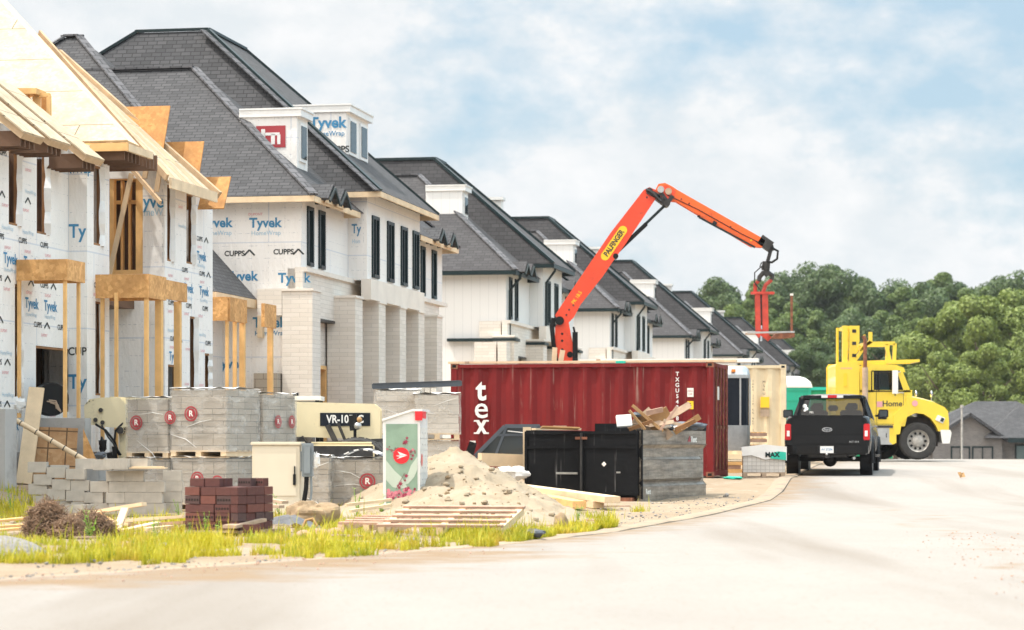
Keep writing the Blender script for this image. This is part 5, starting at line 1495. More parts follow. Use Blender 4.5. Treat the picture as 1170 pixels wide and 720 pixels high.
cx0, cy0 = xr_ - Lc * math.cos(rz), dR - Lc * math.sin(rz)
rc = container('maroon corrugated shipping container with tex lettering', None, (cx0, cy0, zc), rz, Lc, 'red_box', 'red_box')
def cpx(px, py, y=-.012):  # point on the front side
    # solve distance along the side for this pixel
    t = (px - CX) / FPX; c_, s_ = math.cos(rz), math.sin(rz)
    a = (t * cy0 - cx0) / (c_ - t * s_); d = cy0 + a * s_
    return Vector((a, y, CAMZ - (py - HY) / FPX * d - zc))
t = MB(M['white'])
def letter(mb, ch, px, py0, py1, w, bold):
    vs, fs = text_geo(ch, bold); xs_ = [v[0] for v in vs]; ys_ = [v[1] for v in vs]
    a, b_ = cpx(px, py0), cpx(px, py1); h = a.z - b_.z; sx_ = w / (max(xs_) - min(xs_)); sy_ = h / (max(ys_) - min(ys_))
    mb.add([(a.x + (v[0] - (max(xs_) + min(xs_)) / 2) * sx_, -.045, b_.z + (v[1] - min(ys_)) * sy_) for v in vs], fs)
    return a.x, a.z, b_.z
letter(t, 't', 550, 436, 458, .25, .03)
letter(t, 'e', 550.5, 461, 478, .31, .008)
x_, z1_, z0_ = letter(t, 'x', 550.5, 480, 496, .29, .035)
for sx in (-1, 1):
    for zz in (z1_ - .02, z0_ + .02): t.box(x_ + sx * .11 - .065, x_ + sx * .11 + .065, -.05, -.045, zz - .018, zz + .018)
for v in t.v: v.y = min(v.y, -.03)
p = cpx(774, 425); 
for i, ch in enumerate('TXGU5436877'):
    t.text(ch, .125, Vector((p.x, -.012, p.z - i * .125 - .05)), (1, 0, 0), (0, 0, 1), M['white'], .02)
p = cpx(789, 448); t.box(p.x - .07, p.x + .07, -.035, -.012, p.z - .11, p.z + .09, M['offwhite']); t.text('45G1', .055, (p.x, -.037, p.z + .02), (1, 0, 0), (0, 0, 1), M['txt_red']); t.text('CAP', .05, (p.x, -.037, p.z - .05), (1, 0, 0), (0, 0, 1), M['txt_red'])
p = cpx(789, 463); t.box(p.x - .07, p.x + .07, -.035, -.012, p.z - .09, p.z + .09, M['yellow_deco']); t.text('5', .12, (p.x, -.037, p.z), (1, 0, 0), (0, 0, 1), M['txt_black'], .02)
t.box(Lc + .0, Lc + .012, .6, .9, 1.75, 2.05, M['offwhite'])
t.build('container_lettering', rc)
# long pale boards and pipes lying on the roof of the container
for i, (y, z, x0, x1, w_, h_, mt, lab) in enumerate(((.25, 0, -.1, 6.55, .24, .05, 'lumber_pale', 'long pale plank along the front edge of the maroon container roof'), (.62, 0, 2.9, 7.0, .28, .09, 'offwhite', 'pale boxed beam jutting past the right end of the maroon container roof'), (.95, 0, 2.2, 6.8, .24, .06, 'lumber_pale', 'second pale plank lying behind the boxed beam on the container roof'))):
    q = MB(M[mt]); q.box(x0, x1, y - w_ / 2, y + w_ / 2, .0, h_); q.box(x0 + .4, x0 + .5, y - w_ / 2 - .003, y + w_ / 2 + .003, -.03 + .03, h_ + .003, M['lumber_grey'])
    o = tag(q.build('plank'), lab, 'plank', 'planks on the container roof', loc=(cx0, cy0, zc + 2.592), rz=rz)
q = MB(M['teal']); q.box(3.9, 3.98, .1, .14, -.12, .03); q.boxc((3.94, .08, 0), (.22, .06, .05))
tag(q.build('strap_end'), 'small turquoise rag caught on the plank over the maroon container', 'rag', loc=(cx0, cy0, zc + 2.6), rz=rz)

dC = 69.5; cr_x = (897 - CX) / FPX * dC; rz2 = -R(3)
zc2 = CAMZ - (417 - HY) / FPX * dC - 2.59
cc_ = container('cream shipping container right of the maroon one', None, (cr_x - 6.06, dC, zc2), rz2, 6.06, 'cream_box', 'cream_box')
t = MB(M['txt_black'])
def c2(px): return (px - 897) / FPX * dC + 6.06
for (px, py0, s_, n_) in ((872, 437, 'MSKU 4471', .085), (859.5, 436, 'TARE 2230 KG NET 28250', .062)):
    for i, ch in enumerate(s_): t.text(ch, n_ * 1.2, (c2(px), -.04, CAMZ - (py0 - HY) / FPX * dC - zc2 - i * n_ * 1.25), (1, 0, 0), (0, 0, 1), M['darkmetal'], .0)
for px, py, w_, h_, mt in ((873, 461, .12, .17, 'yellow_deco'), (873, 471, .12, .12, 'lumber_grey')):
    z_ = CAMZ - (py - HY) / FPX * dC - zc2; t.box(c2(px) - w_, c2(px) + w_, -.05, -.02, z_ - h_, z_ + h_, M[mt])
t.build('container_lettering', cc_)

# ---------------------------------------------------------------- roll-off bin
dB = 49.5; xB = (733 - CX) / FPX * dB; th = R(24)
rb = thing('dumpster', 'black steel roll-off dumpster heaped with cardboard and scrap', 'dumpster', (xB, dB, -.06), math.pi / 2 - th)
# local x = along the long side (away), local y = across to the left
LB, WB, HB = 3.7, 2.44, 1.44
s = MB(M['bin_side'])
def shell(side, y0, y1):
    # long side: rails and recessed panels
    s.box(0, LB, y0, y1, 1.16, HB, M['bin_side']); s.box(0, LB, y0, y1, .02, .34, M['bin_side'])
    a, b = (y0 + .06, y1) if side < 0 else (y0, y1 - .06)
    s.box(.0, LB, a, b, .34, 1.16, M['bin_side'])
shell(-1, 0, .10); s.box(0, LB - .25, .004, .08, .48, .86); 
# sloped flanges between the rails
s.prism([(.0, .34), (.06, .40), (.06, .34)], 'x', 0, LB); s.prism([(.0, .48), (.06, .42), (.06, .48)], 'x', 0, LB - .25); s.prism([(.0, .86), (.06, .92), (.06, .86)], 'x', 0, LB - .25); s.prism([(.0, 1.16), (.06, 1.08), (.06, 1.16)], 'x', 0, LB)
s.build('side_wall', rb, bevel=.008)
s = MB(M['bin_black']); s.box(0, LB, WB - .1, WB, .02, HB); s.box(0, LB, .1, WB - .1, .12, .2); s.box(LB - .08, LB, .1, WB - .1, .2, HB + .16); s.box(LB - .1, LB + .02, 0, WB, HB - .0, HB + .16)
s.box(.1, LB - .5, .3, .42, -.1, .12, M['darkmetal']); s.box(.1, LB - .5, WB - .42, WB - .3, -.1, .12, M['darkmetal'])
s.cyl((-.05, .25, .0), (-.05, .55, .0), .10, M['rust']); s.cyl((-.05, WB - .55, .0), (-.05, WB - .25, .0), .10, M['rust']); s.box(-.12, .3, .15, .95, -.02, .13, M['rust'])
s.box(0, .06, -.01, .10, .1, HB + .01); s.build('tub', rb)
for y0, y1 in ((.05, WB / 2 + .0), (WB / 2 + .02, WB)):
    d = MB(M['bin_black']); d.box(-.05, 0, y0, y1, .18, HB - .02)
    for z in (.18, HB - .08, 1.08): d.box(-.075, -.05, y0, y1, z, z + .06)
    for y in (y0, y1 - .06): d.box(-.078, -.05, y, y + .06, .18, HB - .02)
    do = d.build('door', rb, bevel=.006)
h = MB(M['darkmetal']); h.box(-.11, -.078, 1.5 - .2, 1.5 + .25, .58, .62, M['steel']); h.cyl((-.1, WB / 2, .2), (-.1, WB / 2, HB - .05), .025); h.box(-.12, -.08, WB / 2 - .12, WB / 2 + .12, 1.26, 1.31, M['rust'])
h.boxc((-.081, .75, .78), (.006, .07, .07), M['offwhite'], (R(45), 0, 0)); h.boxc((-.081, .45, .62), (.006, .08, .03), M['steel'])
h.build('door_latch', rb)
t = MB(M['offwhite']); t.text('Rent', .17, (LB - .75, -.006, 1.26), (1, 0, 0), (0, 0, 1), None, .04); t.build('bin_lettering', rb); t = MB(M['offwhite']); t.text('Rent', .14, (.35, -.006, .24), (1, 0, 0), (0, 0, 1), None, .04); t.build('bin_lettering', rb); t = MB(M['txt_red']); t.prism([(LB - 1.12, 1.22), (LB - 1.0, 1.34), (LB - .94, 1.22)], 'y', -.008, -.002, M['txt_red'])
t.build('bin_lettering', rb)
fill = MB(M['tarp'])
n = 16; vs = [(.1 + (LB - .2) * i / n, .12 + (WB - .24) * j / 8, 1.10 + .25 * math.sin(math.pi * i / n) * math.sin(math.pi * j / 8) + rnd.uniform(-.06, .06)) for i in range(n + 1) for j in range(9)]
fill.add(vs, [(i * 9 + j, i * 9 + j + 1, (i + 1) * 9 + j + 1, (i + 1) * 9 + j) for i in range(n) for j in range(8)])
o = fill.build('debris', smooth=.9); tag(o, 'dark rubbish bags filling the black dumpster', 'rubbish'); o['kind'] = 'stuff'; o.location = rb.location; o.rotation_euler = rb.rotation_euler
def bloc(a, b, z):
    c_, s_ = math.cos(math.pi / 2 - th), math.sin(math.pi / 2 - th); return Vector((xB + a * c_ - b * s_, dB + a * s_ + b * c_, -.06 + z))
rg = random.Random(4)
labs = ['wide cardboard sheet leaning highest on the dumpster heap', 'narrow wood offcut poking up to the right from the dumpster', 'brown cardboard flap lying in the middle of the dumpster heap', 'plywood offcut crossing the others in the dumpster', 'thin board sticking out of the right side of the dumpster heap', 'short board end beside the white foam in the dumpster', 'flat board lying on the left front rim of the dumpster', 'lowest brown board of the dumpster heap']
for i, (px, py, L_, w_, rot, ry) in enumerate(((745, 476, .75, .22, -28, 20), (765, 472, .95, .14, -30, -15), (742, 481, .65, .18, 32, 30), (752, 480, .75, .16, 48, -10), (785, 481, .6, .12, -32, 10), (730, 484, .45, .14, 10, 40), (640, 489, .75, .2, 2, 80), (735, 484, .5, .12, 38, 0))):
    p = at(px, py + 4 if px > 700 else py, dB + 1.3 if px > 700 else dB + .4); q = MB(M['card'] if i % 2 == 0 else M['lumber_grey'])
    q.boxc((0, 0, 0), (L_, .025, w_), None, (R(ry), R(rot), R(rg.uniform(-15, 15)))); tag(q.build('scrap_board'), labs[i], 'scrap board', 'scrap boards in the dumpster', loc=p)
q = MB(M['foam']); q.boxc((0, 0, 0), (.30, .08, .24), None, (R(-20), R(-4), R(8))); tag(q.build('foam_block', bevel=.01), 'white foam slab standing in the dumpster beside the cardboard', 'foam slab', loc=at(713, 481, dB + .9))
for i, (px, py, w_) in enumerate(((760, 486, .12), (727, 474, .10), (775, 489, .10))):
    q = MB(M['film_white'] if i != 1 else M['blue_grey']); q.sphere((0, 0, 0), (w_, w_ * .8, w_ * .5), jit=.3); tag(q.build('plastic_bag', smooth=.3), ['crumpled white plastic bag behind the thin board in the dumpster', 'blue-grey crumpled bag above the white foam slab', 'smaller pale bag at the right of the dumpster heap'][i], 'plastic bag', loc=at(px, py, dB + 1.2))
extra = ['splintered brown stick low in the dumpster heap, left part', 'splintered brown stick crossing under the highest board', 'short grey offcut in the middle of the dumpster', 'narrow brown lath pointing up right of the heap centre', 'brown plank end over the right dumpster rim', 'thin lath leaning left beside the foam slab', 'broken brown batten near the far rim', 'small wedge of brown board on the heap top']
for i, (px, py, L_, w_, rot) in enumerate(((732, 486, .5, .07, -20), (740, 478, .8, .06, 40), (756, 484, .5, .08, -8), (764, 478, .6, .05, -52), (783, 486, .45, .09, -24), (728, 480, .5, .05, 50), (772, 484, .5, .06, 15), (748, 470, .35, .10, -12))):
    q = MB(M[('jamb', 'card', 'lumber_grey', 'lumber_red')[i % 4]]); q.boxc((0, 0, 0), (L_, .03, w_), None, (R(rg.uniform(-25, 25)), R(rot), R(rg.uniform(-25, 25)))); tag(q.build('scrap_stick'), extra[i], 'scrap stick', 'broken sticks in the dumpster', loc=at(px, py, dB + 1.1))
q = MB(M['blue_grey']); q.sphere((0, 0, 0), (.42, .3, .09), n=18, jit=.18); tag(q.build('rubbish_bag', smooth=.4), 'long blue-grey rubbish bag at the right end inside the dumpster', 'rubbish bag', loc=at(786, 487, dB + 2.0))
# ================================================================ building materials and site clutter
def zgr(x, y): return gz(x, y)
def loc(px, d, dz=0):
    x = (px - CX) / FPX * d; return Vector((x, d, gz(x, d) + dz))
def wood_pallet_parts(root, w, d, z0=0, mat='lumber_pale', name='wooden_base'):
    p = MB(M[mat])
    for x in (0, w / 2 - .05, w - .1): p.box(x, x + .1, 0, d, z0 + .02, z0 + .10)
    for k in range(6):
        y = k * (d - .1) / 5; p.box(-.01, w + .01, y, y + .1, z0 + .10, z0 + .125)
    for y in (0, d / 2 - .05, d - .1): p.box(-.01, w + .01, y, y + .1, z0, z0 + .02)
    return p.build(name, root)
def logo(mb, o, right, up, s=.155):
    s = s * .78
    """red ring with an R"""
    o = Vector(o); r_ = Vector(right); u_ = Vector(up); n = 24
    for (ra, rb_) in ((.80, 1.0), (0, .66)):
        if ra == 0: 
            mb.disc(o, s * rb_, r_, u_, M['txt_red'], n=n)
        else:
            vs = [o + (r_ * math.cos(2 * math.pi * k / n) + u_ * math.sin(2 * math.pi * k / n)) * s * q for q in (ra, rb_) for k in range(n)]
            mb.add(vs, [(k, (k + 1) % n, n + (k + 1) % n, n + k) for k in range(n)], M['txt_red'])
    nn = r_.cross(u_).normalized()
    mb.text('R', s * 1.05, o + nn * .003, r_, u_, M['offwhite'], .03)
def block_pallet(label, loc_, rz, w, d, h, group, logos=(), film=True, mat='cmu', tint=None):
    root = thing('wrapped_block_pallet', label, 'pallet of blocks', loc_, rz, group)
    wood_pallet_parts(root, w, d)
    b = MB(M[mat]); rg = random.Random(int(loc_[0] * 31 + loc_[2] * 7))
    nx_ = 3; rows = max(3, int(round(h / .195)))
    for r in range(rows):
        o = rg.uniform(-.012, .012); b.box(.01 + o, w - .01 + o, .01 - o, d - .01, .127 + r * h / rows, .127 + (r + 1) * h / rows - .004)
    b.build('blocks', root)
    if film:
        f = MB(M['film']); rg = random.Random(int(w * 100 + loc_[0] * 10)); n = 9; rings = []
        for i in range(n):
            z = .10 + (h + .05) * i / (n - 1); ring = []
            k = 10
            for s_, (ax, ay, bx_, by_) in enumerate(((0, 0, w, 0), (w, 0, w, d), (w, d, 0, d), (0, d, 0, 0))):
                for j in range(k):
                    t = j / k; x = ax + (bx_ - ax) * t; y = ay + (by_ - ay) * t
                    nx2, ny2 = ((0, -1), (1, 0), (0, 1), (-1, 0))[s_]
                    o = .022 + rg.uniform(0, .02); ring.append((x + nx2 * o, y + ny2 * o, z))
            rings.append(ring)
        f.loft(rings, caps=False); 
        top = MB(M['film_white'])
        m = 8; vs = [(-.03 + (w + .06) * i / m, -.03 + (d + .06) * j / m, h + .155 + rg.uniform(-.008, .03)) for i in range(m + 1) for j in range(m + 1)]
        top.add(vs, [(i * (m + 1) + j, i * (m + 1) + j + 1, (i + 1) * (m + 1) + j + 1, (i + 1) * (m + 1) + j) for i in range(m) for j in range(m)], M['film_white'])
        for q in range(2):
            z = rg.uniform(.25, h); z2 = z - rg.uniform(-.3, .5); x1 = rg.uniform(.4, w)
            f.tube([(x1 - .5, -.03, z), (x1 - .2, -.045, (z + z2) / 2 + .03), (x1, -.035, z2)], [.002, .006, .002], M['film_white'], n=5)
        f.build('wrap_film', root, smooth=1.2); top.build('top_sheet', root, smooth=1.0)
    if logos:
        for face, a, z, s_ in logos:
            l = MB(M['txt_red'])
            if face == 'f': logo(l, (a, -.052, z), (1, 0, 0), (0, 0, 1), s_)
            else: logo(l, (w + .052, a, z), (0, 1, 0), (0, 0, 1), s_)
            l.build('printed_logo', root)
    return root
rzB = -R(25); dN = 41.5; cN = loc(258, dN)
def PB(x, y): # offset in the rotated frame from the near corner
    c_, s_ = math.cos(rzB), math.sin(rzB); return Vector((cN.x + x * c_ - y * s_, cN.y + x * s_ + y * c_, 0))
GB = 'wrapped concrete block pallets left of the mailbox'
for (x, y, z, w, d, h, lg, lab) in (
    (-1.03, 0, 0, 1.03, 1.05, .72, [('f', .52, .52, .155), ('f', .90, .46, .155)], 'lower wrapped block pallet directly behind the burgundy bricks'),
    (-1.93, -.05, 0, .86, 1.0, .70, [('f', .80, .35, .13)], 'lower wrapped block pallet partly behind the loose grey blocks'),
    (-1.03, 1.12, 0, 1.03, 1.05, .72, [('s', .3, .5, .12)], 'lower wrapped block pallet behind the cream cabinet corner'),
    (-1.05, 0, .862, 1.05, 1.05, .98, [('f', .02, .66, .14), ('f', .42, .72, .16)], 'tallest wrapped block pallet, on top of the stack with a white sheet over it'),
    (-1.92, .02, .84, .80, 1.0, .86, [('f', .22, .60, .155)], 'upper wrapped block pallet beside the cream boom head'),
    (-1.03, 1.14, .862, 1.05, 1.10, .92, [('s', .42, .6, .14), ('s', .88, .6, .14)], 'upper wrapped block pallet with two red logos on its right side, above the cabinet')):
    p = PB(x, y); block_pallet(lab, (p.x, p.y, .02 + z), rzB, w, d, h, GB, lg)
# right-hand pallets
GP = 'wrapped block pallets beside the maroon container'
for (px, d, z, w, dd, h, lab, lg, film, mat) in (
    (427, 48.6, 0, .86, 1.0, .92, 'lower pale wrapped pallet behind the top of the sand pile, left one', (), True, 'stone'),
    (472, 48.4, 0, .86, 1.0, .92, 'lower pale wrapped pallet touching the maroon container', (), True, 'stone'),
    (429, 48.5, 1.07, .84, 1.0, .80, 'upper pale block pallet under the left end of the blue-grey beam', (), True, 'stone'),
    (474, 48.3, 1.07, .84, 1.0, .72, 'upper pale block pallet under the right end of the blue-grey beam', (), True, 'stone')):
    p = loc(px, d, z + .02); p.z = .12 + z; block_pallet(lab, p, R(2), w, dd, h, GP, lg, film, mat)
for i, (px, w, z, n) in enumerate(((434, .5, 2.12, 7), (478, .35, 2.03, 3), (452, .4, 2.13, 4))):
    p = loc(px, 48.9); q = MB(M['block' if i != 2 else 'stone_smooth'])
    for k in range(n): q.box(k * w / n, (k + 1) * w / n - .012, 0, .5, 0, .15)
    tag(q.build('stone_slabs'), ['row of grey slabs standing on the pallet above the boom sign', 'grey blocks on the right top of the pale pallets', 'pale slabs beside the grey row on top of the pallets'][i], 'slabs', 'loose slabs on the pallets', loc=(p.x, p.y, z))
q = MB(M['blue_grey']); Lb = 103 / FPX * 47.7
q.box(0, Lb, 0, .09, 0, .085); q.box(.02, Lb - .02, -.02, .11, -.012, 0); q.box(.02, Lb - .02, -.02, .11, .085, .097)
tag(q.build('steel_beam'), 'long blue-grey beam lying across the top of the pale block pallets', 'beam', loc=at(425, 444, 47.7), rz=R(1.0)).rotation_euler = (0, -R(2.0), R(1))
# wrapped pallet with a red mark and striped cover, right of the cabinet
p = loc(378, 41.8); block_pallet('low wrapped block pallet with one red logo between cabinet and sand pile', (p.x, p.y, .02), R(0), .86, .9, .70, 'low wrapped pallets by the cream cabinet', [('f', .60, .48, .17)])
p = loc(349, 41.2); block_pallet('low grey block pallet directly right of the cream cabinet', (p.x, p.y, .02), R(0), .38, .9, .74, 'low wrapped pallets by the cream cabinet', ())
q = MB(M['film_white']); n = 9
for k in range(n):
    x = k * .08; q.slab([(x, 0, .05 + .12 * math.sin(math.pi * k / n)), (x + .08, 0, .05 + .12 * math.sin(math.pi * (k + 1) / n)), (x + .14, .5, .06 + .12 * math.sin(math.pi * (k + 1) / n)), (x + .06, .5, .06 + .12 * math.sin(math.pi * k / n))], .02, M['film_white'] if k % 2 else M['tarp'])
p = loc(387, 41.7); tag(q.build('striped_cover'), 'black and white striped plastic cover humped on the low wrapped pallet', 'cover', loc=(p.x, p.y, .86))

# ---- loose concrete blocks
bm0 = MB(M['block']); bw, bd, bh = .29, .19, .165
bm0.box(0, bw, 0, .035, 0, bh); bm0.box(0, bw, bd - .035, bd, 0, bh); 
for x in (0, bw / 2 - .017, bw - .035): bm0.box(x, x + .035, .035, bd - .035, 0, bh)
blk = bm0.build('concrete_block', bevel=.004)
blk_me = blk.data; first = [blk]
LB_ = 'loose grey concrete block in the unwrapped low stack beside the dry roots'
def put_block(px, d, z, rz, lab=LB_, grp='loose concrete blocks in the low stack', tilt=(0, 0)):
    x = (px - CX) / FPX * d
    if first: o = first.pop()
    else: o = bpy.data.objects.new('concrete_block', blk_me); COL.objects.link(o)
    tag(o, lab, 'concrete block', grp, loc=(x, d, gz(x, d) + z)); o.rotation_euler = (tilt[0], tilt[1], rz); return o
rg = random.Random(9)
s_ = FPX / 39.3
for row in range(4):
    z = .03 + row * .167
    for k in range(3):
        if row == 3 and k == 2: continue
        put_block(124 + k * 21.3 + (row % 2) * -3 + rg.uniform(-.5, .5), 39.4, z, R(-rg.uniform(-2, 2)))
    for k in range(4):
        if row == 3 and k < 1: continue
        x0 = 124 - (k + 1) * 21.5
        put_block(x0 + rg.uniform(-.5, .5) - (row % 2) * 6, 39.5 + k * .05 + rg.uniform(-.02, .02), z - (.04 if k > 1 else 0), R(rg.uniform(-5, 1)))
for (px, z, rz_) in ((86, .70, 3), (106, .70, -2), (130, .70, 1), (58, .53, 20), (151, .70, 0)): put_block(px, 39.7, z, R(rz_), )
put_block(147, 39.35, .72, R(4), 'pale block set highest at the right end of the low block stack', 'top row blocks of the low stack'); 
for k in range(3): put_block(132 + k * 7.0, 39.15, .72, R(88), 'block turned end-on showing its open cores on top of the low stack', 'end-on blocks of the low stack')
for (px, z) in ((186, .03), (186, .2), (187, .365), (186, .53)): put_block(px, 39.9, z, R(4), 'grey block in the column at the right end of the low stack', 'blocks in the right column of the low stack')
for (px, d, z, rz_) in ((48, 38.9, .02, 40), (74, 38.8, .02, -10), (98, 38.9, .02, 70)): put_block(px, d, z, R(rz_), 'grey block lying at an angle in front of the low block stack', 'blocks in front of the low stack')
q = MB(M['lumber_pale']); q.box(0, .55, 0, .3, 0, .02); q.box(.03, .5, .02, .3, .02, .035)
p = loc(146, 39.2); tag(q.build('board'), 'thin short board resting on top of the low block stack', 'board', loc=(p.x + .02, p.y, .73))

# ---- burgundy brick stack
b = MB(M['brick']); BW, BD, BH = .205, .10, .10
b.box(0, BW, 0, BD, 0, BH)
for j in range(2):
    for i in range(5): b.cyl((.03 + i * .036, -.0015, .03 + j * .04) if j == 0 else (.03 + i * .036, -.0015, .03 + j * .04), (.03 + i * .036, .002, .03 + j * .04), .012, M['core_shade'], n=8) if 0 else None
for i in range(5): b.cyl((.024 + i * .039, -.0018, .05), (.024 + i * .039, .002, .05), .0175, M['core_shade'], n=8)  # flat dark discs on a solid face; the shade of the cores is painted
br = b.build('brick', bevel=.003); br_me = br.data
b2 = MB(M['brick']); b2.box(0, BW, 0, BD, 0, BH); brs = b2.build('brick', bevel=.003); brs_me = brs.data; bpy.data.objects.remove(brs)
br_mes = [br_me]; brs_mes = [brs_me]
for mt_ in ('brick_red', 'brick_dark', 'brick'):
    for src_, lst_ in ((br_me, br_mes), (brs_me, brs_mes)):
        c_ = src_.copy(); c_.materials[0] = M[mt_]; lst_.append(c_)
dK = 31.0; rzK = -R(24); oK = loc(211, dK, .05)
firstb = [br]
def put_brick(i, j, z, rot=0, solid=False, lab='burgundy cored brick in the layers of the square brick stack', grp='bricks of the stack', du=0, dv=0):
    if firstb: o = firstb.pop()
    else: o = bpy.data.objects.new('brick', rg.choice(brs_mes) if solid else rg.choice(br_mes)); COL.objects.link(o)
    c_, s_ = math.cos(rzK), math.sin(rzK); x, y = i + du, j + dv
    tag(o, lab, 'brick', grp, loc=(oK.x + x * c_ - y * s_, oK.y + x * s_ + y * c_, z), rz=rzK + rot); return o
rg = random.Random(8)
nI, nJ = 3, 8
for row in range(5):
    z = oK.z + .02 + row * .104
    for i in range(nI):
        for j in range(nJ):
            if row < 4 and 0 < i < nI - 1 and 0 < j < nJ - 1: continue
            put_brick(i * .215, j * .108, z, rg.uniform(-.03, .03), solid=(row in (0, 4) and i != 1) or rg.random() < .25, du=rg.uniform(-.012, .012), dv=rg.uniform(-.01, .01))
    for j in range(4):  # turned bricks down the right side
        put_brick(nI * .215 + .10, j * .215, z, R(90), solid=True, du=rg.uniform(-.01, .01))
for i in range(2):
    for j in range(3): put_brick(.0 + i * .21, .02 + j * .11 + .1, oK.z + .02 + 5 * .104, rg.uniform(-.05, .05), True, 'loose brick of the raised layer on the left of the brick stack', 'raised bricks on the stack')
for i in range(2): put_brick(.42 + i * .12, .55 + i * .1, oK.z + .02 + 5 * .104, R(-10), False, 'cored brick standing at the back right top of the brick stack', 'cored bricks at the top back of the stack')
put_brick(.95, -.25, oK.z, R(20), True, 'single brick fallen in the grass right of the stack', 'fallen brick')
wp = thing('wooden_pallet', 'dark pallet under the burgundy brick stack', 'pallet', (oK.x, oK.y, oK.z - .11), rzK); wood_pallet_parts(wp, .85, .95, 0, 'lumber_grey', 'slats')

# ---- cream electrical cabinet
p = loc(288, 38); k = FPX / 38
cb = thing('electrical_cabinet', 'cream utility cabinet standing in the weeds between block pallets and mailbox', 'cabinet', (p.x, p.y, p.z), R(-2))
c = MB(M['cabinet']); w = 55 / k; H = 1.14 - p.z
c.box(0, w, 0, .5, .0, H - .05); cbo = c.build('body', cb, bevel=.01)
c = MB(M['cabinet']); c.box(-.02, w + .02, -.03, .53, H - .05, H); c.build('lid', cb, bevel=.01)
c = MB(M['cabinet']); c.box(.03, w - .05, -.014, -.001, .34, H - .1); d_ = c.build('door', cb); c = MB(M['black']); c.box(w - .10, w - .06, -.045, -.014, .50, .66); c.box(w - .085, w - .07, -.05, -.014, .62, .78); c.build('handle', d_)
c = MB(M['grey_metal']); c.box(w + .03, w + .19, -.05, .12, .62, 1.12); c.box(w + .05, w + .17, -.07, -.05, .66, 1.08, M['grey_metal']); c.box(w, w + .03, .0, .08, .7, 1.0); c.build('meter_box', cb, bevel=.01)
c = MB(M['black']); c.tube([(w + .10, 0, .64), (w + .09, .0, .45), (w + .05, 0, .2), (w + .05, 0, -.05)], .035, n=10); c.tube([(w + .16, 0, .66), (w + .17, 0, .4), (w + .12, 0, 0)], .018, M['grey_metal'], n=8); c.build('conduit', cb, smooth=1)
q = MB(M['film_white']); q.sphere((0, 0, 0), (.05, .04, .12), jit=.35); tag(q.build('plastic_bag', smooth=.3), 'white plastic scrap hanging right of the grey meter box', 'plastic scrap', loc=(p.x + w + .24, p.y - .02, p.z + .86))

# ---- community mailbox
dM = 39.3; p = loc(438.5, dM); k = FPX / dM
mb_ = thing('mailbox', 'white community mailbox with blossom artwork on its end panel', 'mailbox', (p.x, p.y, p.z), -R(4))
w = .545; hL = CAMZ - (480 - HY) / k - p.z; hR = CAMZ - (470 - HY) / k - p.z; LM = 1.15
c = MB(M['white']); c.prism([(0, .06), (w, .06), (w, hR), (w - .1, hR), (0, hL)], 'y', 0, LM); c.build('body', mb_, bevel=.012)
c = MB(M['white']); c.prism([(-.02, hL - .015), (w - .1, hR - .0), (w + .05, hR), (w + .05, hR + .035), (w - .1, hR + .035), (-.02, hL + .02)], 'y', -.03, LM + .03); ro = c.build('lid', mb_)
c = MB(M['post_red']); c.box(w - .06, w + .052, -.034, -.029, hR - .14, hR + .0); c.box(w + .0505, w + .055, -.0, .5, hR - .11, hR + .0); c.build('red_corner', mb_)
c = MB(M['darkmetal']); c.box(.06, w - .04, .05, LM - .05, -.02, .06); c.build('plinth', mb_)
c = MB(M['steel'])
for i in range(3):
    for j in range(7): c.box(w + .002, w + .014, .08 + i * .36, .40 + i * .36, .12 + j * .18, .12 + j * .18 + .165, M['offwhite'])
    for j in range(7): c.cyl((w + .014, .36 + i * .36, .2 + j * .18), (w + .022, .36 + i * .36, .2 + j * .18), .012)
c.build('mail_door', mb_)
c = MB(M['post_red']); c.disc((w + .018, .25, .86), .10, (0, 1, 0), (0, 0, 1)); c.build('side_emblem', mb_)
# artwork panel
a = MB(M['blossom_bg']); x0, x1, z0, z1 = .035, w - .025, .10, hL - .06
a.box(x0, x1, -.008, -.001, z0, z1, M['blossom_bg'])
# swirl
sw = [(x0, .86), (x0 + .05, .80), (x0 + .13, .70), (x0 + .24, .60), (x0 + .30, .50), (x0 + .33, .44), (x0 + .20, .42), (x0 + .10, .45), (x0, .56)]
a.poly([(x, -.010, z) for x, z in sw], M['blossom_pale'])
sw = [(x1, .92), (x1 - .10, .78), (x1 - .16, .62), (x1 - .22, .48), (x1 - .14, .50), (x1 - .05, .60), (x1, .72)]
a.poly([(x, -.0105, z) for x, z in sw], M['blossom_pale'])
rg = random.Random(2)
def blossom(x, z, s, mt):
    for k in range(5):
        t = 2 * math.pi * k / 5 + rg.random(); a.disc((x + math.cos(t) * s * .6, -.013 - rg.random() * .002, z + math.sin(t) * s * .6), s * .52, (1, 0, 0), (0, 0, 1), M[mt], n=7)
for k in range(60): blossom(min(x1 - .04, max(x0 + .04, x0 + .0 + rg.random() * (x1 - x0))), .26 + rg.random() * .17 - .08 * rg.random(), .018 + .022 * rg.random(), 'blossom_pink' if k % 4 else 'blossom_dark')
for k in range(14): blossom(x0 + .02 + k * .033, 1.03 + .04 * math.sin(k * 1.7) - .004 * k, .012 + .010 * rg.random(), 'branch' if k % 3 else 'blossom_pink')
def maple(x, z, s):
    pts = []
    for k in range(14):
        r_ = s if k % 2 == 0 else s * .42; t = 2 * math.pi * k / 14 + .2; pts.append((x + math.cos(t) * r_, -.014, z + math.sin(t) * r_))
    a.poly(pts, M['blossom_dark'])
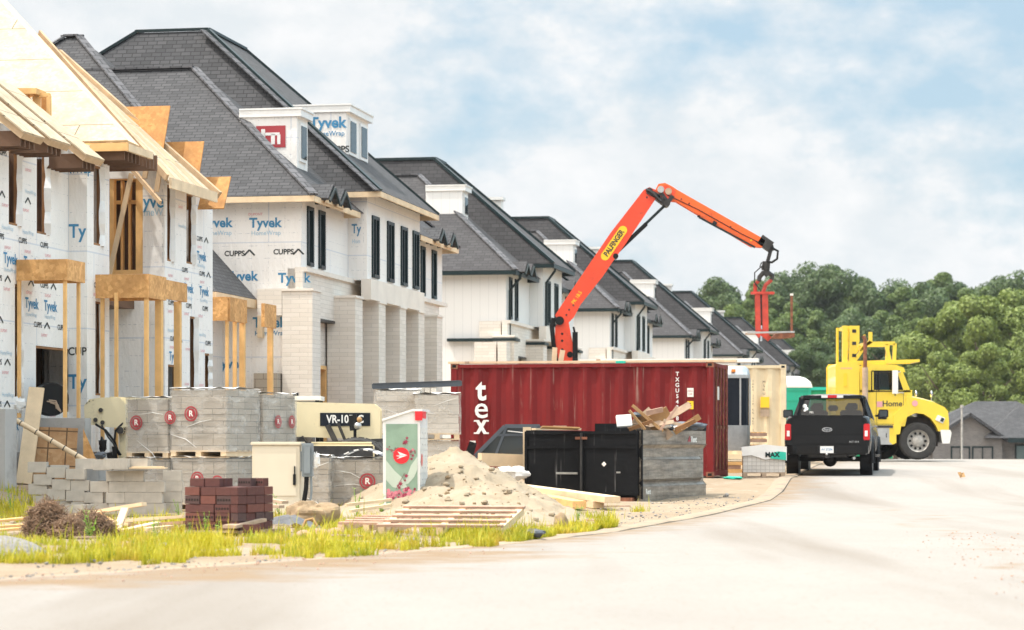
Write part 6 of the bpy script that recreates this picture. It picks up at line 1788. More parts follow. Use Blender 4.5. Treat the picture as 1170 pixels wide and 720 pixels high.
for x, z, s in ((.34, 1.14, .05), (.36, 1.20, .03), (.31, 1.12, .03), (.42, .99, .035), (.45, .93, .03), (.43, .88, .03), (.48, 1.0, .02), (.35, .62, .04), (.26, .50, .045), (.24, .44, .035), (.33, .55, .025), (.22, .47, .025), (.38, .43, .04)): maple(x, z, s)
for k in range(6): a.box(x0 + k * .08, x0 + k * .08 + .004, -.0115, -.009, z0, z0 + .07, M['offwhite'])
a.beam((x0, -.011, 1.04), (x1 - .06, -.011, .94), .004, .010, M['branch']); a.beam((x0 + .16, -.011, .42), (x1 - .2, -.011, .66), .004, .008, M['branch'])
em = Vector(((.035 + w - .025) / 2 - .005, -.017, .93))
a.disc(em, .125, (1, 0, 0), (0, 0, 1), M['post_red'], n=32)
wing = [(-.085, .0), (-.03, .01), (-.055, .065), (.095, .0), (-.075, -.055), (-.03, -.012)]
a.add([em + Vector((x, -.003, z)) for x, z in [(.095, .005), (-.06, .065), (-.02, .012), (-.085, .0)]], [(0, 1, 2), (0, 2, 3)], M['white'])
a.add([em + Vector((x, -.003, z)) for x, z in [(.095, .002), (-.085, -.006), (-.02, -.018), (-.075, -.055)]], [(0, 1, 2), (0, 2, 3)], M['white'])
a.build('art_panel', mb_)

# ---- telescopic handler lurking behind the pallets
dT = 44.7; k = FPX / dT
def TL(px, py, y=0): return Vector(((px - 320) / k, y, CAMZ - (py - HY) / k - .02))
th_ = thing('telehandler', 'cream telescopic handler with its long boom lowered behind the block pallets', 'telehandler', ((320 - CX) / k, dT, .02), 0)
b = MB(M['tele_cream'])
def pxz(l): return [(TL(x, y).x, TL(x, y).z) for x, y in l]
b.prism(pxz([(130, 455), (232, 458), (428, 463), (434, 468), (434, 500), (425, 501), (320, 497), (232, 494), (150, 490)]), 'y', -.26, .26)
b.prism(pxz([(225, 456), (230, 456), (230, 496), (225, 496)]), 'y', -.29, .29)
bo = b.build('boom', th_, bevel=.02)
s = MB(M['navy']); x0, z0 = TL(367, 487).x, TL(367, 487).z; x1, z1 = TL(424, 472).x, TL(424, 472).z
s.box(x0, x1, -.275, -.262, z0, z1); s.text('VR-1056C', .19, ((x0 + x1) / 2, -.278, (z0 + z1) / 2), (1, 0, 0), (0, 0, 1), M['white'], .03, .8)
s.build('model_plate', bo)
h = MB(M['tele_cream'])
for y0, y1 in ((-.34, -.28), (.28, .34)): h.prism(pxz([(100, 464), (106, 457), (118, 455), (140, 455), (147, 462), (147, 488), (139, 489), (118, 487), (101, 484)]), 'y', y0, y1)
h.prism(pxz([(104, 458), (147, 456), (147, 470), (104, 470)]), 'y', -.28, .28)
for px, py in ((119, 469), (113, 480), (121, 483), (141, 492)): h.cyl(TL(px, py, -.37), TL(px, py, .37), .045 if px != 141 else .07, M['darkmetal'], n=10)
for px, py in ((103, 461), (106, 459), (110, 458)): h.cyl(TL(px, py, -.35), TL(px, py, -.34), .012, M['darkmetal'])
h.prism(pxz([(137, 486), (146, 484), (148, 512), (146, 525), (138, 525), (139, 505)]), 'y', -.2, .2)
h.build('boom_head', th_, bevel=.01)
c = MB(M['black']); c.tube([TL(113, 485, -.35), TL(125, 492, -.4), TL(135, 505, -.38), TL(139, 520, -.3)], .02, n=6); c.tube([TL(120, 486, -.36), TL(128, 500, -.4), TL(138, 512, -.38)], .015, M['darkmetal'], n=6); c.tube([TL(147, 480, -.3), TL(136, 492, -.38), TL(134, 508, -.36), TL(141, 520, -.3)], .02, n=6)
c.beam(TL(134, 510, -.35), TL(136, 530, -.35), .07, .08); c.beam(TL(128, 517, -.3), TL(131, 530, -.3), .08, .1); c.build('hydraulic_hose', th_, smooth=1)
ch = MB(M['tele_cream']); ch.box(TL(230, 0).x, TL(440, 0).x, .3, 1.3, .55, 1.0); ch.box(TL(230, 0).x, TL(440, 0).x, -.5, .3, .5, .85); ch.box(TL(345, 0).x, TL(432, 0).x, -1.2, -.35, .6, TL(0, 508).z, M['darkmetal']); ch.box(TL(360, 0).x, TL(430, 0).x, -1.15, -.5, TL(0, 508).z, TL(0, 505).z); ch.build('chassis', th_, bevel=.03)
cc = MB(M['black'])   # cab frame
cx0_, cx1_ = TL(322, 0).x, TL(345, 0).x + .25
for (x, y) in ((cx0_, .4), (cx0_, 1.25), (cx1_, .4), (cx1_, 1.25)): cc.beam((x, y, .9), (x * .95 + .02, y, TL(0, 457).z), .07, .07)
cc.box(cx0_ - .05, cx1_ + .05, .35, 1.3, TL(0, 457).z, TL(0, 452).z, M['offwhite']); cc.box(cx0_ + .15, cx0_ + .25, .45, .55, TL(0, 452).z, TL(0, 448).z)
cc.box(cx0_, cx1_, .4, .42, .9, 1.1, M['tele_cream']); co_ = cc.build('cab', th_)
g = MB(M['glass_clear']); g.box(cx0_ + .05, cx1_ - .05, .39, .4, 1.1, TL(0, 458).z); g.build('cab_glass', co_)
for px in (252, 412):
    for y, sd in ((-.85, -1), (1.15, 1)): wheel(th_, (TL(px, 0).x, y, .60), .60, .42, 'y', sd, 'tele_cream', hub=8)
a = MB(M['darkmetal']); 
for (p0_, p1_, w_) in (((376, 486), (388, 510), .09), ((388, 484), (398, 508), .05), ((345, 508), (440, 503), .06), ((345, 500), (352, 512), .12), ((352, 512), (400, 510), .07)): a.beam(TL(*p0_, -.4), TL(*p1_, -.4), w_, w_, up=(0, 1, 0))
a.build('lift_linkage', th_)
m = MB(M['black']); m.beam(TL(405, 475, -.6), TL(407, 492, -.6), .14, .10, up=(0, 1, 0)); m.sphere(TL(411, 487, -.62), .07, M['steel'] ); m.sphere(TL(413, 480, -.62), .05, M['card']); m.beam(TL(408, 490, -.6), TL(408, 508, -.6), .05, .05); m.beam(TL(401, 505, -.6), TL(418, 503, -.6), .05, .05); m.build('work_lamp', th_)

# ---- sand pile
def sandmesh():
    cx_, cy_ = loc(515, 42.5).x, 42.5; vs = []; n = 110; m = 90
    def hz(x, y):
        u = (x - cx_); v = (y - cy_)
        r = math.sqrt((u / 2.05) ** 2 + (v / 4.6) ** 2); h = 1.12 * max(0, 1 - r) ** .9 if r < 1 else 0
        r2 = math.sqrt(((u - .55) / 1.75) ** 2 + ((v + 4.2) / 3.2) ** 2); h = max(h, .58 * max(0, 1 - r2) ** .8 if r2 < 1 else 0)
        r3 = math.sqrt(((u + .75) / 1.3) ** 2 + ((v + 1.2) / 2.5) ** 2); h = max(h, .50 * max(0, 1 - r3) ** .8 if r3 < 1 else 0)
        r4 = math.sqrt(((u - .2) / 1.9) ** 2 + ((v + 2.4) / 3.0) ** 2); h = max(h, .72 * max(0, 1 - r4) if r4 < 1 else 0)
        if h > 0: h += min(1, h * 5) * (.09 * mn.noise(Vector((x * 2.2, y * 2.2, 1))) + .05 * mn.noise(Vector((x * 6, y * 6, 2))) + .03 * mn.noise(Vector((x * 15, y * 15, 3))))
        return h
    for j in range(m):
        for i in range(n):
            x = cx_ - 2.4 + 5.0 * i / (n - 1); y = cy_ - 7.8 + 12.8 * j / (m - 1); vs.append((x, y, gz(x, y) - .06 + hz(x, y)))
    fs = [(j * n + i, j * n + i + 1, (j + 1) * n + i + 1, (j + 1) * n + i) for j in range(m - 1) for i in range(n - 1)]
    me = bpy.data.meshes.new('sand_pile'); me.from_pydata(vs, [], fs); me.materials.append(M['sand'])
    for p_ in me.polygons: p_.use_smooth = True
    o = bpy.data.objects.new('sand_pile', me); COL.objects.link(o); tag(o, 'pale mound of sand behind and right of the mailbox', 'sand pile')
    return hz, cx_, cy_
sand_h, _, _ = sandmesh()
# clods rolled down the pile
def clods(name, n, area, smin, smax, mat, lab, cat, seed, zf, kind='stuff'):
    rg = random.Random(seed); mb = MB(M[mat])
    for k in range(n):
        x, y = area(rg); s = smin + (smax - smin) * rg.random() ** 3
        mb.sphere((x, y, zf(x, y) + s * .3), (s, s * rg.uniform(.7, 1.2), s * .7), n=6, m=4, jit=.22, rg=rg)
    o = mb.build(name, smooth=.5); tag(o, lab, cat); o['kind'] = kind; return o
clods('sand_clods', 260, lambda r: (loc(515, 42.5).x + r.gauss(.2, 1.1), 42.5 + r.uniform(-7.5, 2)), .01, .06, 'sand', 'sand clods scattered over the sand pile', 'clods', 5, lambda x, y: gz(x, y) - .05 + sand_h(x, y))
clods('dark_sand_clods', 70, lambda r: (loc(560, 38).x + r.gauss(.0, .7), 38 + r.uniform(-2.5, 2)), .01, .05, 'rock', 'darker earth clods on the right slope of the sand pile', 'clods', 15, lambda x, y: gz(x, y) - .05 + sand_h(x, y))
def curb_area(r):
    y = r.uniform(20, 52); return (curbx(y) - .25 - r.random() ** 2 * 2.2, y)
clods('gravel', 1100, curb_area, .006, .026, 'pebble', 'loose gravel along the road edge', 'gravel', 6, gz)
clods('road_grit', 500, lambda r: (curbx(18 + 20 * r.random()) + r.random() ** 2 * 2.5, 0), .004, .014, 'rock', 'grit on the road edge', 'grit', 7, gz) if 0 else None
def grit(r):
    y = r.uniform(17, 40); return (curbx(y) + .1 + r.random() ** 2 * 3, y)
def crumbs(r):
    if r.random() < .45:
        y = 16 + 16 * r.random() ** .8; return (3.7 + .115 * (y - 15) + r.gauss(0, .35), y)
    y = r.uniform(17, 27); return (curbx(y) + r.gauss(.1, .5), y)
clods('dirt_crumbs', 900, crumbs, .004, .014, 'lumber_red', 'reddish dirt crumbs scattered over the pale road', 'crumbs', 21, lambda x, y: gz(x, y) + .012)
clods('road_grit', 500, grit, .004, .016, 'rock', 'brown grit scattered on the road edge', 'grit', 7, gz)
# earth heap of pale gravel at the left edge
p = loc(-14, 24.5); g_ = MB(M['pebble']); g_.sphere((0, 0, -.05), (.62, .5, .28), n=22, m=12, jit=.04)
rg = random.Random(3)
for q in range(160):
    a_ = rg.uniform(0, 6.28); r_ = rg.random() ** .5 * .65; g_.sphere((math.cos(a_) * r_, math.sin(a_) * r_ * .8, .2 * (1 - r_ / .68)), rg.uniform(.01, .035), n=6, m=4, jit=.2, rg=rg)
tag(g_.build('gravel_heap', smooth=1), 'small grey gravel heap at the left edge beside the road', 'gravel heap', loc=p)

# ---- lumber stacks
def board(name, label, p0, p1, w, h, mat='lumber_pale', group=None, cat='board', roll=(0, 0, 1)):
    p0, p1 = Vector(p0), Vector(p1); q = MB(M[mat]); q.beam((0, 0, 0), p1 - p0, w, h, up=roll); o = q.build(name, bevel=.004)
    return tag(o, label, cat, group, loc=p0)
for i, (a_, b_, w, h, mt, lab) in enumerate((
    ((594, 557, 46.4), (700, 571, 43.2), .30, .11, 'lumber_pale', 'topmost thick beam of the lumber pile below the dumpster doors'),
    ((596, 564, 46.2), (662, 577, 43.0), .24, .13, 'lumber', 'orange beam at the bottom left of the lumber pile below the dumpster'),
    ((612, 566, 46.4), (684, 577, 43.5), .20, .12, 'lumber_pale', 'middle beam of the lumber pile below the dumpster doors'),
    ((640, 560, 46.8), (704, 570, 44.0), .14, .05, 'lumber_pale', 'thin board on the far side of the lumber pile below the dumpster'))):
    board('lumber_beam', lab, at(*a_), at(*b_), w, h, mt, 'lumber pile by the dumpster', 'beam')
wd_labels = ['long pale board sloping up to the right in the wood scraps behind the dry roots', 'short board propped upright against the scrap wood left of the bricks', 'long board lying flat in the wood scraps left of the bricks', 'board lowest in the grass left of the brick stack', 'reddish board end touching the brick stack pallet', 'middle flat board under the propped one', 'small offcut in the scrap wood near the roots', 'short pale offcut right of the propped board']
for i, (a_, b_, w, h, mt) in enumerate((((88, 589, 33.6), (165, 576, 33.2), .12, .05, 'lumber_pale'), ((134, 606, 31.6), (143, 581, 31.8), .10, .04, 'lumber_pale'), ((130, 596, 32.5), (212, 590, 32.3), .15, .04, 'lumber_pale'), ((140, 607, 31.0), (180, 598, 31.6), .12, .04, 'lumber_pale'), ((150, 601, 31.9), (212, 597, 31.6), .12, .04, 'lumber_red'), ((100, 596, 32.8), (150, 599, 32.4), .13, .04, 'lumber_pale'), ((112, 588, 33.4), (130, 598, 32.8), .1, .04, 'lumber'), ((165, 605, 31.2), (196, 602, 31.4), .14, .04, 'lumber_pale'))):
    board('scrap_wood', wd_labels[i], at(*a_), at(*b_), w, h, mt, 'scrap boards in the grass')
for i, (a_, b_, w, h) in enumerate((((-20, 597, 32.5), (30, 592, 33), .14, .03), ((-20, 603, 31.6), (28, 600, 32), .12, .03), ((-20, 608, 31), (22, 604, 31.4), .12, .03))):
    board('scrap_wood', ['upper', 'middle', 'lowest'][i] + ' of the three thin boards at the left edge beside the dry roots', at(*a_), at(*b_), w, h, 'lumber', 'thin boards at the left edge')
# leaning plank, gridded board and pole against the foundation
board('leaning_plank', 'pale plank leaning on the concrete foundation left of the gridded board', at(27, 553, 42.6), at(42, 443, 43.1), .26, .05, 'lumber_pale', None, 'plank', (0, 1, 0))
q = MB(M['osb_grid']); q.box(0, .78, 0, .02, 0, .96); o = tag(q.build('sheathing_sheet'), 'brown gridded strand board sheet leaning on the concrete foundation', 'sheet', loc=at(31.5, 551.5, 42.8)); o.rotation_euler = (-R(12), R(2), R(2))
q = MB(M['lumber_pale']); P0, P1 = at(-12, 463, 41.6), at(106, 531, 41.4); q.cyl((0, 0, 0), P1 - P0, .042, n=10)
for t_ in (.15, .3, .45, .6, .72, .84): q.cyl((P1 - P0) * t_, (P1 - P0) * (t_ + .008), .047, M['darkmetal'], n=10)
tag(q.build('pole', smooth=.7), 'long thin pale pole slanting down in front of the timber house', 'pole', loc=P0)
q = MB(M['black']); q.lathe([(.16, 0), (.275, 0), (.29, .05), (.29, .35), (.16, .35)], (0, 0, 0), 'y', n=28); q.lathe([(.02, .10), (.26, .10), (.26, .12), (.02, .12)], (0, 0, 0), 'y', n=20); 
for k_ in range(5): q.tube([(math.cos(k_) * .1, -.02, -.1 + .02 * k_), (.05, -.03, -.15 + .03 * k_), (.14, -.02, -.22)], .012, M['lumber_grey'], n=5)
o = tag(q.build('pipe_coil', smooth=.6), 'black round drum on top of the foundation in the doorway', 'drum', loc=at(60, 456, 43.6)); o.rotation_euler = (0, 0, R(20))
q = MB(M['osb']); q.prism([(0, 0), (.26, 0), (.0, .62)], 'y', 0, .015); o = tag(q.build('sheathing_offcut'), 'pointed strand board offcut standing left of the boom head', 'offcut', loc=at(95, 532, 43)); 
q = MB(M['blue_grey']); q.sphere((0, 0, 0), (.10, .08, .06), jit=.22); tag(q.build('blue_bag', smooth=.3), 'small blue-grey bag on the ground left of the boom hoses', 'bag', loc=at(115, 520, 42.0))
q = MB(M['black']); q.sphere((0, 0, 0), (.07, .06, .13), jit=.35, n=8, m=6); tag(q.build('black_bag', smooth=.3), 'small black rag hanging under the boom head', 'rag', loc=at(117, 508, 43.2))
q = MB(M['film_white']); q.sphere((0, 0, 0), (.13, .07, .12), jit=.4); tag(q.build('plastic_sheet', smooth=.2), 'crumpled clear plastic on the foundation left of the leaning plank', 'plastic', loc=at(20, 463, 43))
board('deck_board', 'flat dark board low at the left edge below the foundation', at(-30, 556, 41.5), at(36, 557, 41.6), .25, .07, 'lumber_grey', 'boards by the foundation')
board('deck_board', 'second flat board at the foot of the gridded sheet', at(0, 560, 41.2), at(34, 562, 41.2), .18, .05, 'lumber_grey', 'boards by the foundation')

# ---- flat wooden pallets in the grass
def flat_pallet(label, p, rz, tilt, w, d, mat='lumber_red'):
    r = thing('wooden_pallet', label, 'pallet', p, 0, 'empty wooden pallets lying in the grass')
    r.rotation_euler = (tilt, 0, rz)
    for kx in range(3):
        q = MB(M[mat]); y = kx * (d - .05) / 2; q.box(0, w, y, y + .05, 0, .10); q.build('runner', r)
    for k_ in range(8):
        q = MB(M['lumber_pale'] if k_ % 3 == 1 else M[mat]); x = k_ * (w - .1) / 7 + rnd.uniform(-.01, .01); q.box(x, x + .09, -.01, d + .01, .10, .12); q.build('slat', r)
    return r
def slat_pallet(label, p, rz, tilt, w, d, n, mat='lumber_red'):
    r = thing('wooden_pallet', label, 'pallet', p, 0, 'empty wooden pallets lying in the grass'); r.rotation_euler = (tilt, 0, rz)
    for k_ in range(n):
        q = MB(M[mat]); y = k_ * (d - .09) / (n - 1); q.box(rnd.uniform(-.03, .02), w + rnd.uniform(-.03, .03), y, y + .085, .085, .115); q.build('slat', r)
    for k_ in range(3):
        q = MB(M['lumber_pale']); x = k_ * (w - .08) / 2; q.box(x, x + .08, 0, d, 0, .085); q.build('runner', r)
    return r
slat_pallet('empty pallet with long slats in front of the mailbox, sloping to the right', loc(432, 30.3, .04), R(-12), R(9), 1.50, 1.30, 5)
slat_pallet('empty pallet half sunk in the grass left of the slatted one', loc(386, 30.9, .05), R(-22), R(5), .75, .8, 4)
board('scrap_wood', 'long thin board in front of the sand left of the mailbox', at(395, 577, 36), at(447, 571, 36.4), .07, .04, 'lumber_pale', 'thin boards by the sand')
board('scrap_wood', 'second thin board lower beside the sand pile', at(400, 584, 35.2), at(447, 577, 35.6), .07, .04, 'lumber_pale', 'thin boards by the sand')
# ---- boulder, tarp, debris
def rock(label, px, d, r, seed, dz=0, mat='rock', cat='boulder', name='boulder'):
    rg = random.Random(seed); m_ = MB(M[mat]); vs0 = len(m_.v); m_.sphere((0, 0, 0), r, n=34, m=20)
    for v in m_.v:
        n_ = mn.noise(Vector((v.x * 3 + seed, v.y * 3, v.z * 3))) * .42 + abs(mn.noise(Vector((v.x * 7, v.y * 7 + seed, v.z * 7)))) * .28 - .08
        v *= (1 + n_)
    return tag(m_.build(name, smooth=.35), label, cat, loc=loc(px, d, dz))
rock('tan boulder in the weeds right of the brick stack', 356, 34.2, (.36, .28, .22), 1, .16)
rock('smaller tan stone low at the foot of the sand pile', 640, 33.0, (.10, .10, .16), 5, .06)
q = MB(M['tarp']); n = 16; rg = random.Random(6)
vs = []
for i in range(n + 1):
    for j in range(9):
        x = .75 * i / n; y = .5 * j / 8; vs.append((x, y, .02 + .17 * math.sin(math.pi * min(1, i / n * .9 + .15)) * math.sin(math.pi * (.15 + .7 * j / 8)) + rg.uniform(-.018, .018)))
q.add(vs, [(i * 9 + j, i * 9 + j + 1, (i + 1) * 9 + j + 1, (i + 1) * 9 + j) for i in range(n) for j in range(8)])
tag(q.build('crumpled_tarp', smooth=1), 'crumpled dark tarp in the grass between bricks and boulder', 'tarp', loc=loc(299, 32.0, .02), rz=R(-5))
q = MB(M['card']); q.tube([(0, 0, 0), (.05, 0, .13), (.13, 0, .15), (.19, 0, .05)], .022, n=6); tag(q.build('bent_pipe', smooth=1), 'short bent brown pipe beside the crumpled tarp', 'pipe', loc=loc(345, 31.8, .03))
for i, (a_, b_, w) in enumerate((((286, 568, 35.5), (326, 574, 35.0), .12), ((290, 577, 34.8), (322, 579, 34.6), .14), ((262, 602, 30.6), (297, 594, 31.2), .2))):
    board('scrap_wood', ['upper weathered board between the cabinet and the boulder', 'lower weathered board between the cabinet and the boulder', 'dark weathered board tilted at the right foot of the brick stack'][i], at(*a_), at(*b_), w, .04, 'lumber_grey', 'weathered scraps by the cabinet')
for (px, d, s, lab) in ((365, 30.6, .09, 'low brown clod in the grass right of the tarp'), (347, 30.2, .07, 'small brown clod at the front of the grass below the tarp'), (385, 30.8, .08, 'small clod left of the sunken pallet')): rock(lab, px, d, (s * 1.3, s, s * .8), int(px), .03, 'lumber_red', 'clod', 'clod')

# ---- dry root mats
def roots(label, px, d, rx, rz_, n, seed):
    rg = random.Random(seed); m_ = MB(M['root_dry'])
    m_.sphere((0, 0, rz_ * .30), (rx * .72, rx * .42, rz_ * .50), M['root_core'], n=14, m=9, jit=.08, rg=rg)
    for k_ in range(n * 2):
        a_ = rg.uniform(0, 6.28); e_ = rg.uniform(.0, 1.5); r_ = rg.uniform(.6, 1)
        p0_ = Vector((math.cos(a_) * rx * r_ * math.cos(e_), math.sin(a_) * rx * .6 * r_ * math.cos(e_), rz_ * r_ * math.sin(e_)))
        dr = Vector((rg.gauss(0, 1), rg.gauss(0, 1), rg.gauss(0, .7))).normalized() * rg.uniform(.05, .13)
        md = p0_ + dr * .5 + Vector((rg.gauss(0, .02), rg.gauss(0, .02), rg.gauss(0, .02)))
        m_.tube([p0_, md, p0_ + dr], [.005, .0045, .002], n=3)
    return tag(m_.build('dry_root_mat'), label, 'root mat', 'dry root mats in the grass', loc=loc(px, d, .02))
roots('larger brown mat of dry roots at the left of the grass', 54, 30.2, .30, .40, 1500, 1)
roots('smaller lower brown mat of dry roots right of the larger one', 102, 30.4, .34, .27, 1300, 2)
roots('thin brown root tuft between the two root mats and the boards', 80, 30.0, .22, .2, 600, 3)

# ---- things around the maroon container
q = MB(M['black']); dd = 53.5; k = FPX / dd
tp = thing('truck_topper', 'black truck bed cap with sloped side windows leaning before the maroon container', 'truck cap', at(543, 521, dd), R(-3))
H_, L_ = 34 / k, 1.35
f = MB(M['blue_grey']); pts = [(0, 0), (.62, H_), (L_, H_), (L_, 0)]
for a_, b_ in zip(pts, pts[1:] + pts[:1]): f.beam((a_[0], 0, a_[1]), (b_[0], 0, b_[1]), .08, .07, up=(0, 1, 0))
f.beam((.42, 0, 0), (.66, 0, H_), .05, .06, up=(0, 1, 0)); f.beam((.45, 0, H_ * .7), (L_, 0, H_ * .72), .05, .06, up=(0, 1, 0)); f.prism(pts, 'y', .9, .95, M['blue_grey']); f.slab([(.62, 0, H_), (L_, 0, H_), (L_, .9, H_), (.62, .9, H_)], .03); f.build('shell', tp)
f = MB(M['glass']); f.prism([(.06, .03), (.62, H_ - .03), (L_ - .03, H_ - .03), (L_ - .03, .03)], 'y', .02, .03); f.build('side_glass', tp)
f = MB(M['white']); f.beam((.68, -.04, H_ * .84), (1.02, -.04, H_ * .78), .02, .035, up=(0, 1, 0)); f.build('sticker', tp)
q = MB(M['black']); q.prism([(0, 0), (.18, -.05), (.26, .28), (.12, .32)], 'y', 0, .2); q.box(.12, .24, .0, .2, .28, .33, M['offwhite']); tag(q.build('tail_lamp_unit'), 'black boxed lamp standing at the left foot of the black truck cap', 'lamp unit', loc=at(530, 522, 52.5))
board('box_beam', 'thick pale beam in front of the black truck cap', at(548, 525, 51.5), at(603, 527, 51.8), .28, .26, 'lumber_pale', None, 'beam')
q = MB(M['lumber_pale']); q.box(0, .16, 0, .08, 0, 1.06); q.box(0, .16, .08, .5, .0, .06); tag(q.build('upright_panel'), 'upright pale board against the left side of the black dumpster', 'board', loc=at(597.5, 549, 50.9))
q = MB(M['film_white']); q.sphere((0, 0, 0), (.38, .2, .13), n=18, m=10, jit=.28); q.sphere((-.3, 0, -.12), (.25, .2, .1), n=12, jit=.28); tag(q.build('plastic_sheet', smooth=.2), 'heap of white plastic sheeting left of the dumpster', 'plastic sheet', loc=at(585, 541, 50.5))
q = MB(M['lumber_pale']); q.box(0, 1.0, 0, .2, 0, .04); q.box(.45, .7, .05, .15, .04, .09, M['lumber_red']); tag(q.build('rim_board'), 'pale board with a reddish block on the left rim of the dumpster', 'board', loc=at(612, 491.5, 50.6)).rotation_euler = (0, 0, R(24))
for i, (px, py, d, a_) in enumerate(((632, 397, 61.5, 3), (641, 400, 61.2, 10))):
    q = MB(M['lumber_pale']); q.box(-.06, .06, 0, .05, -2.4, 0); o = tag(q.build('stake'), ['straight pale stake', 'tilted pale stake'][i] + ' sticking up behind the container beside the crane base', 'stake', loc=at(px + 2, py, d)); o.rotation_euler = (0, R(a_), 0)

# wrapped white brick pallet, crates, lumber, trailer, toilet, green bin
dW = 58.2; p = loc(849, dW); k = FPX / dW
wr = thing('wrapped_brick_pallet', 'low pallet of white bricks under white plastic left of the black pickup', 'pallet of bricks', (p.x, p.y, p.z), R(-4))
b = MB(M['lumber_grey']); wood_pallet_parts(wr, .95, .9, 0, 'lumber_grey')
mw = bricky('white_brick_rows', (.68, .65, .61), (.62, .59, .55), (.46, .43, .40), .10, .09, .006, .0)
b = MB(mw); b.box(0, .95, 0, .9, .127, .62); b.build('bricks', wr)
f = MB(M['film_white']); n = 10; rg = random.Random(2)
f.prism([(-.03, .62), (.98, .62), (.98, .70), (.5, .75), (-.03, .69)], 'y', -.03, .93); f.prism([(-.02, .63), (.98, .63), (.98, .40), (.75, .47), (.50, .42), (.2, .52), (-.02, .50)], 'y', -.035, -.02)
f.build('plastic_cover', wr, bevel=.02)
t = MB(M['teal']); t.prism([(.62, .44), (.97, .40), (.97, .58), (.80, .60), (.62, .56)], 'y', -.05, -.04); t.text('MAX', .15, (.66, -.054, .52), (1, 0, 0), (0, 0, 1), M['greenblack'], .04); t.build('printed_label', wr)
for i in range(3):
    q = MB(M['lumber']); 
    for k_ in range(5): q.box(k_ * .11, k_ * .11 + .08, 0, 1, .08, .10)
    for y in (0, .45, .9): q.box(0, .55, y, y + .1, 0, .08, M['lumber_red'])
    p = at(852, 502 - i * 7, 66); tag(q.build('wooden_pallet'), ['bottom', 'middle', 'top'][i] + ' pallet of the small stack before the cream container', 'pallet', 'small pallet stack by the cream container', loc=(p.x, p.y, 1.0 + i * .16))
q = MB(M['lumber_pale']); q.box(0, .6, 0, 1.1, 0, .1); q.box(.05, .55, .02, 1.1, .1, .35, M['lumber']); q.box(0, .6, 0, 1.1, .35, .42); p = loc(850, 66)
tag(q.build('crate'), 'wooden crate under the small pallet stack', 'crate', loc=(p.x, p.y, p.z))
# enclosed trailer nose between the containers
dE = 63.0; k = FPX / dE; pe = loc(858, dE)
tr_ = thing('equipment_trailer', 'dark glazed trailer end with rounded silver corner between the two containers', 'trailer', (pe.x, pe.y, pe.z), 0)
def EZ(py): return CAMZ - (py - HY) / k - pe.z
s = MB(M['steel']); prof = [(-3.0, 0), (-.25, 0), (-.08, .05), (0, .22), (0, 2.0), (-3.0, 2.0)]
s.prism(prof, 'z', EZ(515), EZ(486)); s.prism(prof, 'z', EZ(432), EZ(428)); 
s.loft([[(x, y, EZ(428)) for x, y in prof], [(x * .97 - .03, y * .95 + .05, EZ(422)) for x, y in prof], [(x * .92 - .1, y * .85 + .15, EZ(418)) for x, y in prof]])
so_ = s.build('body', tr_, smooth=.6)
g = MB(M['navy']); g.prism([(-2.9, .03), (-.25, .03), (-.10, .08), (-.03, .24), (-.03, 1.9), (-2.9, 1.9)], 'z', EZ(486), EZ(432)); g.build('glazing', tr_)
f = MB(M['steel'])
for x, y in ((-.62, 0), (-.26, 0), (0.0, .25)): f.box(x - .02, x + .02, y - .0, y + .05, EZ(486), EZ(432))
f.build('glazing_bar', tr_)
l = MB(M['orange_lens']); l.box(-.48, -.38, -.03, .02, EZ(425) , EZ(422)); l.build('marker_lamp', tr_)
q = MB(M['lumber']); q.box(-.9, 0, 0, .3, 0, .1); q.box(-.8, -.1, .02, .28, .1, .2, M['lumber_red']); q.box(-.9, .1, 0, .3, .2, .28); p = loc(852, 62); tag(q.build('timber_cribbing'), 'stacked timber blocks under the trailer end', 'cribbing', loc=(p.x, 62.2, p.z))
# portable toilet
dP = 78.2; k = FPX / dP; p = loc(905, dP)
pt = thing('portable_toilet', 'turquoise portable toilet with domed white roof behind the black pickup', 'portable toilet', (p.x, p.y, p.z), R(4))
H_ = CAMZ - (443 - HY) / k - p.z
b = MB(M['teal']); b.box(-.58, .58, 0, 1.1, .1, H_); 
for x in (-.58, .50): b.box(x, x + .08, -.03, 0, .1, H_)
b.box(-.47, .47, -.025, 0, H_ - .1, H_); 
for k_ in range(7): b.box(-.4, .4, -.012, 0, .3 + k_ * .25, .34 + k_ * .25)
b.build('cabin', pt, bevel=.01)
r_ = MB(M['white']); n = 10; r_.loft([[(-.62 * c_, -.05 + .6 * (1 - c_), z), (.62 * c_, -.05 + .6 * (1 - c_), z), (.62 * c_, 1.15 - .6 * (1 - c_), z), (-.62 * c_, 1.15 - .6 * (1 - c_), z)] for c_, z in ((1, H_), (1, H_ + .04), (.92, H_ + .18), (.7, H_ + .30), (.4, H_ + .36))]); r_.build('roof', pt, smooth=.9)
v_ = MB(M['black']); v_.cyl((.5, .9, .5), (.5, .9, H_ + .3), .05); v_.build('vent_pipe', pt)
# green bin behind the truck
p = loc(926, 81); k = FPX / 81
gb = thing('green_bin', 'long green container box partly hidden behind the yellow truck', 'bin', (p.x, p.y, p.z), 0)
b = MB(M['green_bin']); H_ = CAMZ - (446 - HY) / k - p.z; b.box(0, 2.6, 0, 2, .05, H_)
for k_ in range(8): b.box(.1 + k_ * .32, .2 + k_ * .32, -.05, 0, .1, H_ - .05)
b.build('body', gb)
b = MB(M['teal']); b.box(-.05, 2.65, -.05, 2.05, H_, H_ + .1); b.build('rim', gb)
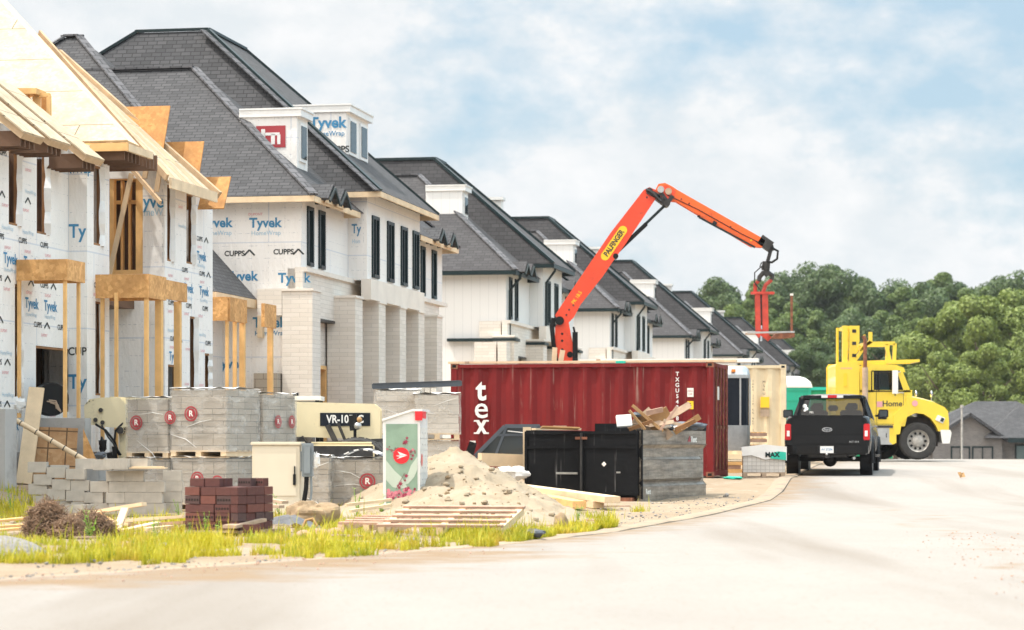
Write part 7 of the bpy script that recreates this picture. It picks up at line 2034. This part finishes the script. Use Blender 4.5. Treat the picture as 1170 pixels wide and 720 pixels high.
# small litter
q = MB(M['card']); q.poly([(0, 0, 0), (.12, 0, .02), (.10, .1, .12), (.02, .05, .10)]); q.poly([(0, 0, 0), (-.05, .05, .12), (.03, .02, .13)]); tag(q.build('paper_scrap'), 'small tan paper scrap on the road at the right', 'litter', loc=loc(1097, 57, .02))
q = MB(M['tarp']); q.sphere((0, 0, 0), (.13, .08, .05), n=8, m=6, jit=.3); tag(q.build('rubber_scrap'), 'small black rubber scrap on the curb in front of the sand pile', 'litter', loc=loc(611, 29.2, .09))
q = MB(M['teal']); q.sphere((0, 0, 0), (.25, .1, .04), n=8, m=6, jit=.3); tag(q.build('strap_heap'), 'flat heap of green-grey strap at the right foot of the maroon container', 'strap', loc=loc(838, 57.0, .02))
for (px, d, s, lab) in ((660, 47, .07, 'fist-sized stone on the dirt below the dumpster'), (830, 52, .05, 'small stone on the dirt right of the dumpster')): rock(lab, px, d, (s, s, s), int(px), .02, 'pebble', 'stone', 'stone')

# ================================================================ grass and weeds
def grass():
    rg = np.random.RandomState(4)
    fr = [(-60, 642), (0, 641), (150, 638), (300, 638), (400, 632), (480, 627), (560, 621), (620, 612), (690, 603), (720, 600)]
    bk = [(-60, 575), (60, 582), (200, 590), (300, 575), (400, 575), (470, 590), (560, 596), (620, 597), (690, 599)]
    n = 46000; px = rg.uniform(-60, 705, n * 3); t = rg.uniform(0, 1, n * 3) ** 1.15
    f_ = np.interp(px, [a for a, b in fr], [b for a, b in fr]); b_ = np.interp(px, [a for a, b in bk], [b for a, b in bk])
    py = f_ - t * (f_ - b_); d = 1.05 * FPX / (py - HY); x = (px - CX) / FPX * d
    keep = []
    for i in range(len(x)):
        c = mn.noise(Vector((x[i] * 1.3, d[i] * .9, 0))) + .5 * mn.noise(Vector((x[i] * 4, d[i] * 3, 5)))
        if c > .06 - .28 * (px[i] > 540) + .22 * (t[i] > .5) + .35 * max(0, t[i] - .6) + .5 * max(0, .10 - t[i]) * 5 and len(keep) < n:
            keep.append(i)
    # a few separate clumps farther back
    ex = []
    for (cpx, cd, sx, sy, m) in ((12, 38, .5, 2.5, 2500), (100, 37.2, .15, .6, 500), (430, 36.5, .22, 1.5, 900), (505, 36.5, .2, .6, 350), (315, 36.2, .3, .8, 700), (200, 36.5, .4, .8, 900), (400, 34, .35, 1, 1200), (468, 38.8, .12, .4, 250), (730, 42, .12, .5, 120), (676, 38, .3, .4, 200), (205, 31.5, .06, .5, 250)):
        for q in range(m):
            y = cd + rg.normal() * sy * .5; ex.append(((cpx - CX) / FPX * cd + rg.normal() * sx * .6, y))
    X = np.concatenate([x[keep], [e[0] for e in ex]]); Y = np.concatenate([d[keep], [e[1] for e in ex]])
    n = len(X); Zg = np.array([gz(a, b) for a, b in zip(X, Y)])
    hh = rg.uniform(.04, .16, n) * (1 + .5 * rg.rand(n)) * np.where(rg.rand(n) < .05, 2.0, 1.0) * (.75 + .5 * np.array([mn.noise(Vector((a * .8, b * .8, 9))) for a, b in zip(X, Y)]))
    a = rg.uniform(0, 2 * math.pi, n); le = hh * rg.uniform(.1, .6, n); w = rg.uniform(.003, .0075, n)
    base = np.stack([X, Y, Zg - .02], 1); dx = np.cos(a); dy = np.sin(a)
    s = np.stack([-dy, dx, np.zeros(n)], 1) * w[:, None]
    mid = base + np.stack([dx * le * .3, dy * le * .3, hh * .6], 1); top = base + np.stack([dx * le, dy * le, hh], 1)
    V = np.stack([base - s, base + s, mid + s * .8, mid - s * .8, top], 1).reshape(-1, 3)
    i0 = np.arange(n) * 5
    me = bpy.data.meshes.new('grass'); me.vertices.add(5 * n); me.vertices.foreach_set('co', V.ravel())
    loops = np.stack([i0, i0 + 1, i0 + 2, i0 + 3, i0 + 3, i0 + 2, i0 + 4], 1).ravel()
    me.loops.add(7 * n); me.loops.foreach_set('vertex_index', loops)
    ls = np.stack([np.arange(n) * 7, np.arange(n) * 7 + 4], 1).ravel(); lt = np.tile([4, 3], n)
    me.polygons.add(2 * n); me.polygons.foreach_set('loop_start', ls); me.polygons.foreach_set('loop_total', lt)
    me.materials.append(M['grass']); me.update(); me.validate()
    o = bpy.data.objects.new('grass', me); COL.objects.link(o); tag(o, 'yellow-green grass growing along the road edge', 'grass'); o['kind'] = 'stuff'
grass()
for (px, d, lab) in ((40, 28.0, 'pale broken block lump in the dirt below the dry roots'), (190, 27.6, 'brown lump at the grass edge below the bricks'), (330, 27.6, 'small grey lump in front of the grass, middle left'), (470, 29.0, 'small tan lump below the slatted pallet'), (590, 33.5, 'tan lump right of the slatted pallet'), (15, 35.5, 'rubble lump at the left edge behind the grass'), (285, 33.8, 'rubble lump between bricks and tarp')):
    rock(lab, px, d, (.05 + .03 * (px % 3), .05, .035), int(px), .01, 'sand' if px % 2 else 'pebble', 'lump', 'lump')
rg = random.Random(12)
sc_labels = ['splinter of pale wood lying ' + w_ for w_ in ('left of the brick stack', 'below the long sloping board', 'at the grass front below the bricks', 'beside the tarp', 'left of the sunken pallet', 'right of the slatted pallet', 'before the lumber pile', 'on the dirt left of the dumpster', 'at the cabinet foot', 'between the two root mats', 'on the dirt right of the sand pile', 'in the dirt by the left pallets')]
for i, (px, d) in enumerate(((196, 31.5), (140, 30.3), (225, 28.6), (340, 30.4), (378, 30.0), (600, 32.5), (650, 40.5), (690, 44), (300, 36.4), (84, 29.2), (668, 36), (170, 35.5))):
    p = loc(px, d, .03); a_ = rg.uniform(-.6, .6); l_ = rg.uniform(.18, .5)
    q = MB(M[rg.choice(('lumber_pale', 'lumber_grey', 'lumber_red'))]); q.box(0, l_, 0, rg.uniform(.03, .07), 0, .02); o = tag(q.build('wood_splinter'), sc_labels[i], 'wood splinter', 'wood splinters on the ground', loc=p); o.rotation_euler = (0, rg.uniform(-.12, .05), a_)
def weed(label, px, d, h, seed, grp=None):
    rg = random.Random(seed); r = thing('weed', label, 'weed', loc(px, d, -.02), 0, grp)
    st = MB(M['weed']); lf = MB(M['weed'])
    for s_ in range(rg.randint(3, 5)):
        a_ = rg.uniform(0, 6.28); l_ = h * rg.uniform(.6, 1); lean = rg.uniform(.05, .3) * l_
        pts = [Vector((0, 0, 0)), Vector((math.cos(a_) * lean * .4, math.sin(a_) * lean * .4, l_ * .5)), Vector((math.cos(a_) * lean, math.sin(a_) * lean, l_))]
        st.tube(pts, [.005, .004, .002], n=4)
        for k_ in range(int(l_ * 60)):
            t = rg.uniform(.15, 1); p_ = pts[0].lerp(pts[2], t); b_ = rg.uniform(0, 6.28); q = rg.uniform(.03, .065) * (1.2 - .5 * t)
            o = Vector((math.cos(b_), math.sin(b_), rg.uniform(-.1, .6))); s2 = Vector((-math.sin(b_), math.cos(b_), 0)) * q * .25
            lf.add([p_, p_ + o * q * .5 + s2, p_ + o * q, p_ + o * q * .5 - s2], [(0, 1, 2, 3)])
    st.build('stem', r); lf.build('leaves', r, fixn=False)
for (px, d, h, lab) in ((103, 29.6, .42, 'leafy green weed growing beside the dry roots'), (236, 29.8, .34, 'weed in front of the brick stack, right of its left corner'), (176, 29.4, .30, 'low weed in the grass left of the brick stack'), (250, 30.2, .26, 'small weed at the right front of the brick stack'), (215, 29.6, .22, 'small weed under the left front corner of the bricks'), (408, 37.5, .5, 'tall thin weed between the cabinet and the sand'), (320, 37.0, .42, 'weed in front of the cream cabinet'), (298, 36.5, .34, 'short weed at the cabinet left corner'), (436, 38.5, .36, 'pale weed at the left foot of the mailbox'), (509, 38.5, .32, 'sparse weed on the sand right of the mailbox'), (540, 35.5, .25, 'small weed at the foot of the sand pile'), (14, 38.0, .45, 'leafy weed at the left edge in front of the foundation'), (660, 36.5, .3, 'sparse weed right of the sand pile near the dumpster'), (205, 37.2, .4, 'weed between the loose blocks and the brick stack')):
    weed(lab, px, d, h, int(px))
# ================================================================ air
hz = MB(None)
mh = bpy.data.materials.new('haze'); mh.use_nodes = True; n_ = mh.node_tree; n_.nodes.clear()
ou = n_.nodes.new('ShaderNodeOutputMaterial'); vo = n_.nodes.new('ShaderNodeVolumePrincipled')
vo.inputs['Color'].default_value = (.86, .91, .97, 1); vo.inputs['Density'].default_value = .00012; vo.inputs['Anisotropy'].default_value = .2
n_.links.new(vo.outputs[0], ou.inputs['Volume'])
hz.box(-3050, 3050, -250, 4100, -6, 32, mh)
ho = hz.build('haze'); ho['kind'] = 'stuff'; ho['label'] = 'thin summer haze over the whole site'; ho['category'] = 'haze'
